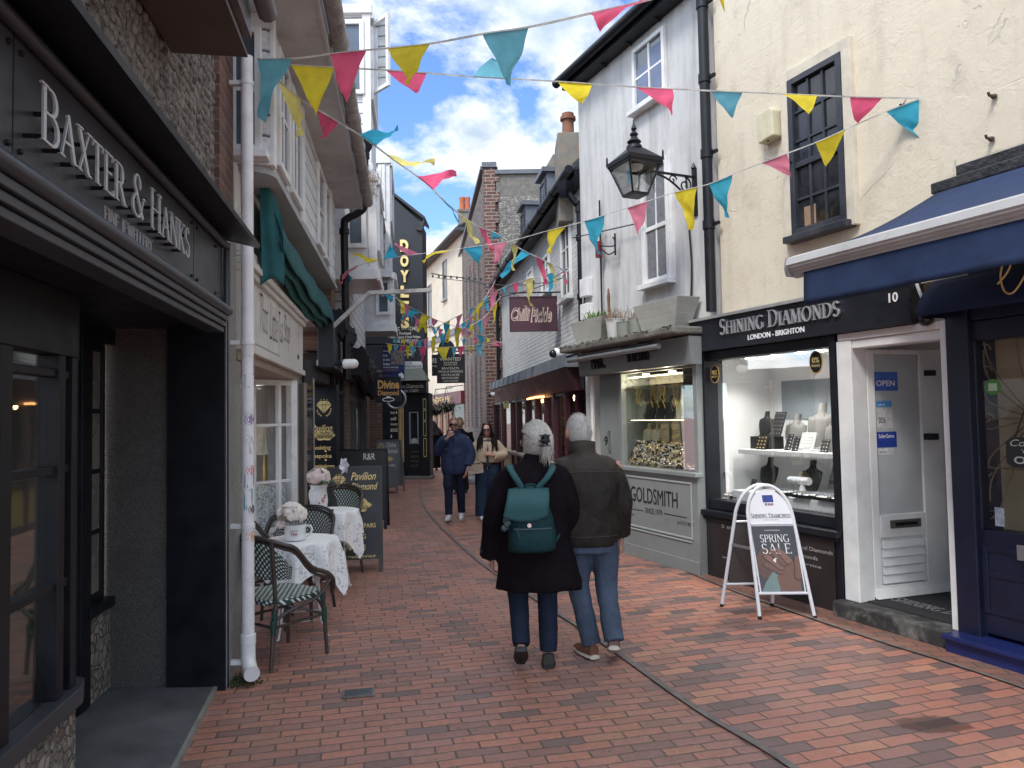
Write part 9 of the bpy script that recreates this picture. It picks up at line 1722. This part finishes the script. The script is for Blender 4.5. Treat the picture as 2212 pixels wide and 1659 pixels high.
# ================================================================ bunting
FCOL = {'b': cloth('blue_flag', (.06, .44, .62), .6), 'y': cloth('yellow_flag', (.86, .70, .05), .6), 'p': cloth('pink_flag', (.84, .13, .25), .6)}
FADE = {'b': cloth('faded_blue_flag', (.17, .47, .58), .6), 'y': cloth('faded_yellow_flag', (.84, .74, .25), .65), 'p': cloth('faded_pink_flag', (.80, .25, .36), .6)}
TAPE = cloth('white_tape', (.78, .78, .76), .5)
def bunting(label, pts, flags, tape=.013):
    """pts: (x, y, Y) along the string, measured on the photograph with their real distance; flags: colour, x of both ends, tip x, tip y"""
    P = [at(x, Y, y) for x, y, Y in pts]; S = smooth([(p.x, p.y, p.z, q[0]) for p, q in zip(P, pts)], 6)
    mid = P[len(P)//2]; o = thing('bunting_string', label, 'bunting', mid, 0, 'bunting strings across the lane')
    b = MB(); b.tube([V(s[:3]) for s in S], tape, 6, flat=.25); b.build('tape', TAPE, o)
    def on(x):
        for i in range(len(S)-1):
            a, c = S[i], S[i+1]
            if (a[3]-x)*(c[3]-x) <= 0 and a[3] != c[3]: k = (x-a[3])/(c[3]-a[3]); return V([a[j]+(c[j]-a[j])*k for j in range(3)])
        return V(S[0][:3] if abs(S[0][3]-x) < abs(S[-1][3]-x) else S[-1][:3])
    for i, (c, x0, x1, tx, ty) in enumerate(flags):
        A, B = on(x0), on(x1); M_ = (A+B)/2; T = at(tx, M_.y, ty); e = (B-A); dn = T-M_; nn = e.cross(dn)
        nn = nn.normalized() if nn.length > 1e-5 else V((0, 1, 0)); sz_ = dn.length; ph = i*1.7
        # true cloth length kept: a short drop in the picture means the flag is blown out of its plane
        true = max(sz_, e.length*1.15); ex_ = math.sqrt(max(0, true*true-sz_*sz_))*.55; b = MB(); N = 9
        def fn(u, v):
            base = A+e*(u*(1-v)+.5*v); d = dn*v+V((0, 1 if i % 2 else -1, 0))*ex_*math.sin(math.pi*.5*v)
            wv = sz_*(.10*math.sin(v*5.5+ph+u*2)+.05*math.sin(v*11+u*6+ph*2))*v
            return base+d+nn*wv+e*(.08*math.sin(v*6+ph)*v*(1-v))
        b.grid(lambda u, v: fn(u, v*.985), N, 12); b.build('flag', (FADE if (i*7+len(pts)) % 3 == 1 else FCOL)[c], o, True)
bunting('topmost bunting string, rising from the jettied bay over the lane', [(556, 128, 5.0), (640, 126, 4.9), (715, 116, 4.8), (795, 108, 4.7), (925, 95, 4.5), (1045, 73, 4.35), (1140, 59, 4.2), (1275, 29, 4.05), (1405, -2, 3.9), (1560, -55, 3.75)], [('b', 553, 630, 567, 262), ('p', 713, 792, 738, 207), ('y', 838, 930, 888, 203), ('b', 1042, 1142, 1100, 165), ('p', 1273, 1403, 1285, 98), ('y', 1535, 1600, 1565, 25)])
bunting('bunting string spanning straight across to the hook on the cream wall', [(628, 140, 4.9), (722, 146, 5.0), (830, 151, 5.1), (925, 158, 5.2), (1040, 167, 5.35), (1205, 176, 5.5), (1373, 188, 5.5), (1535, 196, 5.5), (1692, 203, 5.48), (1838, 209, 5.45), (1985, 213, 5.42)], [('y', 630, 722, 682, 250), ('p', 832, 921, 893, 176), ('b', 1022, 1102, 1066, 150), ('y', 1203, 1281, 1262, 205), ('p', 1373, 1453, 1447, 259), ('b', 1535, 1604, 1594, 240), ('y', 1690, 1766, 1733, 262), ('p', 1836, 1907, 1869, 254)])
bunting('bunting string running away from the white drainpipe to the white brick restaurant', [(596, 170, 5.0), (650, 215, 5.3), (728, 262, 5.8), (790, 300, 6.4), (850, 345, 7.0), (920, 395, 7.7), (950, 425, 8.1), (992, 462, 8.6), (1035, 490, 9.2), (1075, 505, 9.7), (1120, 535, 10.2), (1180, 565, 10.8), (1230, 588, 11.4)], [('y', 602, 650, 646, 296), ('p', 684, 730, 682, 283), ('b', 775, 812, 868, 296), ('y', 835, 868, 940, 355), ('p', 900, 936, 990, 387), ('b', 950, 975, 992, 470), ('y', 993, 1018, 1030, 533), ('p', 1034, 1050, 1062, 545), ('b', 1060, 1088, 1064, 527), ('y', 1104, 1119, 1110, 585), ('b', 1128, 1146, 1078, 596), ('p', 1156, 1172, 1178, 616), ('y', 1180, 1192, 1205, 617), ('b', 1198, 1210, 1222, 585)])
bunting('bunting string from the cream wall hook back to the brick pier on the left', [(1985, 215, 5.42), (1912, 242, 5.5), (1830, 278, 5.62), (1762, 308, 5.75), (1645, 352, 6.0), (1580, 378, 6.2), (1530, 398, 6.4), (1457, 416, 6.7), (1355, 449, 7.1), (1262, 478, 7.6), (1185, 498, 8.1), (1095, 522, 8.7), (1000, 536, 9.1), (910, 548, 9.5), (830, 560, 9.9), (770, 575, 10.2), (738, 592, 10.4)], [('b', 1990, 1914, 1985, 300), ('y', 1828, 1762, 1795, 355), ('p', 1700, 1645, 1703, 388), ('b', 1582, 1531, 1568, 471), ('y', 1506, 1457, 1492, 498), ('p', 1400, 1355, 1381, 508), ('b', 1306, 1262, 1290, 550), ('y', 1222, 1184, 1184, 541), ('p', 1096, 1066, 1070, 570), ('b', 1040, 1000, 1034, 565), ('y', 976, 935, 914, 568), ('p', 905, 880, 853, 525), ('b', 860, 830, 846, 532), ('y', 820, 795, 762, 547), ('p', 775, 745, 738, 616)])
bunting('slack far bunting string from the left brick pier down past the gold vertical letters', [(740, 590, 10.4), (800, 615, 11.2), (850, 640, 12.0), (890, 665, 12.8), (940, 690, 13.6), (990, 708, 14.4), (1040, 725, 15.2), (1088, 742, 16)], [('b', 745, 762, 737, 640), ('y', 775, 800, 790, 608), ('p', 805, 825, 840, 636), ('b', 825, 850, 838, 648), ('y', 858, 872, 878, 673), ('p', 872, 886, 874, 700), ('b', 890, 910, 868, 692), ('y', 912, 930, 900, 716), ('p', 932, 946, 936, 712), ('b', 958, 972, 960, 740), ('y', 985, 998, 985, 750), ('p', 1010, 1018, 1012, 730), ('b', 1030, 1048, 1040, 752), ('y', 1050, 1060, 1052, 740), ('p', 1062, 1080, 1085, 748)])
bunting('bunting string looping down from the restaurant wall sign towards the bend', [(1238, 575, 11.2), (1190, 590, 11.8), (1130, 606, 12.4), (1085, 622, 13.0), (1050, 645, 13.6), (1010, 672, 14.4), (965, 695, 15.2), (930, 716, 16)], [('p', 1224, 1216, 1222, 614), ('b', 1198, 1182, 1188, 636), ('y', 1152, 1134, 1146, 662), ('p', 1120, 1106, 1118, 644), ('b', 1094, 1084, 1090, 634), ('p', 1076, 1062, 1060, 678), ('y', 1048, 1034, 1020, 690), ('b', 1024, 1016, 1008, 708), ('p', 1000, 986, 985, 715), ('y', 972, 960, 966, 740), ('b', 952, 944, 940, 730)])
bunting('low far bunting string sagging level across the lane by the blue hanging sign', [(833, 742, 15), (880, 747, 15.6), (940, 750, 16), (1000, 748, 16.4), (1050, 743, 16.8), (1090, 738, 17)], [('y', 836, 848, 842, 765), ('b', 850, 862, 852, 770), ('p', 866, 878, 862, 762), ('y', 876, 886, 880, 775), ('b', 884, 898, 893, 772), ('p', 905, 922, 912, 785), ('y', 940, 972, 962, 780), ('b', 975, 988, 980, 772), ('p', 986, 1003, 996, 775), ('y', 1012, 1022, 1016, 764), ('b', 1026, 1044, 1036, 770), ('p', 1060, 1072, 1082, 750)])
bunting('farthest bunting string, thin and level, in front of the arched black sign', [(835, 728, 18), (900, 735, 18), (960, 738, 18.2), (1020, 730, 18.4), (1066, 720, 18.6)], [('b', 850, 860, 855, 748), ('y', 868, 878, 872, 752), ('p', 892, 902, 898, 748), ('b', 915, 925, 918, 756), ('y', 930, 942, 934, 766), ('p', 955, 964, 958, 752), ('b', 998, 1008, 1000, 748), ('p', 1022, 1032, 1026, 744)])
def fill(x0, x1, n, dy): return [('ybp'[i % 3], x0+(x1-x0)*i/n, x0+(x1-x0)*(i+.62)/n, x0+(x1-x0)*(i+.3+.35*math.sin(i*2.1))/n, dy(i/n)) for i in range(n)]
bunting('crowded far bunting string dipping behind the slack one towards the flint wall', [(860, 655, 15.2), (920, 700, 15.8), (980, 712, 16.4), (1040, 690, 17), (1082, 640, 17.6)], fill(864, 1080, 13, lambda u: 684+55*math.sin(math.pi*u)), .010)
bunting('far bunting string climbing from the arched black sign to the flint corner', [(880, 742, 17.2), (950, 722, 17.6), (1010, 690, 18), (1050, 640, 18.4), (1078, 590, 18.8)], fill(884, 1076, 12, lambda u: 772-142*u*u), .010)
# string of old festoon cable across the far gap
b = MB(); b.tube([at(930, 22, 590), at(960, 22, 596), at(1000, 21, 600), at(1040, 20, 612), at(1085, 19, 640)], .016, 5); 
for x in range(935, 1040, 13): p = at(x, 21.5, 594+(x-930)*.06); b.ell(p-UP*.03, .03, .03, .05, 6, 4)
o = b.build('festoon_cable', CABLE); tag(o, 'black festoon cable with small lamp holders across the far gap', 'cable')
b = MB(); b.tube([at(1215, 11.3, 600), at(1150, 12.5, 625), at(1090, 14, 640), at(1030, 16, 660)], .008, 4); b.tube([at(1228, 11.2, 580), at(1180, 12.2, 610), at(1100, 14.5, 618), at(940, 19, 600)], .008, 4); o = b.build('overhead_wires', CABLE); tag(o, 'thin black overhead wires tangled near the restaurant wall', 'wires')
